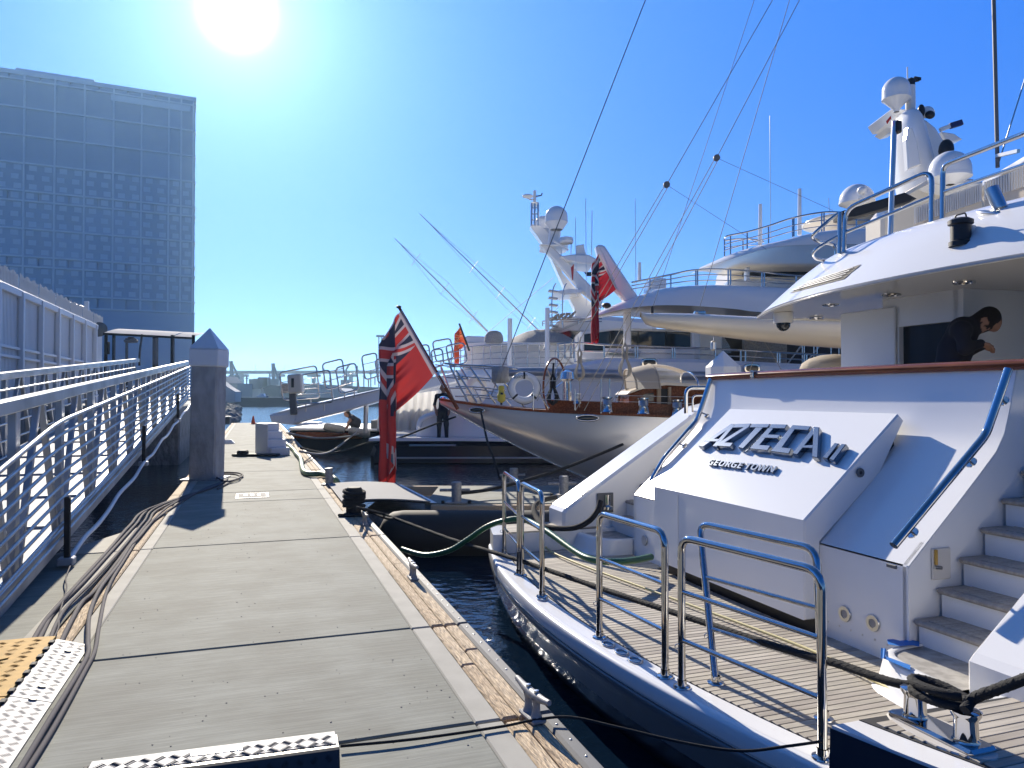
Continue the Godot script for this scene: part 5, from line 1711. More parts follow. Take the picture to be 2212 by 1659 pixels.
func motor_yacht() -> void:
	var o := thing("motor_yacht", Vector3(8, 0, -27), "big white three deck motor yacht with dark bottom, lying behind the silver sailing yacht", "yacht")
	# hull: dark below, white above
	var dh := 24.0
	slab("dark_hull", [800, 1010, 797, 985, 806, 962, 835, 953, 1000, 953, 1500, 958, 2000, 962, 2000, 1010], dh, 7.0, M.navy, o, 0.15)
	slab("deck_edge", [796, 953, 797, 947, 840, 946, 1000, 946.5, 1500, 952, 2000, 955, 2000, 959, 1500, 958, 1000, 953], dh - 0.05, 7.1, M.white, o, 0.03)
	for q in [[986, 992, "stripe_and_reflection"], [1010, 1014, "stripe_and_reflection"]]:  # lower stripe paints the upper one's reflection in the water
		pbox(q[2], (at(800, q[0], dh) + at(1900, q[1], dh)) * 0.5 + Vector3(0.25, 0, 0.03), Vector3(16.0, 0.05, 0.05), M.alu_dull, o, 0.01)
	ptube("rubbing_bar", two(at(884, 962, dh - 0.05), at(985, 962, dh - 0.05)), 0.03, M.steel, o)
	slab("upper_hull", [899, 950, 898, 920, 902, 905, 916, 895, 940, 888, 1010, 875, 1030, 858, 1060, 845, 1110, 820, 1190, 796, 1270, 781, 1312, 773, 1500, 775, 1736, 786, 2000, 795, 2000, 955, 1500, 952], dh + 0.7, 6.0, M.white, o, 0.12)
	slab("quarter_moulding", [900, 922, 904, 906, 920, 896, 950, 889, 1010, 876, 1010, 884, 950, 897, 926, 903, 912, 912, 908, 926], dh + 0.55, 1.2, M.white, o, 0.04)
	# half round rubbing strake along the topsides
	var st := line([at(1090, 806, dh + 0.55), at(1150, 803, dh + 0.5), at(1345, 808, dh + 0.5), at(1900, 820, dh + 0.5)], 4)
	ptube("topside_strake", st, 0.14, M.aluminium, o, 12)
	# ports in the topsides
	for q in [[1402, 784], [1623, 796]]:
		var pl := PackedVector2Array()
		var pi := PackedVector2Array()
		for j in 24:
			var g := TAU * j / 24
			var e := Vector2(signf(cos(g)) * pow(absf(cos(g)), 0.6), signf(sin(g)) * pow(absf(sin(g)), 0.6))
			pl.append(Vector2(e.x * 0.27, e.y * 0.16))
			pi.append(Vector2(e.x * 0.20, e.y * 0.10))
		var c := at(q[0], q[1], dh + 0.62)
		var f := pprism("port_frame", pl, 0.1, Transform3D(Basis.IDENTITY, c), M.chrome, o, 0.02)
		pprism("port_glass", pi, 0.03, Transform3D(Basis.IDENTITY, c + Vector3(0, 0, 0.085)), M.glass_dark, f)
	# main deck: bulwark with the name, dark saloon glass, pillars
	slab("name_bulwark", [1305, 772, 1307, 752, 1500, 754, 1500, 776], dh + 1.6, 0.15, M.white, o, 0.02)
	var nb := slab("name_board", [1307, 767, 1311, 758, 1386, 758, 1381, 769], dh + 1.5, 0.05, M.far_light, o, 0.005)
	words("name_lettering", "MEA CULPA", M.hose_sage, Transform3D(Basis.IDENTITY, at(1342, 763.2, dh + 1.47)), o, 0.85, 0.02, "Droid Serif", false)
	slab("saloon_house", [1254, 775, 1254, 716, 1330, 708, 1500, 712, 1560, 722, 1560, 790, 1500, 790], dh + 4.2, 3.0, M.white, o, 0.05)
	slab("saloon_glass", [1262, 757, 1262, 722, 1325, 714, 1494, 718, 1494, 763, 1330, 758], dh + 4.1, 0.2, M.glass_dark, o, 0.02)
	for i in 3:
		slab("glass_mullion", [1318 + i * 60, 760, 1318 + i * 60, 716, 1320 + i * 60, 716, 1320 + i * 60, 760], dh + 4.05, 0.1, M.black, o)
	slab("dark_lobby", [1514, 790, 1514, 722, 1900, 726, 1900, 800], dh + 5.5, 0.3, M.caulk, o)
	slab("lobby_wall", [1608, 790, 1608, 722, 1700, 728, 1700, 795], dh + 5.0, 0.3, M.canvas_grey, o)
	slab("lobby_window", [1520, 763, 1520, 745, 1540, 728, 1562, 724, 1578, 750, 1580, 763], dh + 5.2, 0.1, M.clear, o)
	for q in [[1349, 1364, 664, 768], [1496, 1513, 700, 776]]:
		slab("pillar", [q[0], q[3], q[0], q[2], q[1], q[2], q[1], q[3]], dh + 1.9, 0.35, M.white, o, 0.05)
	# stairs in the lobby
	for i in 2:
		ptube("stair_rail", two(at(1690 + 38 * i, 800, dh + 4), at(1735 + 40 * i, 742, dh + 4)), 0.03, M.chrome, o)
	for x in [1733, 1737, 1758, 1765, 1795, 1812]:
		ptube("lobby_rail_post", two(at(x, 800, dh + 3.9), at(x, 745, dh + 3.9)), 0.022, M.chrome, o)
	deck_rail("main_rail", [1203, 744, 1250, 741, 1325, 746, 1500, 752, 1640, 759, 1900, 774], [0.0, 0.55], dh + 1.2, [1206, 1220, 1233, 1240, 1305, 1372, 1377, 1452, 1457, 1545, 1600, 1610, 1679, 1684, 1737, 1742, 1800], [1203, 775, 1312, 773, 1500, 777, 1736, 787, 1900, 797], o, 0.035)
	# first overhang with its rail and the flag fin
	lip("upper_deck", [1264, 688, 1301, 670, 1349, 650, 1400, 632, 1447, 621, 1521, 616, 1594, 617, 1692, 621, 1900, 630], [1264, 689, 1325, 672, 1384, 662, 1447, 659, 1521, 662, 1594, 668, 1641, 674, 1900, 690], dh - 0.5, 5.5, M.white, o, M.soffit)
	deck_rail("upper_rail", [1364, 610, 1406, 602, 1450, 593, 1503, 583, 1575, 582, 1648, 588, 1716, 595, 1900, 605], [0.0, 0.33, 0.66], dh + 0.9, [1404, 1449, 1503, 1507, 1573, 1578, 1646, 1651, 1720], [1364, 632, 1447, 622, 1521, 618, 1594, 619, 1716, 624, 1900, 632], o, 0.03)
	slab("flag_fin", [1287, 533, 1292, 528, 1301, 528, 1308, 532, 1342, 585, 1379, 640, 1381, 650, 1352, 655, 1342, 640, 1310, 606, 1300, 590], dh + 1.0, 0.5, M.white, o, 0.08)
	slab("deck_locker", [1400, 625, 1402, 606, 1425, 600, 1440, 601, 1440, 622], dh + 2.5, 1.0, M.white, o, 0.05)
	slab("settee_back", [1575, 622, 1576, 606, 1600, 601, 1680, 603, 1740, 612, 1740, 624], dh + 2.6, 0.8, M.white, o, 0.08)
	slab("bridge_house", [1580, 606, 1585, 575, 1640, 560, 1900, 552, 1900, 610], dh + 5.0, 2.5, M.cream, o, 0.1)
	slab("bridge_glass", [1604, 597, 1606, 585, 1660, 577, 1900, 580, 1900, 600], dh + 4.9, 0.1, M.glass_dark, o)
	slab("bridge_pillar", [1612, 606, 1612, 578, 1620, 576, 1620, 606], dh + 1.6, 0.3, M.white, o, 0.04)
	# second overhang
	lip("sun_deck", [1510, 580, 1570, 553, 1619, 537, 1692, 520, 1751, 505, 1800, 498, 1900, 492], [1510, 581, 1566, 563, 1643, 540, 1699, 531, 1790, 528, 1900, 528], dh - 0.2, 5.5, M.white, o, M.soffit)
	var d2 := dh + 0.8
	deck_rail("sun_rail", [1564, 517, 1567, 513, 1574, 509, 1614, 501, 1660, 488, 1712, 471, 1775, 459, 1824, 459, 1900, 464], [0.0, 0.4, 0.7], d2, [1565, 1578, 1614, 1660, 1712, 1715, 1775, 1780, 1850], [1564, 554, 1574, 551, 1614, 538, 1660, 526, 1712, 512, 1775, 502, 1900, 494], o, 0.03, 0.4)
	deck_rail("sun_rail", [1564, 520, 1600, 516, 1640, 519, 1650, 523], [0.0, 0.5], d2 + 1.8, [1605, 1640], [1564, 552, 1600, 545, 1650, 540], o, 0.03)
	var ht := MB.new()
	ht.ball(at(1820, 482, dh + 3.0), Vector3(1.4, 0.2, 1.6), 24)
	obj("sun_deck_table_top", ht, M.cream, o)
	for q in [[1642, 530, 441, 0.075], [1727, 508, 408, 0.075], [1381, 606, 567, 0.07]]:
		ptube("aerial_mast", two(at(q[0], q[1], dh + 2), at(q[0] + 0.5, q[2], dh + 2)), [q[3], q[3] * 0.75], M.white, o, 10)
	for q in [[1665, 520, 250], [1374, 650, 430], [1792, 470, 428], [1245, 640, 470], [1267, 660, 430]]:
		ptube("whip_aerial", two(at(q[0], q[1], dh + 3), at(q[0] - 2, q[2], dh + 3)), 0.012, M.steel, o, 5)
	var dk := MB.new()
	dk.ball(at(1310, 660, dh + 1.0), Vector3(0.16, 0.1, 0.2), 10)
	obj("deck_speaker", dk, M.black, o)

func far_yachts() -> void:
	# superstructure with a raked radar mast, further behind
	var d := 34.0
	var o := thing("mast_yacht", Vector3(2, 0, -37), "white motor yacht behind the others with raked radar mast carrying two domes", "yacht")
	slab("hull", [1000, 960, 1010, 800, 1400, 790, 1700, 790, 1700, 960], d + 1, 6, M.white, o, 0.2)
	slab("wheelhouse", [1180, 745, 1188, 712, 1206, 693, 1226, 684, 1290, 681, 1420, 690, 1420, 750], d, 4, M.white, o, 0.2)
	slab("wheelhouse_brow", [1184, 714, 1206, 694, 1226, 684, 1250, 682, 1262, 690, 1240, 702, 1215, 712], d - 0.3, 1.0, M.white, o, 0.08)
	slab("wheelhouse_glass", [1198, 738, 1206, 720, 1230, 714, 1330, 716, 1330, 742], d - 0.1, 0.2, M.glass_dark, o)
	# the two legs of the mast and its shelves
	slab("mast_leg", [1145, 488, 1148, 485, 1163, 484, 1182, 500, 1192, 518, 1203, 556, 1215, 590, 1262, 642, 1325, 690, 1243, 690, 1240, 664, 1214, 610, 1188, 552, 1168, 520], d + 0.6, 0.9, M.white, o, 0.1)
	slab("mast_box", [1182, 528, 1186, 495, 1209, 493, 1212, 497, 1209, 528], d + 0.3, 1.4, M.white, o, 0.08)
	slab("mast_leg", [1165, 528, 1188, 528, 1222, 560, 1260, 600, 1300, 640, 1300, 665, 1256, 630, 1206, 570], d - 0.4, 0.5, M.white, o, 0.06)
	slab("mast_shelf", [1168, 527, 1213, 524, 1229, 527, 1215, 532, 1190, 531], d - 0.6, 2.0, M.white, o, 0.04)
	slab("mast_shelf", [1210, 553, 1240, 549, 1272, 550, 1290, 560, 1280, 571, 1250, 568, 1225, 562], d - 0.8, 2.2, M.white, o, 0.05)
	slab("mast_shelf", [1198, 629, 1230, 624, 1262, 625, 1256, 633, 1215, 637], d - 0.8, 2.0, M.white, o, 0.04)
	slab("mast_window", [1262, 588, 1286, 587, 1290, 596, 1268, 596], d - 0.85, 0.1, M.glass_dark, o)
	for q in [[1202, 445, 480, 49], [1173, 465, 495, 38]]:
		var r: float = q[3] * 0.5 / FL * d
		var hh: float = (q[2] - q[1]) / FL * d
		var pr := [Vector2(r * 0.55, -0.35), Vector2(r * 0.6, -r * 0.6), Vector2(r * 1.02, -0.02), Vector2(r * 1.02, 0.05), Vector2(r, 0.07), Vector2(r, hh - r)]
		for k in 8:
			pr.append(Vector2(r * cos(PI * 0.5 * (k + 1) / 8.0), hh - r + r * sin(PI * 0.5 * (k + 1) / 8.0)))
		plathe("radome", pr, Transform3D(Basis.IDENTITY, at(q[0], q[2], d - 0.1 + (1.5 if q[3] < 40 else 0.0))), M.white, o, 26)
	for x in [1148, 1155, 1163]:
		ptube("lattice_leg", two(at(x, 487, d), at(lerpf(1155, x, 0.9), 440, d)), 0.05, M.steel, o)
	for y in [475, 462, 449]:
		ptube("lattice_bar", two(at(1147, y, d), at(1163, y, d)), 0.03, M.steel, o)
	slab("lattice_cap", [1146, 441, 1148, 436, 1163, 436, 1165, 441], d + 0.2, 0.5, M.white, o, 0.02)
	ptube("mast_tip", two(at(1155, 436, d), at(1155, 412, d)), 0.07, M.white, o)
	var ds := MB.new()
	ds.ball(at(1140, 424, d), Vector3(0.26, 0.09, 0.26), 16)
	obj("disc_aerial", ds, M.white, o)
	ptube("disc_arm", bend([at(1140, 428, d), at(1145, 431, d), at(1155, 431, d)], 0.1), 0.035, M.white, o)
	ptube("wind_vane", bend([at(1155, 425, d), at(1170, 422, d), at(1171, 417, d)], 0.1), 0.03, M.black, o, 6)
	slab("radar_scanner", [1195, 520, 1196, 516, 1229, 538, 1227, 541], d - 1.0, 0.2, M.white, o, 0.01)
	plathe("radar_drum", [Vector2(0.3, 0), Vector2(0.34, 0.1), Vector2(0.3, 0.25), Vector2(0.12, 0.3), Vector2(0, 0.3)], Transform3D(Basis.IDENTITY, at(1223, 526, d - 0.9)), M.white, o, 18)
	slab("flat_aerial", [1244, 552, 1245, 530, 1261, 527, 1266, 551], d - 0.6, 0.3, M.white, o, 0.04)
	for q in [[1279, 522, 455], [1213, 552, 515], [1234, 550, 521]]:
		ptube("whip_aerial", two(at(q[0] - 1, q[1] + 30, d), at(q[0], q[2], d)), 0.02, M.steel, o, 5)
	# spiral steps up the mast
	for i in 6:
		slab("mast_step", [1187 - i * 0.5, 703 - i * 15, 1189 - i * 0.5, 700 - i * 15, 1208 - i * 0.5, 703 - i * 15, 1206 - i * 0.5, 706 - i * 15], d - 0.8, 0.5, M.alu_dull, o, 0.01)
	for x in [1193, 1216]:
		ptube("step_rail", line([at(x, 708, d - 0.8), at(x - 1, 660, d - 0.8), at(x + 2, 625, d - 0.8), at(x + 8, 612, d - 0.8)], 4), 0.03, M.chrome, o)
	var gear := MB.new()
	for i in 12:
		gear.box(at(1195 + i * 4, 690 - (i % 3) * 4 - i * 0.5, d - 0.9), Vector3(0.22, 0.07, 0.4), Basis(Vector3.BACK, 0.2 * (i % 4)), 0.01)
	tag(obj("stacked_gear", gear, M.canvas, o), "", "", "", "stuff")
	deck_rail("roof_rail", [1172, 694, 1215, 690, 1300, 688], [0.0, 0.5], d - 0.5, [1172, 1190, 1215, 1250], [1172, 705, 1215, 700, 1300, 700], o, 0.03)
	# grey awning
	var aw := MB.new()
	var rows := []
	for i in 9:
		var f := i / 8.0
		var x := lerpf(1098, 1258, f)
		var y := 738.0 - 26.0 * pow(sin(clampf(f * 1.1, 0, 1) * PI), 0.8)
		rows.append(PackedVector3Array([at(x, 740, d - 1.6), at(x, y, d - 0.8), at(x, y - 1, d + 0.6), at(x, 738, d + 1.4)]))
	aw.grid(rows)
	obj("grey_awning", aw, M.canvas_grey, o)
	for q in [[1101, 790, 688], [1182, 790, 665]]:
		ptube("white_stanchion", two(at(q[0], q[1], d - 2), at(q[0] + 0.5, q[2], d - 2)), 0.10, M.white, o, 12)
	# sport fishing boat: covered helm, roof, two outriggers with spreaders
	var s := thing("fishing_boat", Vector3(-2, 0, -40), "sport fishing boat with two long raked outrigger poles and a hooded helm on its roof", "boat")
	slab("hull", [960, 880, 965, 800, 1260, 790, 1260, 880], 39, 4, M.white, s, 0.2)
	slab("cabin", [1000, 800, 1004, 745, 1070, 742, 1260, 742, 1260, 800], 39.5, 3, M.white, s, 0.1)
	slab("roof", [1000, 748, 1003, 742, 1060, 738, 1240, 736, 1240, 743, 1060, 747], 38.6, 4.2, M.white, s, 0.05)
	slab("seat_box", [1003, 742, 1004, 728, 1010, 725, 1054, 727, 1054, 742], 40, 1.5, M.white_matt, s, 0.08)
	var hc := at(1067, 742, 38.8)
	plathe("helm_cover", [Vector2(0.47, 0.0), Vector2(0.5, 0.15), Vector2(0.47, 0.4), Vector2(0.36, 0.58), Vector2(0.18, 0.66), Vector2(0, 0.67)], Transform3D(Basis.IDENTITY, hc), M.canvas_grey, s, 20)
	for q in [[1053, 716, 853, 515, 4], [1262, 811, 907, 462, 3]]:
		var a := at(q[0], q[1], 38.5)
		var b := at(q[2], q[3], 37.0)
		var k := ptube("outrigger", two(a, b), [0.05, 0.018], M.steel, s, 6)
		for f in ([0.16, 0.47, 0.78] if q[4] == 4 else [0.33, 0.52, 0.68]):
			var c := a.lerp(b, f)
			ptube("spreader", two(c + Vector3(0.22, 0.30, 0), c - Vector3(0.22, 0.3, 0)), 0.014, M.steel, k, 5)
		for sg in [-1, 1]:
			ptube("stay", PackedVector3Array([a, a.lerp(b, 0.47) + Vector3(0.2, 0.28, 0) * sg, a.lerp(b, 0.95)]), 0.008, M.steel, k, 4)
	ptube("outrigger_line", two(at(1056, 716, 38), at(1195, 600, 37)), 0.012, M.rubber_grey, s, 4)
	ptube("outrigger_line", two(at(1180, 690, 38), at(1220, 650, 37)), 0.012, M.rubber_grey, s, 4)
	# rails of that boat's side decks
	deck_rail("side_rail", [965, 762, 1000, 752, 1060, 745, 1200, 742, 1240, 742], [0.0, 0.35, 0.6, 0.85], 37.5, [975, 995, 1020, 1045, 1060, 1083, 1110, 1140, 1165, 1200], [965, 800, 1060, 795, 1240, 792], s, 0.03)
	# passerelle: white boarding beam with hoops of chrome rail
	var p := thing("passerelle", at(700, 930, 28) * Vector3(1, 0, 1), "white boarding ramp with looped chrome rails sloping down over the dock", "boarding ramp")
	var dp := 28.0
	slab("beam", [583, 896, 600, 890, 640, 880, 740, 858, 837, 836, 985, 806, 985, 826, 837, 862, 740, 890, 660, 910, 634, 917, 587, 911], dp, 1.05, M.white, p, 0.05)
	var wk := MB.new()
	wk.quad(at(598, 891, dp - 0.01), at(985, 806.5, dp - 0.01), at(985, 806.5, dp - 0.01) + Vector3(0.1, 0.12, -1.0), at(598, 891, dp - 0.01) + Vector3(0.1, 0.12, -1.0))
	obj("walkway", wk, M.white, p)
	slab("end_box", [582, 897, 587, 913, 634, 918, 640, 900, 634, 892], dp - 0.04, 1.12, M.white, p, 0.03)
	for e in [[0.0, 0.0, dp + 0.02], [-29.0, -9.0, dp + 1.0]]:
		for q in [[[633, 814], [712, 799], [720, 869], [641, 873]], [[725, 795], [768, 784], [776, 841], [734, 851]], [[810, 778], [842, 771], [846, 822], [818, 830]], [[931, 757], [955, 753], [959, 789], [936, 795]], [[963, 747], [1002, 740], [1010, 783], [972, 792]]]:
			var c := []
			for v in q:
				c.append(at(v[0] + e[0], v[1] + e[1], e[2]))
			var hoop := ptube("rail_hoop", bend(c, 0.15, true), 0.032, M.chrome, p, 10, true)
			for f in [0.36, 0.68]:
				ptube("rail_bar", two((c[0] as Vector3).lerp(c[3], f), (c[1] as Vector3).lerp(c[2], f)), 0.018, M.chrome, hoop, 8)
			for f in [0.25, 0.75]:
				var b: Vector3 = (c[3] as Vector3).lerp(c[2], f)
				ptube("rail_foot", two(b, b - Vector3(0, 0.30, 0)), 0.026, M.chrome, hoop, 8)
	pbar("light_strip", at(640, 884, dp - 0.02), at(950, 812, dp - 0.02), 0.1, 0.04, M.alu_dull, p)
	var pc := at(639, 829, dp - 0.1)
	var pcb := pbox("control_box", pc, Vector3(0.52, 0.72, 0.4), M.cream, p, 0.05, Basis(Vector3.BACK, 0.08))
	pbox("control_slot", pc + Vector3(-0.06, 0.03, 0.21), Vector3(0.1, 0.34, 0.02), M.black, pcb, 0.01)
	pbox("control_leg", at(633, 864, dp - 0.05), Vector3(0.24, 1.1, 0.2), M.rubber_grey, p, 0.03, Basis(Vector3.BACK, 0.06))
	slab("end_panel", [606, 850, 606, 830, 624, 829, 624, 848], dp + 1.0, 0.1, M.canvas_grey, p, 0.02)
	ptube("support_post", two(at(791, 876, dp + 0.4), at(789, 935, dp + 0.4)), 0.09, M.steel, p, 12)
	# low dark stern with the crouching man
	var w := thing("low_stern_yacht", Vector3(-7, 0, -33), "low dark stern of a moored yacht with open bathing platform and white tender shapes", "yacht")
	slab("dark_stern", [622, 968, 621, 935, 628, 928, 700, 927, 840, 932, 960, 935, 960, 985, 640, 985], 30.5, 5.0, M.navy, w, 0.12)
	slab("platform_edge", [620, 930, 626, 924, 760, 925, 960, 931, 960, 936, 760, 931, 626, 930], 30.4, 5.2, M.white_matt, w, 0.03)
	slab("wooden_strake", [632, 946, 640, 933, 760, 936, 790, 940, 780, 948, 700, 950], 30.35, 0.3, M.mahogany, w, 0.04)
	slab("tender_bow", [812, 930, 813, 905, 820, 889, 845, 880, 870, 874, 960, 870, 960, 935], 29.5, 2.0, M.white, w, 0.25)
	slab("aft_locker", [637, 928, 640, 915, 655, 912, 685, 912, 690, 928], 33.5, 1.0, M.white_matt, w, 0.08)
	slab("yacht_flank", [836, 870, 840, 850, 900, 828, 985, 806, 1100, 800, 1100, 960, 836, 960], 33.0, 3.0, M.white, w, 0.2)
	pbar("window_band", at(900, 838, 32.9), at(1000, 815, 32.9), 0.05, 0.14, M.caulk, w)
	var tr := []
	for i in 22:
		var f := i / 21.0
		var x := lerpf(856, 948, f)
		var z := 29.3 + 0.12 * sin(i * 1.7)
		tr.append(PackedVector3Array([at(x, lerpf(856, 843, f), z), at(x - 3, 890, z + 0.05 * sin(i * 2.3)), at(x - 8 + 4 * sin(i * 1.1), 932, z)]))
	var tm := MB.new()
	tm.grid(tr)
	obj("hanging_tarpaulin", tm, M.canvas_white, w)
	slab("winch_box", [800, 930, 801, 908, 814, 907, 815, 930], 30.6, 0.6, M.rubber_grey, w, 0.05)
	for q in [[722, 925], [776, 934]]:
		var fm := MB.new()
		var c := at(q[0], q[1], 30.1)
		fm.lathe([Vector2(0, -0.45), Vector2(0.12, -0.42), Vector2(0.17, -0.3), Vector2(0.17, 0.3), Vector2(0.12, 0.42), Vector2(0, 0.45)], Transform3D(Basis(Vector3.BACK, 1.4), c), 16)
		tag(obj("roll_fender", fm, M.canvas_grey), "grey roll fender on the dark stern, %s" % ("left of the crouching man" if q[0] < 750 else "right of the steel support post"), "fender")
	# odds and ends on the platform
	for q in [[655, 905, "white dinghy cover behind the passerelle's lower end", 0.9], [700, 915, "white deck box left of the crouching man", 0.5]]:
		pass

# ---- silver sailing yacht
func hull_b(x: float) -> float:     # half width at x
	var f := clampf((x + 1.5) / 13.0, 0.0, 1.0)
	return 0.10 + 1.75 * pow(sin(minf(f * 1.25, 1.0) * PI * 0.5), 0.85) * (1.0 if f < 0.8 else 1.0 - pow((f - 0.8) / 0.2, 2.0) * 0.9)
func sheer(x: float) -> float:
	return 2.10 - 0.155 * minf(x + 1.5, 2.4) * (1.0 - 0.14 * minf(x + 1.5, 2.4)) - 0.036 * maxf(x - 0.9, 0.0)
func keel(x: float) -> float:
	var f := x + 1.5
	return 2.06 - 0.56 * f + 0.055 * f * f if f < 5.0 else 0.635 - 0.12 * (f - 5.0) - 0.3
const SD := 15.6
func S(x: float, y: float, w: float) -> Vector3: return Vector3(x, y, -SD + w)
func sailing_yacht() -> void:
	var o := thing("sailing_yacht", Vector3(3, 0, -SD), "classic silver hulled sailing yacht with long overhanging stern and varnished brown trim", "sailing yacht")
	var rows := []
	for i in 40:
		var x := -1.5 + 13.0 * pow(i / 39.0, 1.35)
		var b := hull_b(x)
		var hs := sheer(x)
		var f := x + 1.5
		var kb := lerpf(2.03, 0.2, clampf(f / 3.2, 0.0, 1.0)) if f < 3.2 else -0.4
		kb = 2.02 - 0.60 * f + 0.03 * f * f
		kb = maxf(kb, -0.5)
		var row := PackedVector3Array()
		for k in 15:
			var g := PI * k / 14.0
			var w := -cos(g)
			var yy := pow(sin(g), 0.75)
			row.append(S(x, lerpf(hs, kb, yy), signf(w) * pow(absf(w), 0.6) * b * (1.0 - 0.06 * (1.0 - yy))))
		rows.append(row)
	var m := MB.new()
	m.grid(rows)
	for j in range(1, 14):
		m.tri(rows[0][0], rows[0][j], rows[0][j + 1])
	obj("hull", m, M.silver_hull, o)
	# deck, covering board and low varnished bulwark
	var dr := []
	var cap := [PackedVector3Array(), PackedVector3Array()]
	for i in 40:
		var x := -1.5 + 13.0 * pow(i / 39.0, 1.35)
		var b := hull_b(x)
		dr.append(PackedVector3Array([S(x, sheer(x) + 0.01, -b), S(x, sheer(x) + 0.05, 0), S(x, sheer(x) + 0.01, b)]))
		for e in 2:
			cap[e].append(S(x, sheer(x) + 0.03, (b - 0.02) * (1 if e == 0 else -1)))
	m = MB.new()
	m.grid(dr)
	obj("deck", m, M.teak1, o)
	for e in 2:
		m = MB.new()
		for i in 39:
			m.bar(cap[e][i], cap[e][i + 1], 0.09, 0.05)
		obj("covering_board", m, M.mahogany, o)
	for e in [1, -1]:
		m = MB.new()
		for i in 18:
			var x0 := 0.75 + i * 0.4
			m.bar(S(x0, sheer(x0) + 0.12, e * (hull_b(x0) - 0.32)), S(x0 + 0.4, sheer(x0 + 0.4) + 0.12, e * (hull_b(x0 + 0.4) - 0.32)), 0.05, 0.22)
		obj("cockpit_coaming", m, M.mahogany, o)
		m = MB.new()
		for i in 18:
			var x0 := 0.75 + i * 0.4
			m.bar(S(x0, sheer(x0) + 0.24, e * (hull_b(x0) - 0.32)), S(x0 + 0.4, sheer(x0 + 0.4) + 0.24, e * (hull_b(x0 + 0.4) - 0.32)), 0.1, 0.035)
		obj("coaming_cap", m, M.mahogany, o)
	plathe("stern_cap", [Vector2(0.05, -0.1), Vector2(0.11, -0.03), Vector2(0.10, 0.06), Vector2(0, 0.1)], Transform3D(Basis(Vector3.BACK, -0.25), S(-1.42, 2.10, 0.0)), M.chrome, o, 14)
	# fairlead and port in the side
	var fl := at(1030, 887, 15.0)
	for q in [[1030, 886, 15.05, 0.15], [1269, 903, 14.05, 0.21]]:
		var rg := PackedVector3Array()
		var c := at(q[0], q[1], q[2])
		for j in 18:
			var g := TAU * j / 18
			rg.append(c + Vector3(cos(g) * q[3], sin(g) * 0.055, 0.0))
		var rr := ptube("fairlead", rg, 0.018, M.chrome, o, 8, true)
		var bm := MB.new()
		bm.ball(c - Vector3(0, 0, 0.01), Vector3(q[3] * 0.92, 0.045, 0.02), 14)
		obj("fairlead_hole", bm, M.glass_dark, rr)
	# winches along the coaming
	for q in [[1169 + 93 - 15, 872, 14.6, 0.55], [1312, 890, 14.2, 0.8], [1390, 894, 14.2, 0.85], [1463, 898, 14.2, 0.85], [1334, 876, 16.0, 0.55]]:
		var c := at(q[0], q[1], q[2])
		var k: float = q[3]
		var wn := plathe("winch", [Vector2(0.15 * k, 0.0), Vector2(0.135 * k, 0.02 * k), Vector2(0.12 * k, 0.12 * k), Vector2(0.12 * k, 0.16 * k), Vector2(0.10 * k, 0.17 * k), Vector2(0.09 * k, 0.30 * k), Vector2(0.125 * k, 0.33 * k), Vector2(0.125 * k, 0.36 * k), Vector2(0.05 * k, 0.37 * k), Vector2(0, 0.37 * k)], Transform3D(Basis.IDENTITY, c), M.chrome, o, 24)
		for j in 5:
			plathe("winch_band", [Vector2(0.106 * k, 0), Vector2(0.11 * k, 0.008), Vector2(0.106 * k, 0.016)], Transform3D(Basis.IDENTITY, c + Vector3(0, 0.185 * k + 0.022 * j * k, 0)), M.steel, wn, 20)
	# wheel and pedestal
	var wc := at(1150, 843, 15.4)
	var ring := PackedVector3Array()
	var wb := Basis(Vector3.UP, 1.12)
	for j in 32:
		ring.append(wc + wb * Vector3(cos(TAU * j / 32) * 0.62, sin(TAU * j / 32) * 0.62, 0))
	ring = PackedVector3Array()
	var wc2 := at(1199, 838, 15.6)
	for j in 32:
		ring.append(wc2 + wb * Vector3(cos(TAU * j / 32) * 0.62, sin(TAU * j / 32) * 0.62, 0))
	var wl := ptube("steering_wheel", ring, 0.022, M.mahogany, o, 8, true)
	for j in 6:
		ptube("wheel_spoke", two(wc2, wc2 + wb * Vector3(cos(TAU * j / 6 + 0.3) * 0.6, sin(TAU * j / 6 + 0.3) * 0.6, 0)), 0.011, M.chrome, wl, 6)
	plathe("binnacle", [Vector2(0.14, 0), Vector2(0.1, 0.1), Vector2(0.09, 0.5), Vector2(0.15, 0.55), Vector2(0.13, 0.7), Vector2(0, 0.75)], Transform3D(Basis.IDENTITY, at(1225, 876, 15.5)), M.chrome, o, 18)
	# stern rail: slanted posts and bars
	var W := 14.75
	var posts := [[[971, 789], [1010, 868]], [[1014, 792], [1071, 872]], [[1063, 793], [1134, 880]], [[985, 800], [1030, 870]], [[1155, 834], [1186, 882]]]
	for q in posts:
		ptube("stern_rail_post", two(at(q[0][0], q[0][1], W), at(q[1][0], q[1][1], W)), 0.02, M.chrome, o, 8)
	for q in posts.slice(0, 3):
		ptube("stern_rail_post", two(at(q[0][0] - 18, q[0][1] + 4, W + 1.1), at(q[1][0] - 30, q[1][1] - 4, W + 1.1)), 0.02, M.chrome, o, 8)
	for q in [[[960, 785], [990, 788], [1062, 792], [1118, 797]], [[980, 812], [1032, 816], [1080, 820]], [[984, 835], [1040, 837], [1092, 844]], [[1003, 853], [1050, 855], [1106, 862]]]:
		var c := []
		for v in q:
			c.append(at(v[0], v[1], W))
		ptube("stern_rail_bar", line(c, 4), 0.02 if q[0][0] == 960 else 0.013, M.chrome, o, 8)
		c = []
		for v in q:
			c.append(at(v[0] - 20, v[1] + 3, W + 1.1))
		ptube("stern_rail_bar", line(c, 4), 0.013, M.chrome, o, 8)
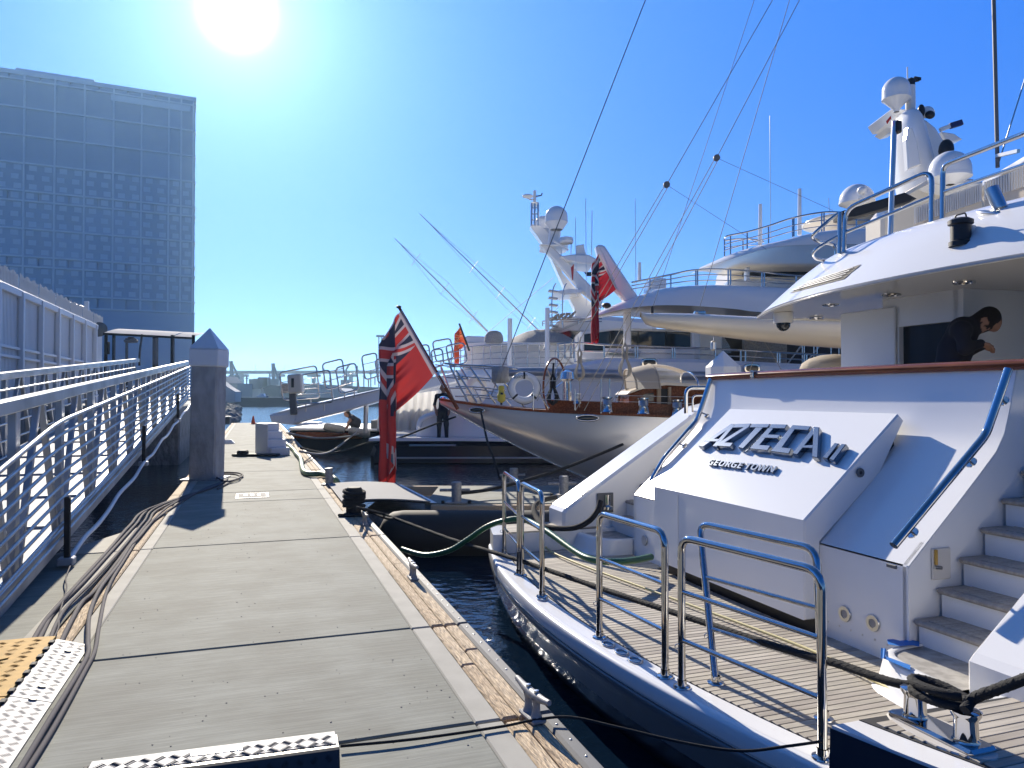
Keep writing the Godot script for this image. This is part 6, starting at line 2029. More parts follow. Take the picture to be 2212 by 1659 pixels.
	# guard wires and stanchions
	for x in [1298.0, 1317.0, 1152.0, 1242.0]:
		ptube("stanchion", two(at(x, 818 if x > 1290 else 840, 14.3), at(x, 893 if x > 1290 else 886, 14.3)), 0.014, M.chrome, o, 8)
	for y in [[822, 826], [850, 858], [862, 872]]:
		ptube("guard_wire", two(at(1160, y[0], 14.3), at(1500, y[1], 14.3)), 0.005, M.steel, o, 5)
	# cabin trunk and doghouse
	slab("cabin_trunk", [1358, 884, 1360, 850, 1398, 833, 1440, 829, 1560, 836, 1560, 890], 14.9, 1.5, M.mahogany, o, 0.04)
	slab("cabin_top", [1354, 852, 1362, 845, 1398, 831, 1440, 826, 1560, 832, 1560, 838, 1440, 832, 1398, 837], 14.8, 1.7, M.cream, o, 0.02)
	for q in [[1420, 1428, 834, 882], [1444, 1450, 836, 880]]:
		slab("cabin_post", [q[0], q[3], q[0], q[2], q[1], q[2], q[1], q[3]], 14.75, 0.08, M.timber_red, o, 0.005)
	slab("cabin_door", [1428, 880, 1428, 840, 1444, 840, 1444, 880], 14.84, 0.05, M.black, o)
	slab("cabin_window", [1390, 868, 1390, 852, 1412, 848, 1412, 866], 14.86, 0.05, M.glass_dark, o)
	# spray hood of tan canvas with a clear front
	var hr := []
	for i in 9:
		var f := i / 8.0
		var row := PackedVector3Array()
		for j in 13:
			var g := PI * j / 12.0
			var c := at(lerpf(1368, 1500, f), 840, 14.4)
			var hgt := lerpf(0.40, 0.54, sin(minf(f * 1.6, 1.0) * PI * 0.5)) * (1.0 - 0.35 * pow(f, 3.0))
			row.append(c + Vector3(lerpf(-0.02, 0.0, f) + 0.10 * (1.0 - sin(g)) , pow(sin(g), 0.6) * hgt, -0.75 - cos(g) * -0.72))
		hr.append(row)
	m = MB.new()
	m.grid(hr.slice(0, 4))
	obj("spray_hood", m, M.canvas, o)
	m = MB.new()
	var side := []
	for r in hr.slice(0, 9):
		side.append(r.slice(0, 7))
	m.grid(hr.slice(3, 9).map(func(r): return r.slice(4, 9)))
	obj("spray_hood", m, M.canvas, o)
	m = MB.new()
	m.grid(hr.slice(3, 9).map(func(r): return r.slice(8, 13)))
	obj("hood_window", m, M.clear, o)
	for f in [0, 3, 8]:
		ptube("hood_bow", hr[f], 0.02, M.canvas if f < 8 else M.chrome, o, 6)
	var edge := PackedVector3Array()
	for r in hr:
		edge.append(r[12])
	ptube("hood_hem", edge, 0.02, M.canvas, o, 6)
	# cream boom
	var bp := [[1384, 680, 0.06, 0.05], [1396, 689, 0.13, 0.11], [1415, 692, 0.17, 0.14], [1500, 698.5, 0.23, 0.19], [1600, 708, 0.27, 0.23], [1720, 716.5, 0.31, 0.27], [1830, 722, 0.33, 0.29], [2330, 745, 0.33, 0.29]]
	rows = []
	for q in bp:
		var row := PackedVector3Array()
		for j in 18:
			var g := TAU * j / 18
			row.append(at(q[0], q[1], 14.9) + Vector3(0, signf(sin(g)) * pow(absf(sin(g)), 0.85) * q[3], cos(g) * q[2] * 1.5))
		rows.append(row)
	m = MB.new()
	m.grid(rows, true)
	var bm2 := obj("boom", m, M.cream, o)
	pbox("boom_fitting", at(1511, 676, 14.9), Vector3(0.22, 0.08, 0.14), M.chrome, bm2, 0.02)
	pbox("boom_block", at(1409, 669, 14.9), Vector3(0.06, 0.16, 0.06), M.black, bm2, 0.02)
	# mast, outside the frame to the right
	ptube("mast", two(Vector3(11.6, 1.2, -15.2), Vector3(11.6, 27, -15.2)), [0.19, 0.15], M.white, o, 16)
	# standing and running rigging
	var Z := 14.9
	var top := Vector3(11.6, 26.5, -15.2)
	var up := func(a: Vector3, px: float, py: float) -> Vector3:      # carry a line on through a pixel to the mast's height
		var b := at(px, py, 15.0)
		return a + (b - a) * 1.06
	for q in [[[1058, 862], [1395, -2], 0.011], [[1410, 664], [1630, -2], 0.006], [[1512, 662], [1706, -2], 0.007]]:
		var a := at(q[0][0], q[0][1], Z)
		ptube("backstay" if q[2] > 0.01 else "topping_lift", two(a, up.call(a, q[1][0], q[1][1])), q[2], M.rubber_grey, o, 6)
	for q in [[1440, 399, 1670, -2, [[1160, 866], [1176, 868]], 1656, 539], [1548, 341, 1728, -2, [[1243, 887], [1262, 887]], 1800, 455]]:
		var c := at(q[0], q[1], Z)
		ptube("runner", two(c, up.call(c, q[2], q[3])), 0.008, M.rubber_grey, o, 6)
		for e in q[4]:
			var a := at(e[0], e[1], Z - 0.4)
			ptube("runner_tackle", two(a, c + Vector3(-0.05 if e == q[4][0] else 0.03, -0.04, 0)), 0.0075, M.rope_beige, o, 6)
		ptube("runner_tail", two(c, at(q[5], q[6], Z)), 0.004, M.rubber_grey, o, 5)
		plathe("runner_block", [Vector2(0, -0.03), Vector2(0.065, -0.03), Vector2(0.065, 0.03), Vector2(0, 0.03)], Transform3D(Basis(Vector3.RIGHT, PI / 2), c), M.rubber_grey, o, 16)
	for q in [[[1608, 733], [1638, 748], [1618, 805]], [[1648, 735], [1668, 765], [1690, 803]]]:
		ptube("boom_line", PackedVector3Array([at(q[0][0], q[0][1], Z), at(q[1][0], q[1][1], Z), at(q[2][0], q[2][1], Z)]), 0.006, M.rope_beige, o, 5)
	ptube("mainsheet", two(at(1541, 728, Z), at(1541, 752, Z)), 0.012, M.chrome, o, 6)
	pbox("mainsheet_block", at(1541, 747, Z), Vector3(0.1, 0.2, 0.1), M.steel, o, 0.03)

func pxrope(p: Array, n := 8) -> PackedVector3Array:    # [px, py, distance, ...]
	var o := []
	for i in range(0, p.size(), 3):
		o.append(at(p[i], p[i + 1], p[i + 2]))
	return line(o, n)
func braided(p: PackedVector3Array, r: float) -> MB:
	var m := MB.new()
	m.tube(p, r, 10)
	# raised strands so that the rope does not read as a pipe
	var L := 0.0
	for e in [0.0, PI * 0.5, PI, PI * 1.5]:
		for sg in [-1.0, 1.0]:
			var q := PackedVector3Array()
			L = 0.0
			var nx := Vector3.ZERO
			for i in p.size() - 1:
				var seg := p[i].distance_to(p[i + 1])
				var k := maxi(1, int(seg / (r * 0.8)))
				var t := (p[i + 1] - p[i]).normalized()
				var x := t.cross(Vector3.UP).normalized()
				var y := x.cross(t)
				for j in k:
					var a: float = e + sg * (L + seg * j / k) / (r * 1.3)
					q.append(p[i].lerp(p[i + 1], float(j) / k) + (x * cos(a) + y * sin(a)) * r * 0.9)
				L += seg
			m.tube(q, r * 0.2, 3)
	return m

func lines() -> void:
	# mooring line from the wrapped bollard over the platform to the bitts
	var b := gp(2030, 1588, 0.75)
	FR = DOCK
	var bw := DOCK * (fd(b) + Vector3(0, 0.15, -0.125))
	var b2 := DOCK * (fd(b) + Vector3(0, 0.15, 0.125))
	FR = Transform3D.IDENTITY
	var a := gp(768, 1096, 0.86)
	var p := [a, at(831, 1112, 10.2), at(972, 1164, 8.4), at(1114, 1208, 7.0), at(1289, 1268, 5.75), at(1497, 1337, 4.72), at(1684, 1399, 4.05), at(1806, 1433, 3.72), at(1929, 1474, 3.42), bw + Vector3(0.06, 0.02, 0.03)]
	tag(obj("mooring_line", braided(line(p, 10), 0.020), M.rope_black), "thick black braided line from the wrapped bollard across the swim platform to the chrome bitts", "rope", "mooring lines of the near yacht")
	var loop := PackedVector3Array()
	for i in 40:
		var g := TAU * i / 20.0
		var c := bw.lerp(b2, 0.5 - 0.5 * cos(g * 0.5 + 0.3))
		loop.append(bw.lerp(b2, 0.5 + 0.52 * cos(g)) + (bw - b2).cross(Vector3.UP).normalized() * 0.066 * sin(g) + Vector3(0, -0.02 + 0.0022 * i, 0))
	tag(obj("bitt_turns", braided(loop, 0.019), M.rope_black), "turns of black rope wound round the two chrome bitts", "rope")
	tag(obj("mooring_line", braided(line([b2 + Vector3(-0.04, 0.03, 0.06), at(2103, 1509, 3.05), at(2160, 1487, 2.95), at(2260, 1450, 2.8)], 8), 0.022), M.rope_black), "thick black mooring line leading from the chrome bitts out of the right edge", "rope", "mooring lines of the near yacht")
	var sp := [gp(768, 1100, 0.80), at(800, 1106, 10.6), at(835, 1119, 10.1), at(850, 1121, 9.9)]
	tag(ptube("splice_end", line(sp, 6), 0.022, M.rope_black), "short doubled end of the black mooring line beside the wrapped bollard", "rope")
	# thin black line drooping from the nearest cleat to the near wing
	tag(ptube("thin_line", pxrope([735, 1612, 3.38, 900, 1596, 3.46, 1080, 1570, 3.6, 1150, 1556, 3.65, 1230, 1549, 3.66, 1330, 1570, 3.6, 1480, 1605, 3.5, 1600, 1622, 3.4, 1700, 1612, 3.38, 1777, 1601, 3.36]), 0.007, M.rope_black), "thin black line crossing the dock joint and drooping over the water to the near rail", "rope")
	# yellow cord on the teak
	var yc := []
	for q in [[1149, 1134], [1168, 1160], [1183, 1186], [1226, 1208], [1292, 1234], [1426, 1283], [1497, 1309], [1614, 1352], [1754, 1406], [1876, 1464], [1962, 1513]]:
		yc.append(gp(q[0], q[1], 0.585))
	tag(ptube("yellow_cord", line(yc, 6), 0.0105, M.cord_yellow), "pale yellow shore power cord lying along the teak platform", "cord")
	# ribbed green hose from the water over the platform
	var gh := line([at(868, 1186, 8.6), at(917, 1199, 8.3), at(969, 1190, 8.1), at(1010, 1166, 8.0), at(1050, 1139, 7.9), at(1089, 1125, 7.8), at(1130, 1122, 7.7), at(1180, 1147, 7.3), at(1243, 1192, 6.75), at(1280, 1209, 6.5), at(1328, 1214, 6.4), at(1372, 1210, 6.6), at(1406, 1203, 6.85)], 14)
	var gm := MB.new()
	var rr := []
	for i in gh.size():
		rr.append(0.031 if i % 2 == 0 else 0.027)
	gm.tube(gh, rr, 12)
	tag(obj("green_hose", gm, M.hose_green), "ribbed dark green suction hose looping out of the water over the platform to the transom", "hose")
	var sh := []
	for q in [[618, 958], [634, 971], [640, 980], [649, 990], [652, 1006], [657, 1019], [672, 1024], [699, 1024]]:
		sh.append(gp(q[0], q[1], 0.66))
	sh.append(at(722, 1034, 13.8)); sh.append(at(734, 1052, 13.7))
	tag(ptube("sage_hose", line(sh, 6), 0.055, M.hose_sage), "pale green hose lying along the dock's right edge beyond the bridge plate", "hose")
	# black hose from the chock in the far bulwark
	tag(ptube("black_hose", pxrope([1297, 1082, 7.8, 1290, 1104, 7.75, 1270, 1127, 7.7, 1235, 1141, 7.8, 1180, 1138, 8.1, 1160, 1120, 8.4, 1154, 1095, 8.7, 1172, 1081, 9.0, 1200, 1074, 9.2]), 0.03, M.rope_black), "black hose curling from the square chock round the end of the white bulwark", "hose")
	# lines of the other boats
	tag(ptube("bollard_line", pxrope([988, 1066, 11.3, 1060, 1057, 11.7, 1145, 1035, 12.0, 1230, 1007, 12.6, 1300, 979, 13.2, 1345, 960, 13.6]), 0.028, M.rope_black), "black line from the finger bollard up to the silver hull", "rope", "lines of the silver yacht")
	tag(ptube("stern_line", pxrope([1039, 890, 14.9, 1052, 950, 14.0, 1066, 990, 13.6, 1080, 1036, 13.3]), 0.022, M.rope_black), "dark line hanging from the fairlead in the silver stern down to the finger", "rope", "lines of the silver yacht")
	tag(ptube("shore_line", pxrope([985, 900, 24.0, 930, 920, 24.0, 880, 940, 24.0, 850, 950, 24.0]), 0.03, M.rope_black), "dark line sloping across the white hull behind the silver stern", "rope")
	for q in [[[620, 935, 24.0, 680, 946, 26.0, 740, 944, 28.0, 775, 938, 29.8], "sagging grey line from the dock steps to the dark stern, uppermost"], [[650, 968, 18.5, 700, 978, 22.0, 740, 974, 25.0, 800, 955, 28.0, 860, 948, 26.0], "long sagging dark line from the dock edge towards the red flag"], [[648, 975, 18.0, 690, 981, 20.0, 720, 972, 24.0, 750, 950, 28.0, 772, 932, 29.8], "doubled pale line running up to the dark stern's roller"]]:
		tag(ptube("shore_line", pxrope(q[0]), 0.03, M.rope_black if q[1].contains("dark line") else M.canvas_grey), q[1], "rope", "lines of the dark sterned yacht")
	var ch := at(640, 965, 19.2)
	tag(ptube("fender_board", two(gp(655, 1000, 0.62), gp(632, 950, 0.62)), 0.05, M.timber), "short wooden fender board on the dock edge beside the steps", "board")

func flag_image(red: Color, white: Color, blue: Color) -> ImageTexture:
	var w := 512
	var h := 256
	var im := Image.create(w, h, false, Image.FORMAT_RGB8)
	for j in h:
		for i in w:
			var c := red
			if i < 256 and j < 128:
				var x := i / 256.0 * 2.0
				var y := j / 128.0
				c = blue
				var d1 := absf(y - x * 0.5) * 0.894
				var d2 := absf(y - 1.0 + x * 0.5) * 0.894
				if minf(d1, d2) < 0.1: c = white
				if minf(d1, d2) < 0.034: c = red
				var dc := minf(absf(x - 1.0), absf(y - 0.5))
				if dc < 0.167: c = white
				if dc < 0.1: c = red
			var e := Vector2(i - 384, j - 128)
			if e.length() < 58.0: c = white
			if absf(e.x) < 24.0 and e.y > -36.0 and e.y < 30.0 - absf(e.x) * 0.5: c = Color(0.25, 0.42, 0.5) if int(e.y + 40) % 18 < 10 else white
			if i < 10: c = white
			im.set_pixel(i, j, c)
	return ImageTexture.create_from_image(im)

func drape(nm: String, A: Vector3, B: Vector3, xb: float, L: float, w: float, mt: Material, ends: float, slope := 0.97) -> MeshInstance3D:
	var rows := []
	for i in 45:
		var v := i / 44.0
		var s := A.lerp(B, v)
		var ph := v * PI * 6.2
		var xo := xb - w * (0.5 - 0.5 * cos(ph)) * (0.35 + 0.65 * (1.0 - v))
		var dx := maxf(s.x - xo, 0.02)
		var knee := Vector3(xo, s.y - dx * slope, s.z)
		var dl := s.distance_to(knee)
		var row := PackedVector3Array()
		for k in 61:
			var a := L * k / 60.0
			var p: Vector3
			if a < dl:
				p = s.lerp(knee, a / dl)
				p.y -= 0.05 * dx * sin(PI * a / dl)
				p.z += 0.02 * sin(a * 9.0 + v * 6.0) * (a / dl)
			else:
				p = knee - Vector3(0, minf((a - dl), maxf(knee.y - ends, 0.05) * (0.86 + 0.14 * sin(v * 9.0))), 0)
				p.x += 0.012 * sin(p.y * 5.0 + v * 11.0)
			var fold := smoothstep(0.25, 1.0, a / maxf(dl, 0.05))
			p.z += 0.10 * sin(ph * 1.0) * fold + 0.05 * sin(ph * 2.7 + 1.0) * fold
			row.append(p)
		rows.append(row)
	var m := MB.new()
	m.grid(rows)
	# u runs along the fly, v down the hoist
	return obj(nm, m, mt)

func flags() -> void:
	for q in [["flag_red", Color(0.82, 0.27, 0.26), Color(0.84, 0.78, 0.78), Color(0.24, 0.24, 0.32)], ["flag_red_far", Color(0.78, 0.17, 0.21), Color(0.82, 0.78, 0.76), Color(0.16, 0.16, 0.24)], ["flag_backlit", Color(0.97, 0.42, 0.24), Color(0.98, 0.68, 0.45), Color(0.75, 0.32, 0.22)]]:  # last set has the sun shining through mixed into its colours
		var m := mat(q[0], Color.WHITE, 0.9)
		m.albedo_texture = flag_image(q[1], q[2], q[3])
		m.backlight_enabled = true
		m.backlight = Color(0.55, 0.55, 0.55)
	# big red ensign on the sailing yacht's staff
	var d := 14.75
	var a := at(866, 672, d)
	var b := at(941, 806, d)
	tag(drape("red_ensign", a, b, at(857, 0, d).x, 3.6, 0.36, M.flag_red, at(0, 1046, d).y), "big red ensign with a union canton drooping from the brown staff at the silver stern", "flag", "red ensigns")
	var st := thing("flag_staff", at(985, 880, d), "varnished brown flag staff leaning out from the silver stern", "flag staff")
	ptube("staff", two(at(989, 884, d + 0.1), at(862, 664, d + 0.02)), [0.038, 0.028], M.mahogany, st, 12)
	var tr := MB.new()
	tr.ball(at(861.5, 663, d), Vector3(0.055, 0.03, 0.055), 12)
	obj("truck", tr, M.black, st)
	ptube("halyard", two(at(866, 670, d - 0.05), at(960, 838, d)), 0.006, M.steel, st, 5)
	ptube("staff_band", two(at(943, 805, d + 0.06), at(947, 812, d + 0.06)), 0.042, M.steel, st, 12)
	# ensign on the fin of the motor yacht
	d = 24.6
	tag(drape("red_ensign", at(1294, 546, d), at(1334, 622, d), at(1292, 0, d).x, 3.6, 0.28, M.flag_red_far, at(0, 742, d).y, 0.75), "red ensign hanging from the white fin of the three deck motor yacht", "flag", "red ensigns")
	tag(ptube("flag_halyard", two(at(1297, 536, d), at(1336, 628, d)), 0.02, M.white), "pale halyard along the edge of the white fin carrying the far ensign", "halyard")
	d = 36.0
	tag(drape("red_ensign", at(994, 706, d), at(1009, 742, d), at(993, 0, d).x, 2.0, 0.28, M.flag_backlit, at(0, 788, d).y, 0.8), "small red ensign tinted orange for the sun shining through it, between the chrome rails", "flag", "red ensigns")
	tag(ptube("far_flag_staff", two(at(992, 699, d), at(1014, 758, d)), 0.045, M.rubber), "thin dark staff of the small orange tinted red ensign", "flag staff")
	# little courtesy flags
	var cf := MB.new()
	var rows := []
	for i in 7:
		var f := i / 6.0
		rows.append(PackedVector3Array([at(1924 + 2 * f, 250 - 4 * f + 12 * f, 9.3), at(1914 + f * 7, 262 + 6 * sin(f * 4), 9.35)]))
	cf.grid(rows)
	tag(obj("courtesy_flag", cf, M.red), "tiny red and white courtesy flag at the head of the near yacht's staff", "flag")
	cf = MB.new()
	rows = []
	for i in 5:
		var f := i / 4.0
		rows.append(PackedVector3Array([at(1240 - 2 * f, 570 + 34 * f, 32.5), at(1233 + 3 * f, 578 + 28 * f, 32.6)]))
	cf.grid(rows)
	tag(obj("courtesy_flag", cf, M.red), "tiny dark red courtesy flag under the raked radar mast", "flag")
	ship_things()

func coil(nm: String, px: float, y0: float, y1: float, wpx: float, d: float, mt: Material, r: float, label: String) -> void:
	var m := MB.new()
	var waist := lerpf(y0, y1, 0.36)
	for k in 7:
		var w := wpx * (0.55 + 0.075 * k) * 0.5
		var z := d + 0.03 * (k - 3)
		var p := [at(px, waist, z), at(px - w, lerpf(waist, y1, 0.55), z), at(px - w * 0.7, lerpf(waist, y1, 0.88), z), at(px, y1 - k, z), at(px + w * 0.7, lerpf(waist, y1, 0.88), z), at(px + w, lerpf(waist, y1, 0.55), z), at(px, waist, z)]
		m.tube(line(p, 4), r, 6)
		var t := [at(px, waist, z), at(px - w * 0.5, lerpf(y0, waist, 0.5), z), at(px, y0 + k * 0.6, z), at(px + w * 0.5, lerpf(y0, waist, 0.5), z), at(px, waist, z)]
		m.tube(line(t, 4), r, 6)
	for k in 5:
		var rg := PackedVector3Array()
		var c := at(px, waist - 6 + k * 3, d)
		for j in 12:
			rg.append(c + Vector3(cos(TAU * j / 12) * wpx * 0.22 / FL * d, 0, sin(TAU * j / 12) * 0.07))
		m.tube(rg, r, 6, true)
	m.tube(two(at(px, y0, d), at(px + 2, y0 - 24, d)), r, 6)
	tag(obj(nm, m, mt), label, "rope")

func ship_things() -> void:
	coil("rope_coil", 1252, 752, 823, 21, 14.5, M.rope_beige, 0.012, "beige coil of rope hung on a stay, the smaller one left of the hood")
	coil("rope_coil", 1350, 740, 817, 27, 14.3, M.rope_beige, 0.012, "larger beige coil of rope hung on a stay right above the spray hood")
	ptube("coil_tail", pxrope([1252, 822, 14.5, 1252, 880, 14.5]), 0.008, M.rope_beige, null, 5)
	tag(get_child(get_child_count() - 1), "beige tail hanging straight down from the smaller rope coil", "rope")
	ptube("coil_tail", pxrope([1349, 816, 14.3, 1342, 840, 14.3, 1320, 868, 14.3, 1310, 880, 14.3]), 0.008, M.rope_beige, null, 5)
	tag(get_child(get_child_count() - 1), "beige tail curving down from the larger rope coil to a winch", "rope")
	coil("dark_line_hank", 1194, 808, 874, 22, 14.55, M.rope_black, 0.022, "black hank of rope tied over the stern rail beside the steering wheel")
	# ring lifebuoy
	var c := at(1132.5, 838, 14.5)
	var lb := thing("lifebuoy", c - Vector3(0, 0.32, 0), "white ring lifebuoy with black bands hung on the silver yacht's stern rail", "lifebuoy")
	var ring := PackedVector3Array()
	for j in 36:
		ring.append(c + Vector3(cos(TAU * j / 36) * 0.245, sin(TAU * j / 36) * 0.245, 0))
	ptube("ring", ring, 0.068, M.white_matt, lb, 16, true)
	for g in [0.25, 0.62, 0.885, -0.12]:
		var a: float = TAU * g
		if g == -0.12: a = TAU * 0.885
		if g == 0.885: continue
		var e := c + Vector3(cos(a) * 0.245, sin(a) * 0.245, 0)
		var tg := Vector3(-sin(a), cos(a), 0)
		ptube("band", two(e - tg * 0.018, e + tg * 0.018), 0.0715, M.black, lb, 16)
	var gr := PackedVector3Array()
	for j in 32:
		var g := TAU * j / 32
		gr.append(c + Vector3(cos(g), sin(g), 0) * (0.325 - 0.02 * absf(sin(g * 2.0))) + Vector3(0, 0, 0.02))
	ptube("grab_line", gr, 0.006, M.black, lb, 5, true)
	words("buoy_lettering", "Halcyon", M.black, Transform3D(Basis(Vector3.BACK, 0.22), c + Vector3(-0.07, 0.225, 0.068)), lb, 0.26, 0.006, "Droid Serif", false)
	# yellow rescue light
	var y := at(1083, 868, 14.5)
	var yl := thing("rescue_light", y, "yellow rescue light clipped beside the white lifebuoy", "rescue light")
	plathe("body", [Vector2(0.02, -0.02), Vector2(0.075, 0.02), Vector2(0.085, 0.13), Vector2(0.06, 0.17), Vector2(0.05, 0.24), Vector2(0.06, 0.25), Vector2(0.055, 0.31), Vector2(0, 0.32)], Transform3D(Basis.IDENTITY, y), mat("safety_yellow", Color(0.62, 0.50, 0.06), 0.5), yl, 16)
	pbox("label_patch", y + Vector3(0.01, 0.16, 0.075), Vector3(0.05, 0.04, 0.01), M.black, yl)
	plathe("tip", [Vector2(0.02, -0.06), Vector2(0.02, -0.01)], Transform3D(Basis.IDENTITY, y), M.black, yl, 10)
	# grey canvas cover on the stern rail
	var rows := []
	for j in 7:
		var row := PackedVector3Array()
		for i in 13:
			var f := i / 12.0
			row.append(at(lerpf(1062, 1099, f) + (1.0 - j / 6.0) * 0, lerpf(793, 826, j / 6.0) + 2.0 * sin(f * PI) * (1 if j > 3 else -1), 14.6 - 0.16 * sin(f * PI) * (0.4 + 0.6 * sin(j / 6.0 * PI)) + 0.015 * sin(i * 2.0 + j)))
		rows.append(row)
	var m := MB.new()
	m.grid(rows)
	m.box(at(1080.5, 809, 14.68), Vector3(0.32, 0.29, 0.06), Basis.IDENTITY, 0.03)
	tag(obj("canvas_cover", m, M.canvas_grey), "taupe canvas cover over a square instrument on the stern rail", "cover")
	# second ring lifebuoy on the far rail
	c = at(1030, 842, 15.9)
	ring = PackedVector3Array()
	for j in 30:
		ring.append(c + Basis(Vector3.UP, 0.9) * Vector3(cos(TAU * j / 30) * 0.25, sin(TAU * j / 30) * 0.25, 0))
	tag(ptube("lifebuoy", ring, 0.068, M.canvas_white, null, 14, true), "pale second lifebuoy seen edge on at the far side of the stern rail", "lifebuoy")

# ---- people: one continuous surface round a skeleton of tapered bones
func figure(bones: Array, cell: float, k: float) -> MB:
	var lo := Vector3.ONE * 1e9
	var hi := Vector3.ONE * -1e9
	for b in bones:
		for q in [b[0], b[1]]:
			var r: float = maxf(b[2], b[3]) + k * 3.0
			lo = lo.min(q - Vector3.ONE * r)
			hi = hi.max(q + Vector3.ONE * r)
	var n := Vector3i(((hi - lo) / cell).ceil()) + Vector3i.ONE
	var f := PackedFloat32Array()
	f.resize(n.x * n.y * n.z)
	for b in bones:
		var a: Vector3 = b[0]
		var d: Vector3 = b[1] - a
		var dd := maxf(d.length_squared(), 1e-9)
		var r: float = maxf(b[2], b[3]) + k * 3.0
		var i0 := Vector3i(((a.min(b[1]) - Vector3.ONE * r - lo) / cell).floor()).max(Vector3i.ZERO)
		var i1 := Vector3i(((a.max(b[1]) + Vector3.ONE * r - lo) / cell).ceil()).min(n - Vector3i.ONE)
		for z in range(i0.z, i1.z + 1):
			for y in range(i0.y, i1.y + 1):
				for x in range(i0.x, i1.x + 1):
					var p := lo + Vector3(x, y, z) * cell
					var t := clampf((p - a).dot(d) / dd, 0.0, 1.0)
					var s := p.distance_to(a + d * t) - lerpf(b[2], b[3], t)
					if s < k * 3.0:
						f[(z * n.y + y) * n.x + x] += exp(-s / k)
	var idx := {}
	var vs := PackedVector3Array()
	var cs := PackedColorArray()
	var ns := PackedVector3Array()
	var F := func(x: int, y: int, z: int) -> float: return f[(z * n.y + y) * n.x + x] - 1.0
	for z in n.z - 1:
		for y in n.y - 1:
			for x in n.x - 1:
				var base := (z * n.y + y) * n.x + x
				var mask := 0
				var val := [f[base], f[base + 1], f[base + n.x], f[base + n.x + 1], f[base + n.x * n.y], f[base + n.x * n.y + 1], f[base + n.x * n.y + n.x], f[base + n.x * n.y + n.x + 1]]
				for q in 8:
					if val[q] > 1.0: mask |= 1 << q
				if mask == 0 or mask == 255: continue
				var sum := Vector3.ZERO
				var c := 0
				for e in [[0, 1], [2, 3], [4, 5], [6, 7], [0, 2], [1, 3], [4, 6], [5, 7], [0, 4], [1, 5], [2, 6], [3, 7]]:
					var va: float = val[e[0]] - 1.0
					var vb: float = val[e[1]] - 1.0
					if va * vb < 0.0:
						# the field falls off exponentially; interpolate its logarithm
						var la := log(maxf(val[e[0]], 1e-4))
						var lb := log(maxf(val[e[1]], 1e-4))
						var t := la / (la - lb)
						sum += Vector3(e[0] & 1, (e[0] >> 1) & 1, e[0] >> 2).lerp(Vector3(e[1] & 1, (e[1] >> 1) & 1, e[1] >> 2), t)
						c += 1
				idx[base] = vs.size()
				var p := lo + (Vector3(x, y, z) + sum / c) * cell
				vs.append(p)
				var best := 1e9
				var col := Color.WHITE
				for b in bones:
					var d2: Vector3 = b[1] - b[0]
					var t2 := clampf((p - b[0]).dot(d2) / maxf(d2.length_squared(), 1e-9), 0.0, 1.0)
					var s2: float = p.distance_to(b[0] + d2 * t2) - lerpf(b[2], b[3], t2)
					if s2 < best:
						best = s2
						col = b[4]
				cs.append(col)
	ns.resize(vs.size())
	var quads := []
	for z in range(1, n.z - 1):
		for y in range(1, n.y - 1):
			for x in range(1, n.x - 1):
				var base := (z * n.y + y) * n.x + x
				var a0 := f[base] > 1.0
				for ax in 3:
					var st: int = [1, n.x, n.x * n.y][ax]
					if a0 == (f[base + st] > 1.0): continue
					var s1: int = [n.x, n.x * n.y, 1][ax]
					var s2: int = [n.x * n.y, 1, n.x][ax]
					var q := [idx.get(base - s1 - s2, -1), idx.get(base - s2, -1), idx.get(base, -1), idx.get(base - s1, -1)]
					if q.has(-1): continue
					if not a0: q.reverse()
					quads.append(q)
					var m := (vs[q[2]] - vs[q[0]]).cross(vs[q[1]] - vs[q[3]])
					for i in 4:
						ns[q[i]] += m
	var o := MB.new()
	for q in quads:
		for i in [0, 1, 2, 0, 2, 3]:
			o.v.append(vs[q[i]]); o.n.append(ns[q[i]].normalized()); o.u.append(Vector2.ZERO); o.c.append(cs[q[i]])
	return o

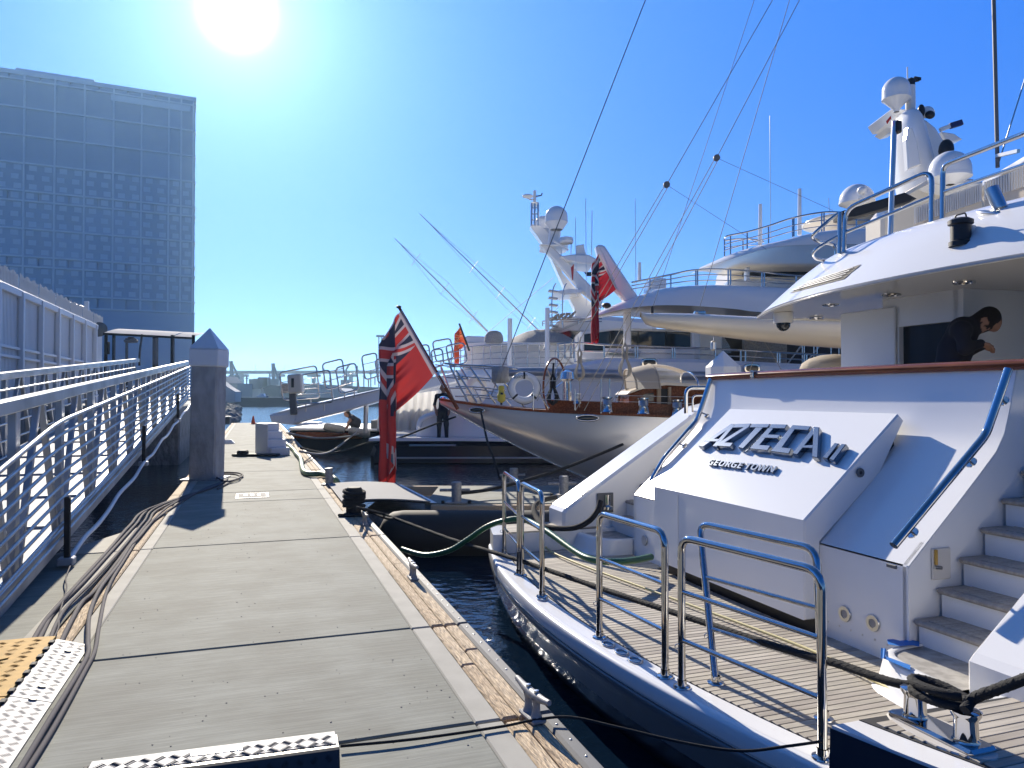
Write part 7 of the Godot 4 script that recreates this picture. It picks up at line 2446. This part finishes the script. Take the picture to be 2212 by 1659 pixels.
func people() -> void:
	var nv := Color(0.013, 0.015, 0.022)
	var sk := Color(0.33, 0.18, 0.12)
	var hr := Color(0.012, 0.010, 0.009)
	var tr := Color(0.025, 0.027, 0.035)
	# worker bent over on the near yacht's aft deck
	var d := 7.55
	var P := func(x: float, y: float, dz := 0.0) -> Vector3: return at(x, y, d + dz)
	var hip: Vector3 = P.call(2052, 800)
	var ft := Vector3(hip.x - 0.02, 1.50, hip.z)
	var b := [
		[hip, P.call(2064, 755), 0.15, 0.15, nv], [P.call(2064, 755), P.call(2080, 716), 0.155, 0.145, nv],
		[P.call(2076, 714, -0.13), P.call(2084, 712, 0.13), 0.10, 0.10, nv],
		[P.call(2082, 706), P.call(2112, 702), 0.085, 0.075, nv],
		[P.call(2116, 697), P.call(2136, 684), 0.098, 0.105, hr], [P.call(2128, 694), P.call(2144, 696), 0.085, 0.075, sk],
		[P.call(2136, 700), P.call(2148, 708), 0.05, 0.04, sk], [P.call(2127, 697, -0.09), P.call(2126, 692, -0.095), 0.018, 0.02, sk], [P.call(2114, 704, -0.03), P.call(2124, 702, -0.03), 0.06, 0.055, sk], [P.call(2148, 694), P.call(2153, 698), 0.02, 0.014, sk],
		[P.call(2078, 715, -0.19), P.call(2084, 754, -0.24), 0.068, 0.058, nv], [P.call(2084, 754, -0.24), P.call(2118, 742, -0.20), 0.056, 0.044, nv],
		[P.call(2078, 715, 0.19), P.call(2090, 758, 0.2), 0.068, 0.058, nv], [P.call(2090, 758, 0.2), P.call(2122, 748, 0.12), 0.056, 0.042, nv],
		[hip + Vector3(0, -0.02, 0.1), ft + Vector3(0.02, 0.48, 0.12), 0.11, 0.075, tr], [ft + Vector3(0.02, 0.48, 0.12), ft + Vector3(0, 0.06, 0.12), 0.072, 0.05, tr],
		[hip + Vector3(0, -0.02, -0.1), ft + Vector3(0.02, 0.48, -0.12), 0.11, 0.075, tr], [ft + Vector3(0.02, 0.48, -0.12), ft + Vector3(0, 0.06, -0.12), 0.072, 0.05, tr],
		[ft + Vector3(0, 0.04, 0.12), ft + Vector3(0.16, 0.03, 0.12), 0.045, 0.04, hr], [ft + Vector3(0, 0.04, -0.12), ft + Vector3(0.16, 0.03, -0.12), 0.045, 0.04, hr]]
	var o := thing("person", Vector3(ft.x, 1.48, ft.z), "person in a dark hooded jacket bent over on the near yacht's aft deck", "person", "people")
	obj("body", figure(b, 0.016, 0.016), M.person, o)
	# hands, each with a palm, a thumb and four curled fingers
	for e in [-0.20, 0.12]:
		var w: Vector3 = P.call(2119 if e < 0 else 2123, 742 if e < 0 else 748, e)
		var fx := Vector3(0.94, -0.30, 0)
		var fy := Vector3(0, 0, 1)
		var fz := Vector3(-0.3, -0.94, 0)
		var hb := [[w, w + fx * 0.075, 0.026, 0.03, sk]]
		for i in 4:
			var r0 := w + fx * 0.07 + fy * (i - 1.5) * 0.02
			var l: float = [0.036, 0.042, 0.04, 0.03][i]
			var k1 := r0 + fx * l
			hb.append([r0, k1, 0.0095, 0.009, sk])
			hb.append([k1, k1 + (fx * 0.5 + fz * 0.85) * l * 0.8, 0.009, 0.008, sk])
		var tb := w + fx * 0.02 + fy * 0.03
		hb.append([tb, tb + fx * 0.035 + fy * 0.02, 0.012, 0.010, sk])
		hb.append([tb + fx * 0.035 + fy * 0.02, tb + fx * 0.06 + fy * 0.012 + fz * 0.012, 0.010, 0.009, sk])
		obj("hand", figure(hb, 0.006, 0.005), M.person, o)
	var hd := MB.new()
	hd.ball(P.call(2090, 706), Vector3(0.10, 0.055, 0.12), 14, Basis(Vector3.BACK, -0.5))
	obj("hood", hd, M.black, o)
	pbox("shoulder_badge", P.call(2089, 711, -0.115), Vector3(0.05, 0.025, 0.01), M.canvas_grey, o, 0.003)
	# man crouching on the low dark stern
	d = 30.4
	P = func(x: float, y: float, dz := 0.0) -> Vector3: return at(x, y, d + dz)
	var cloth := Color(0.02, 0.022, 0.028)
	b = [
		[P.call(771, 918), P.call(771, 911), 0.15, 0.15, cloth], [P.call(771, 911), P.call(760, 902), 0.155, 0.13, cloth],
		[P.call(759, 902, -0.17), P.call(761, 902, 0.17), 0.09, 0.09, cloth], [P.call(757, 899), P.call(751, 897), 0.06, 0.055, sk],
		[P.call(749.5, 896), P.call(748.5, 893.5), 0.10, 0.105, sk], [P.call(750, 892), P.call(752, 892.5), 0.10, 0.09, hr],
		[P.call(745.5, 896), P.call(744.5, 896.5), 0.02, 0.015, sk],
		[P.call(758, 903, -0.2), P.call(753, 913, -0.22), 0.055, 0.045, sk], [P.call(753, 913, -0.22), P.call(748, 924, -0.2), 0.042, 0.035, sk],
		[P.call(760, 903, 0.2), P.call(756, 913, 0.22), 0.055, 0.045, sk], [P.call(756, 913, 0.22), P.call(750, 924, 0.1), 0.042, 0.035, sk],
		[P.call(748, 924, -0.2), P.call(746, 926.5, -0.2), 0.03, 0.028, sk], [P.call(750, 924, 0.1), P.call(748, 926.5, 0.1), 0.03, 0.028, sk],
		[P.call(771, 917, -0.1), P.call(757, 914, -0.16), 0.095, 0.075, tr], [P.call(757, 914, -0.16), P.call(763, 925, -0.16), 0.07, 0.05, tr],
		[P.call(771, 917, 0.1), P.call(758, 914, 0.16), 0.095, 0.075, tr], [P.call(758, 914, 0.16), P.call(765, 925, 0.16), 0.07, 0.05, tr],
		[P.call(764, 925.5, -0.16), P.call(755, 926.3, -0.16), 0.045, 0.04, hr], [P.call(766, 925.5, 0.16), P.call(757, 926.3, 0.16), 0.045, 0.04, hr]]
	o = thing("person", P.call(764, 927), "person in a dark tee shirt crouching on the low dark stern", "person", "people")
	obj("body", figure(b, 0.028, 0.022), M.person, o)
	# man standing on the motor yacht's bathing platform
	d = 24.35
	var base := at(956, 949.5, d)
	var Q := func(x: float, y: float, z := 0.0) -> Vector3: return base + Vector3(x, y, z)
	b = [
		[Q.call(0, 0.95), Q.call(0.02, 1.15), 0.145, 0.14, nv], [Q.call(0.02, 1.15), Q.call(0.03, 1.40), 0.14, 0.13, nv], [Q.call(-0.17, 1.43), Q.call(0.2, 1.43), 0.075, 0.075, nv],
		[Q.call(0.03, 1.48), Q.call(0.03, 1.58), 0.058, 0.055, sk], [Q.call(0.02, 1.66), Q.call(0.02, 1.70), 0.095, 0.10, sk], [Q.call(0.03, 1.73), Q.call(0.05, 1.73), 0.095, 0.095, hr], [Q.call(-0.08, 1.66), Q.call(-0.10, 1.655), 0.02, 0.015, sk],
		[Q.call(-0.2, 1.42), Q.call(-0.26, 1.14, 0.03), 0.058, 0.048, nv], [Q.call(-0.26, 1.14, 0.03), Q.call(-0.2, 0.90, 0.12), 0.044, 0.036, sk], [Q.call(-0.2, 0.9, 0.12), Q.call(-0.18, 0.80, 0.13), 0.036, 0.03, sk],
		[Q.call(0.23, 1.42), Q.call(0.28, 1.14, 0.03), 0.058, 0.048, nv], [Q.call(0.28, 1.14, 0.03), Q.call(0.22, 0.90, 0.12), 0.044, 0.036, sk], [Q.call(0.22, 0.9, 0.12), Q.call(0.2, 0.80, 0.13), 0.036, 0.03, sk],
		[Q.call(-0.09, 0.92), Q.call(-0.11, 0.5), 0.105, 0.08, tr], [Q.call(-0.11, 0.5), Q.call(-0.12, 0.09), 0.078, 0.06, tr], [Q.call(0.09, 0.92), Q.call(0.12, 0.5), 0.105, 0.08, tr], [Q.call(0.12, 0.5), Q.call(0.13, 0.09), 0.078, 0.06, tr],
		[Q.call(-0.12, 0.05), Q.call(-0.17, 0.04, 0.13), 0.05, 0.042, hr], [Q.call(0.13, 0.05), Q.call(0.18, 0.04, 0.13), 0.05, 0.042, hr]]
	o = thing("person", base, "person in dark trousers standing on the white platform behind the silver stern", "person", "people")
	obj("body", figure(b, 0.022, 0.016), M.person, o)
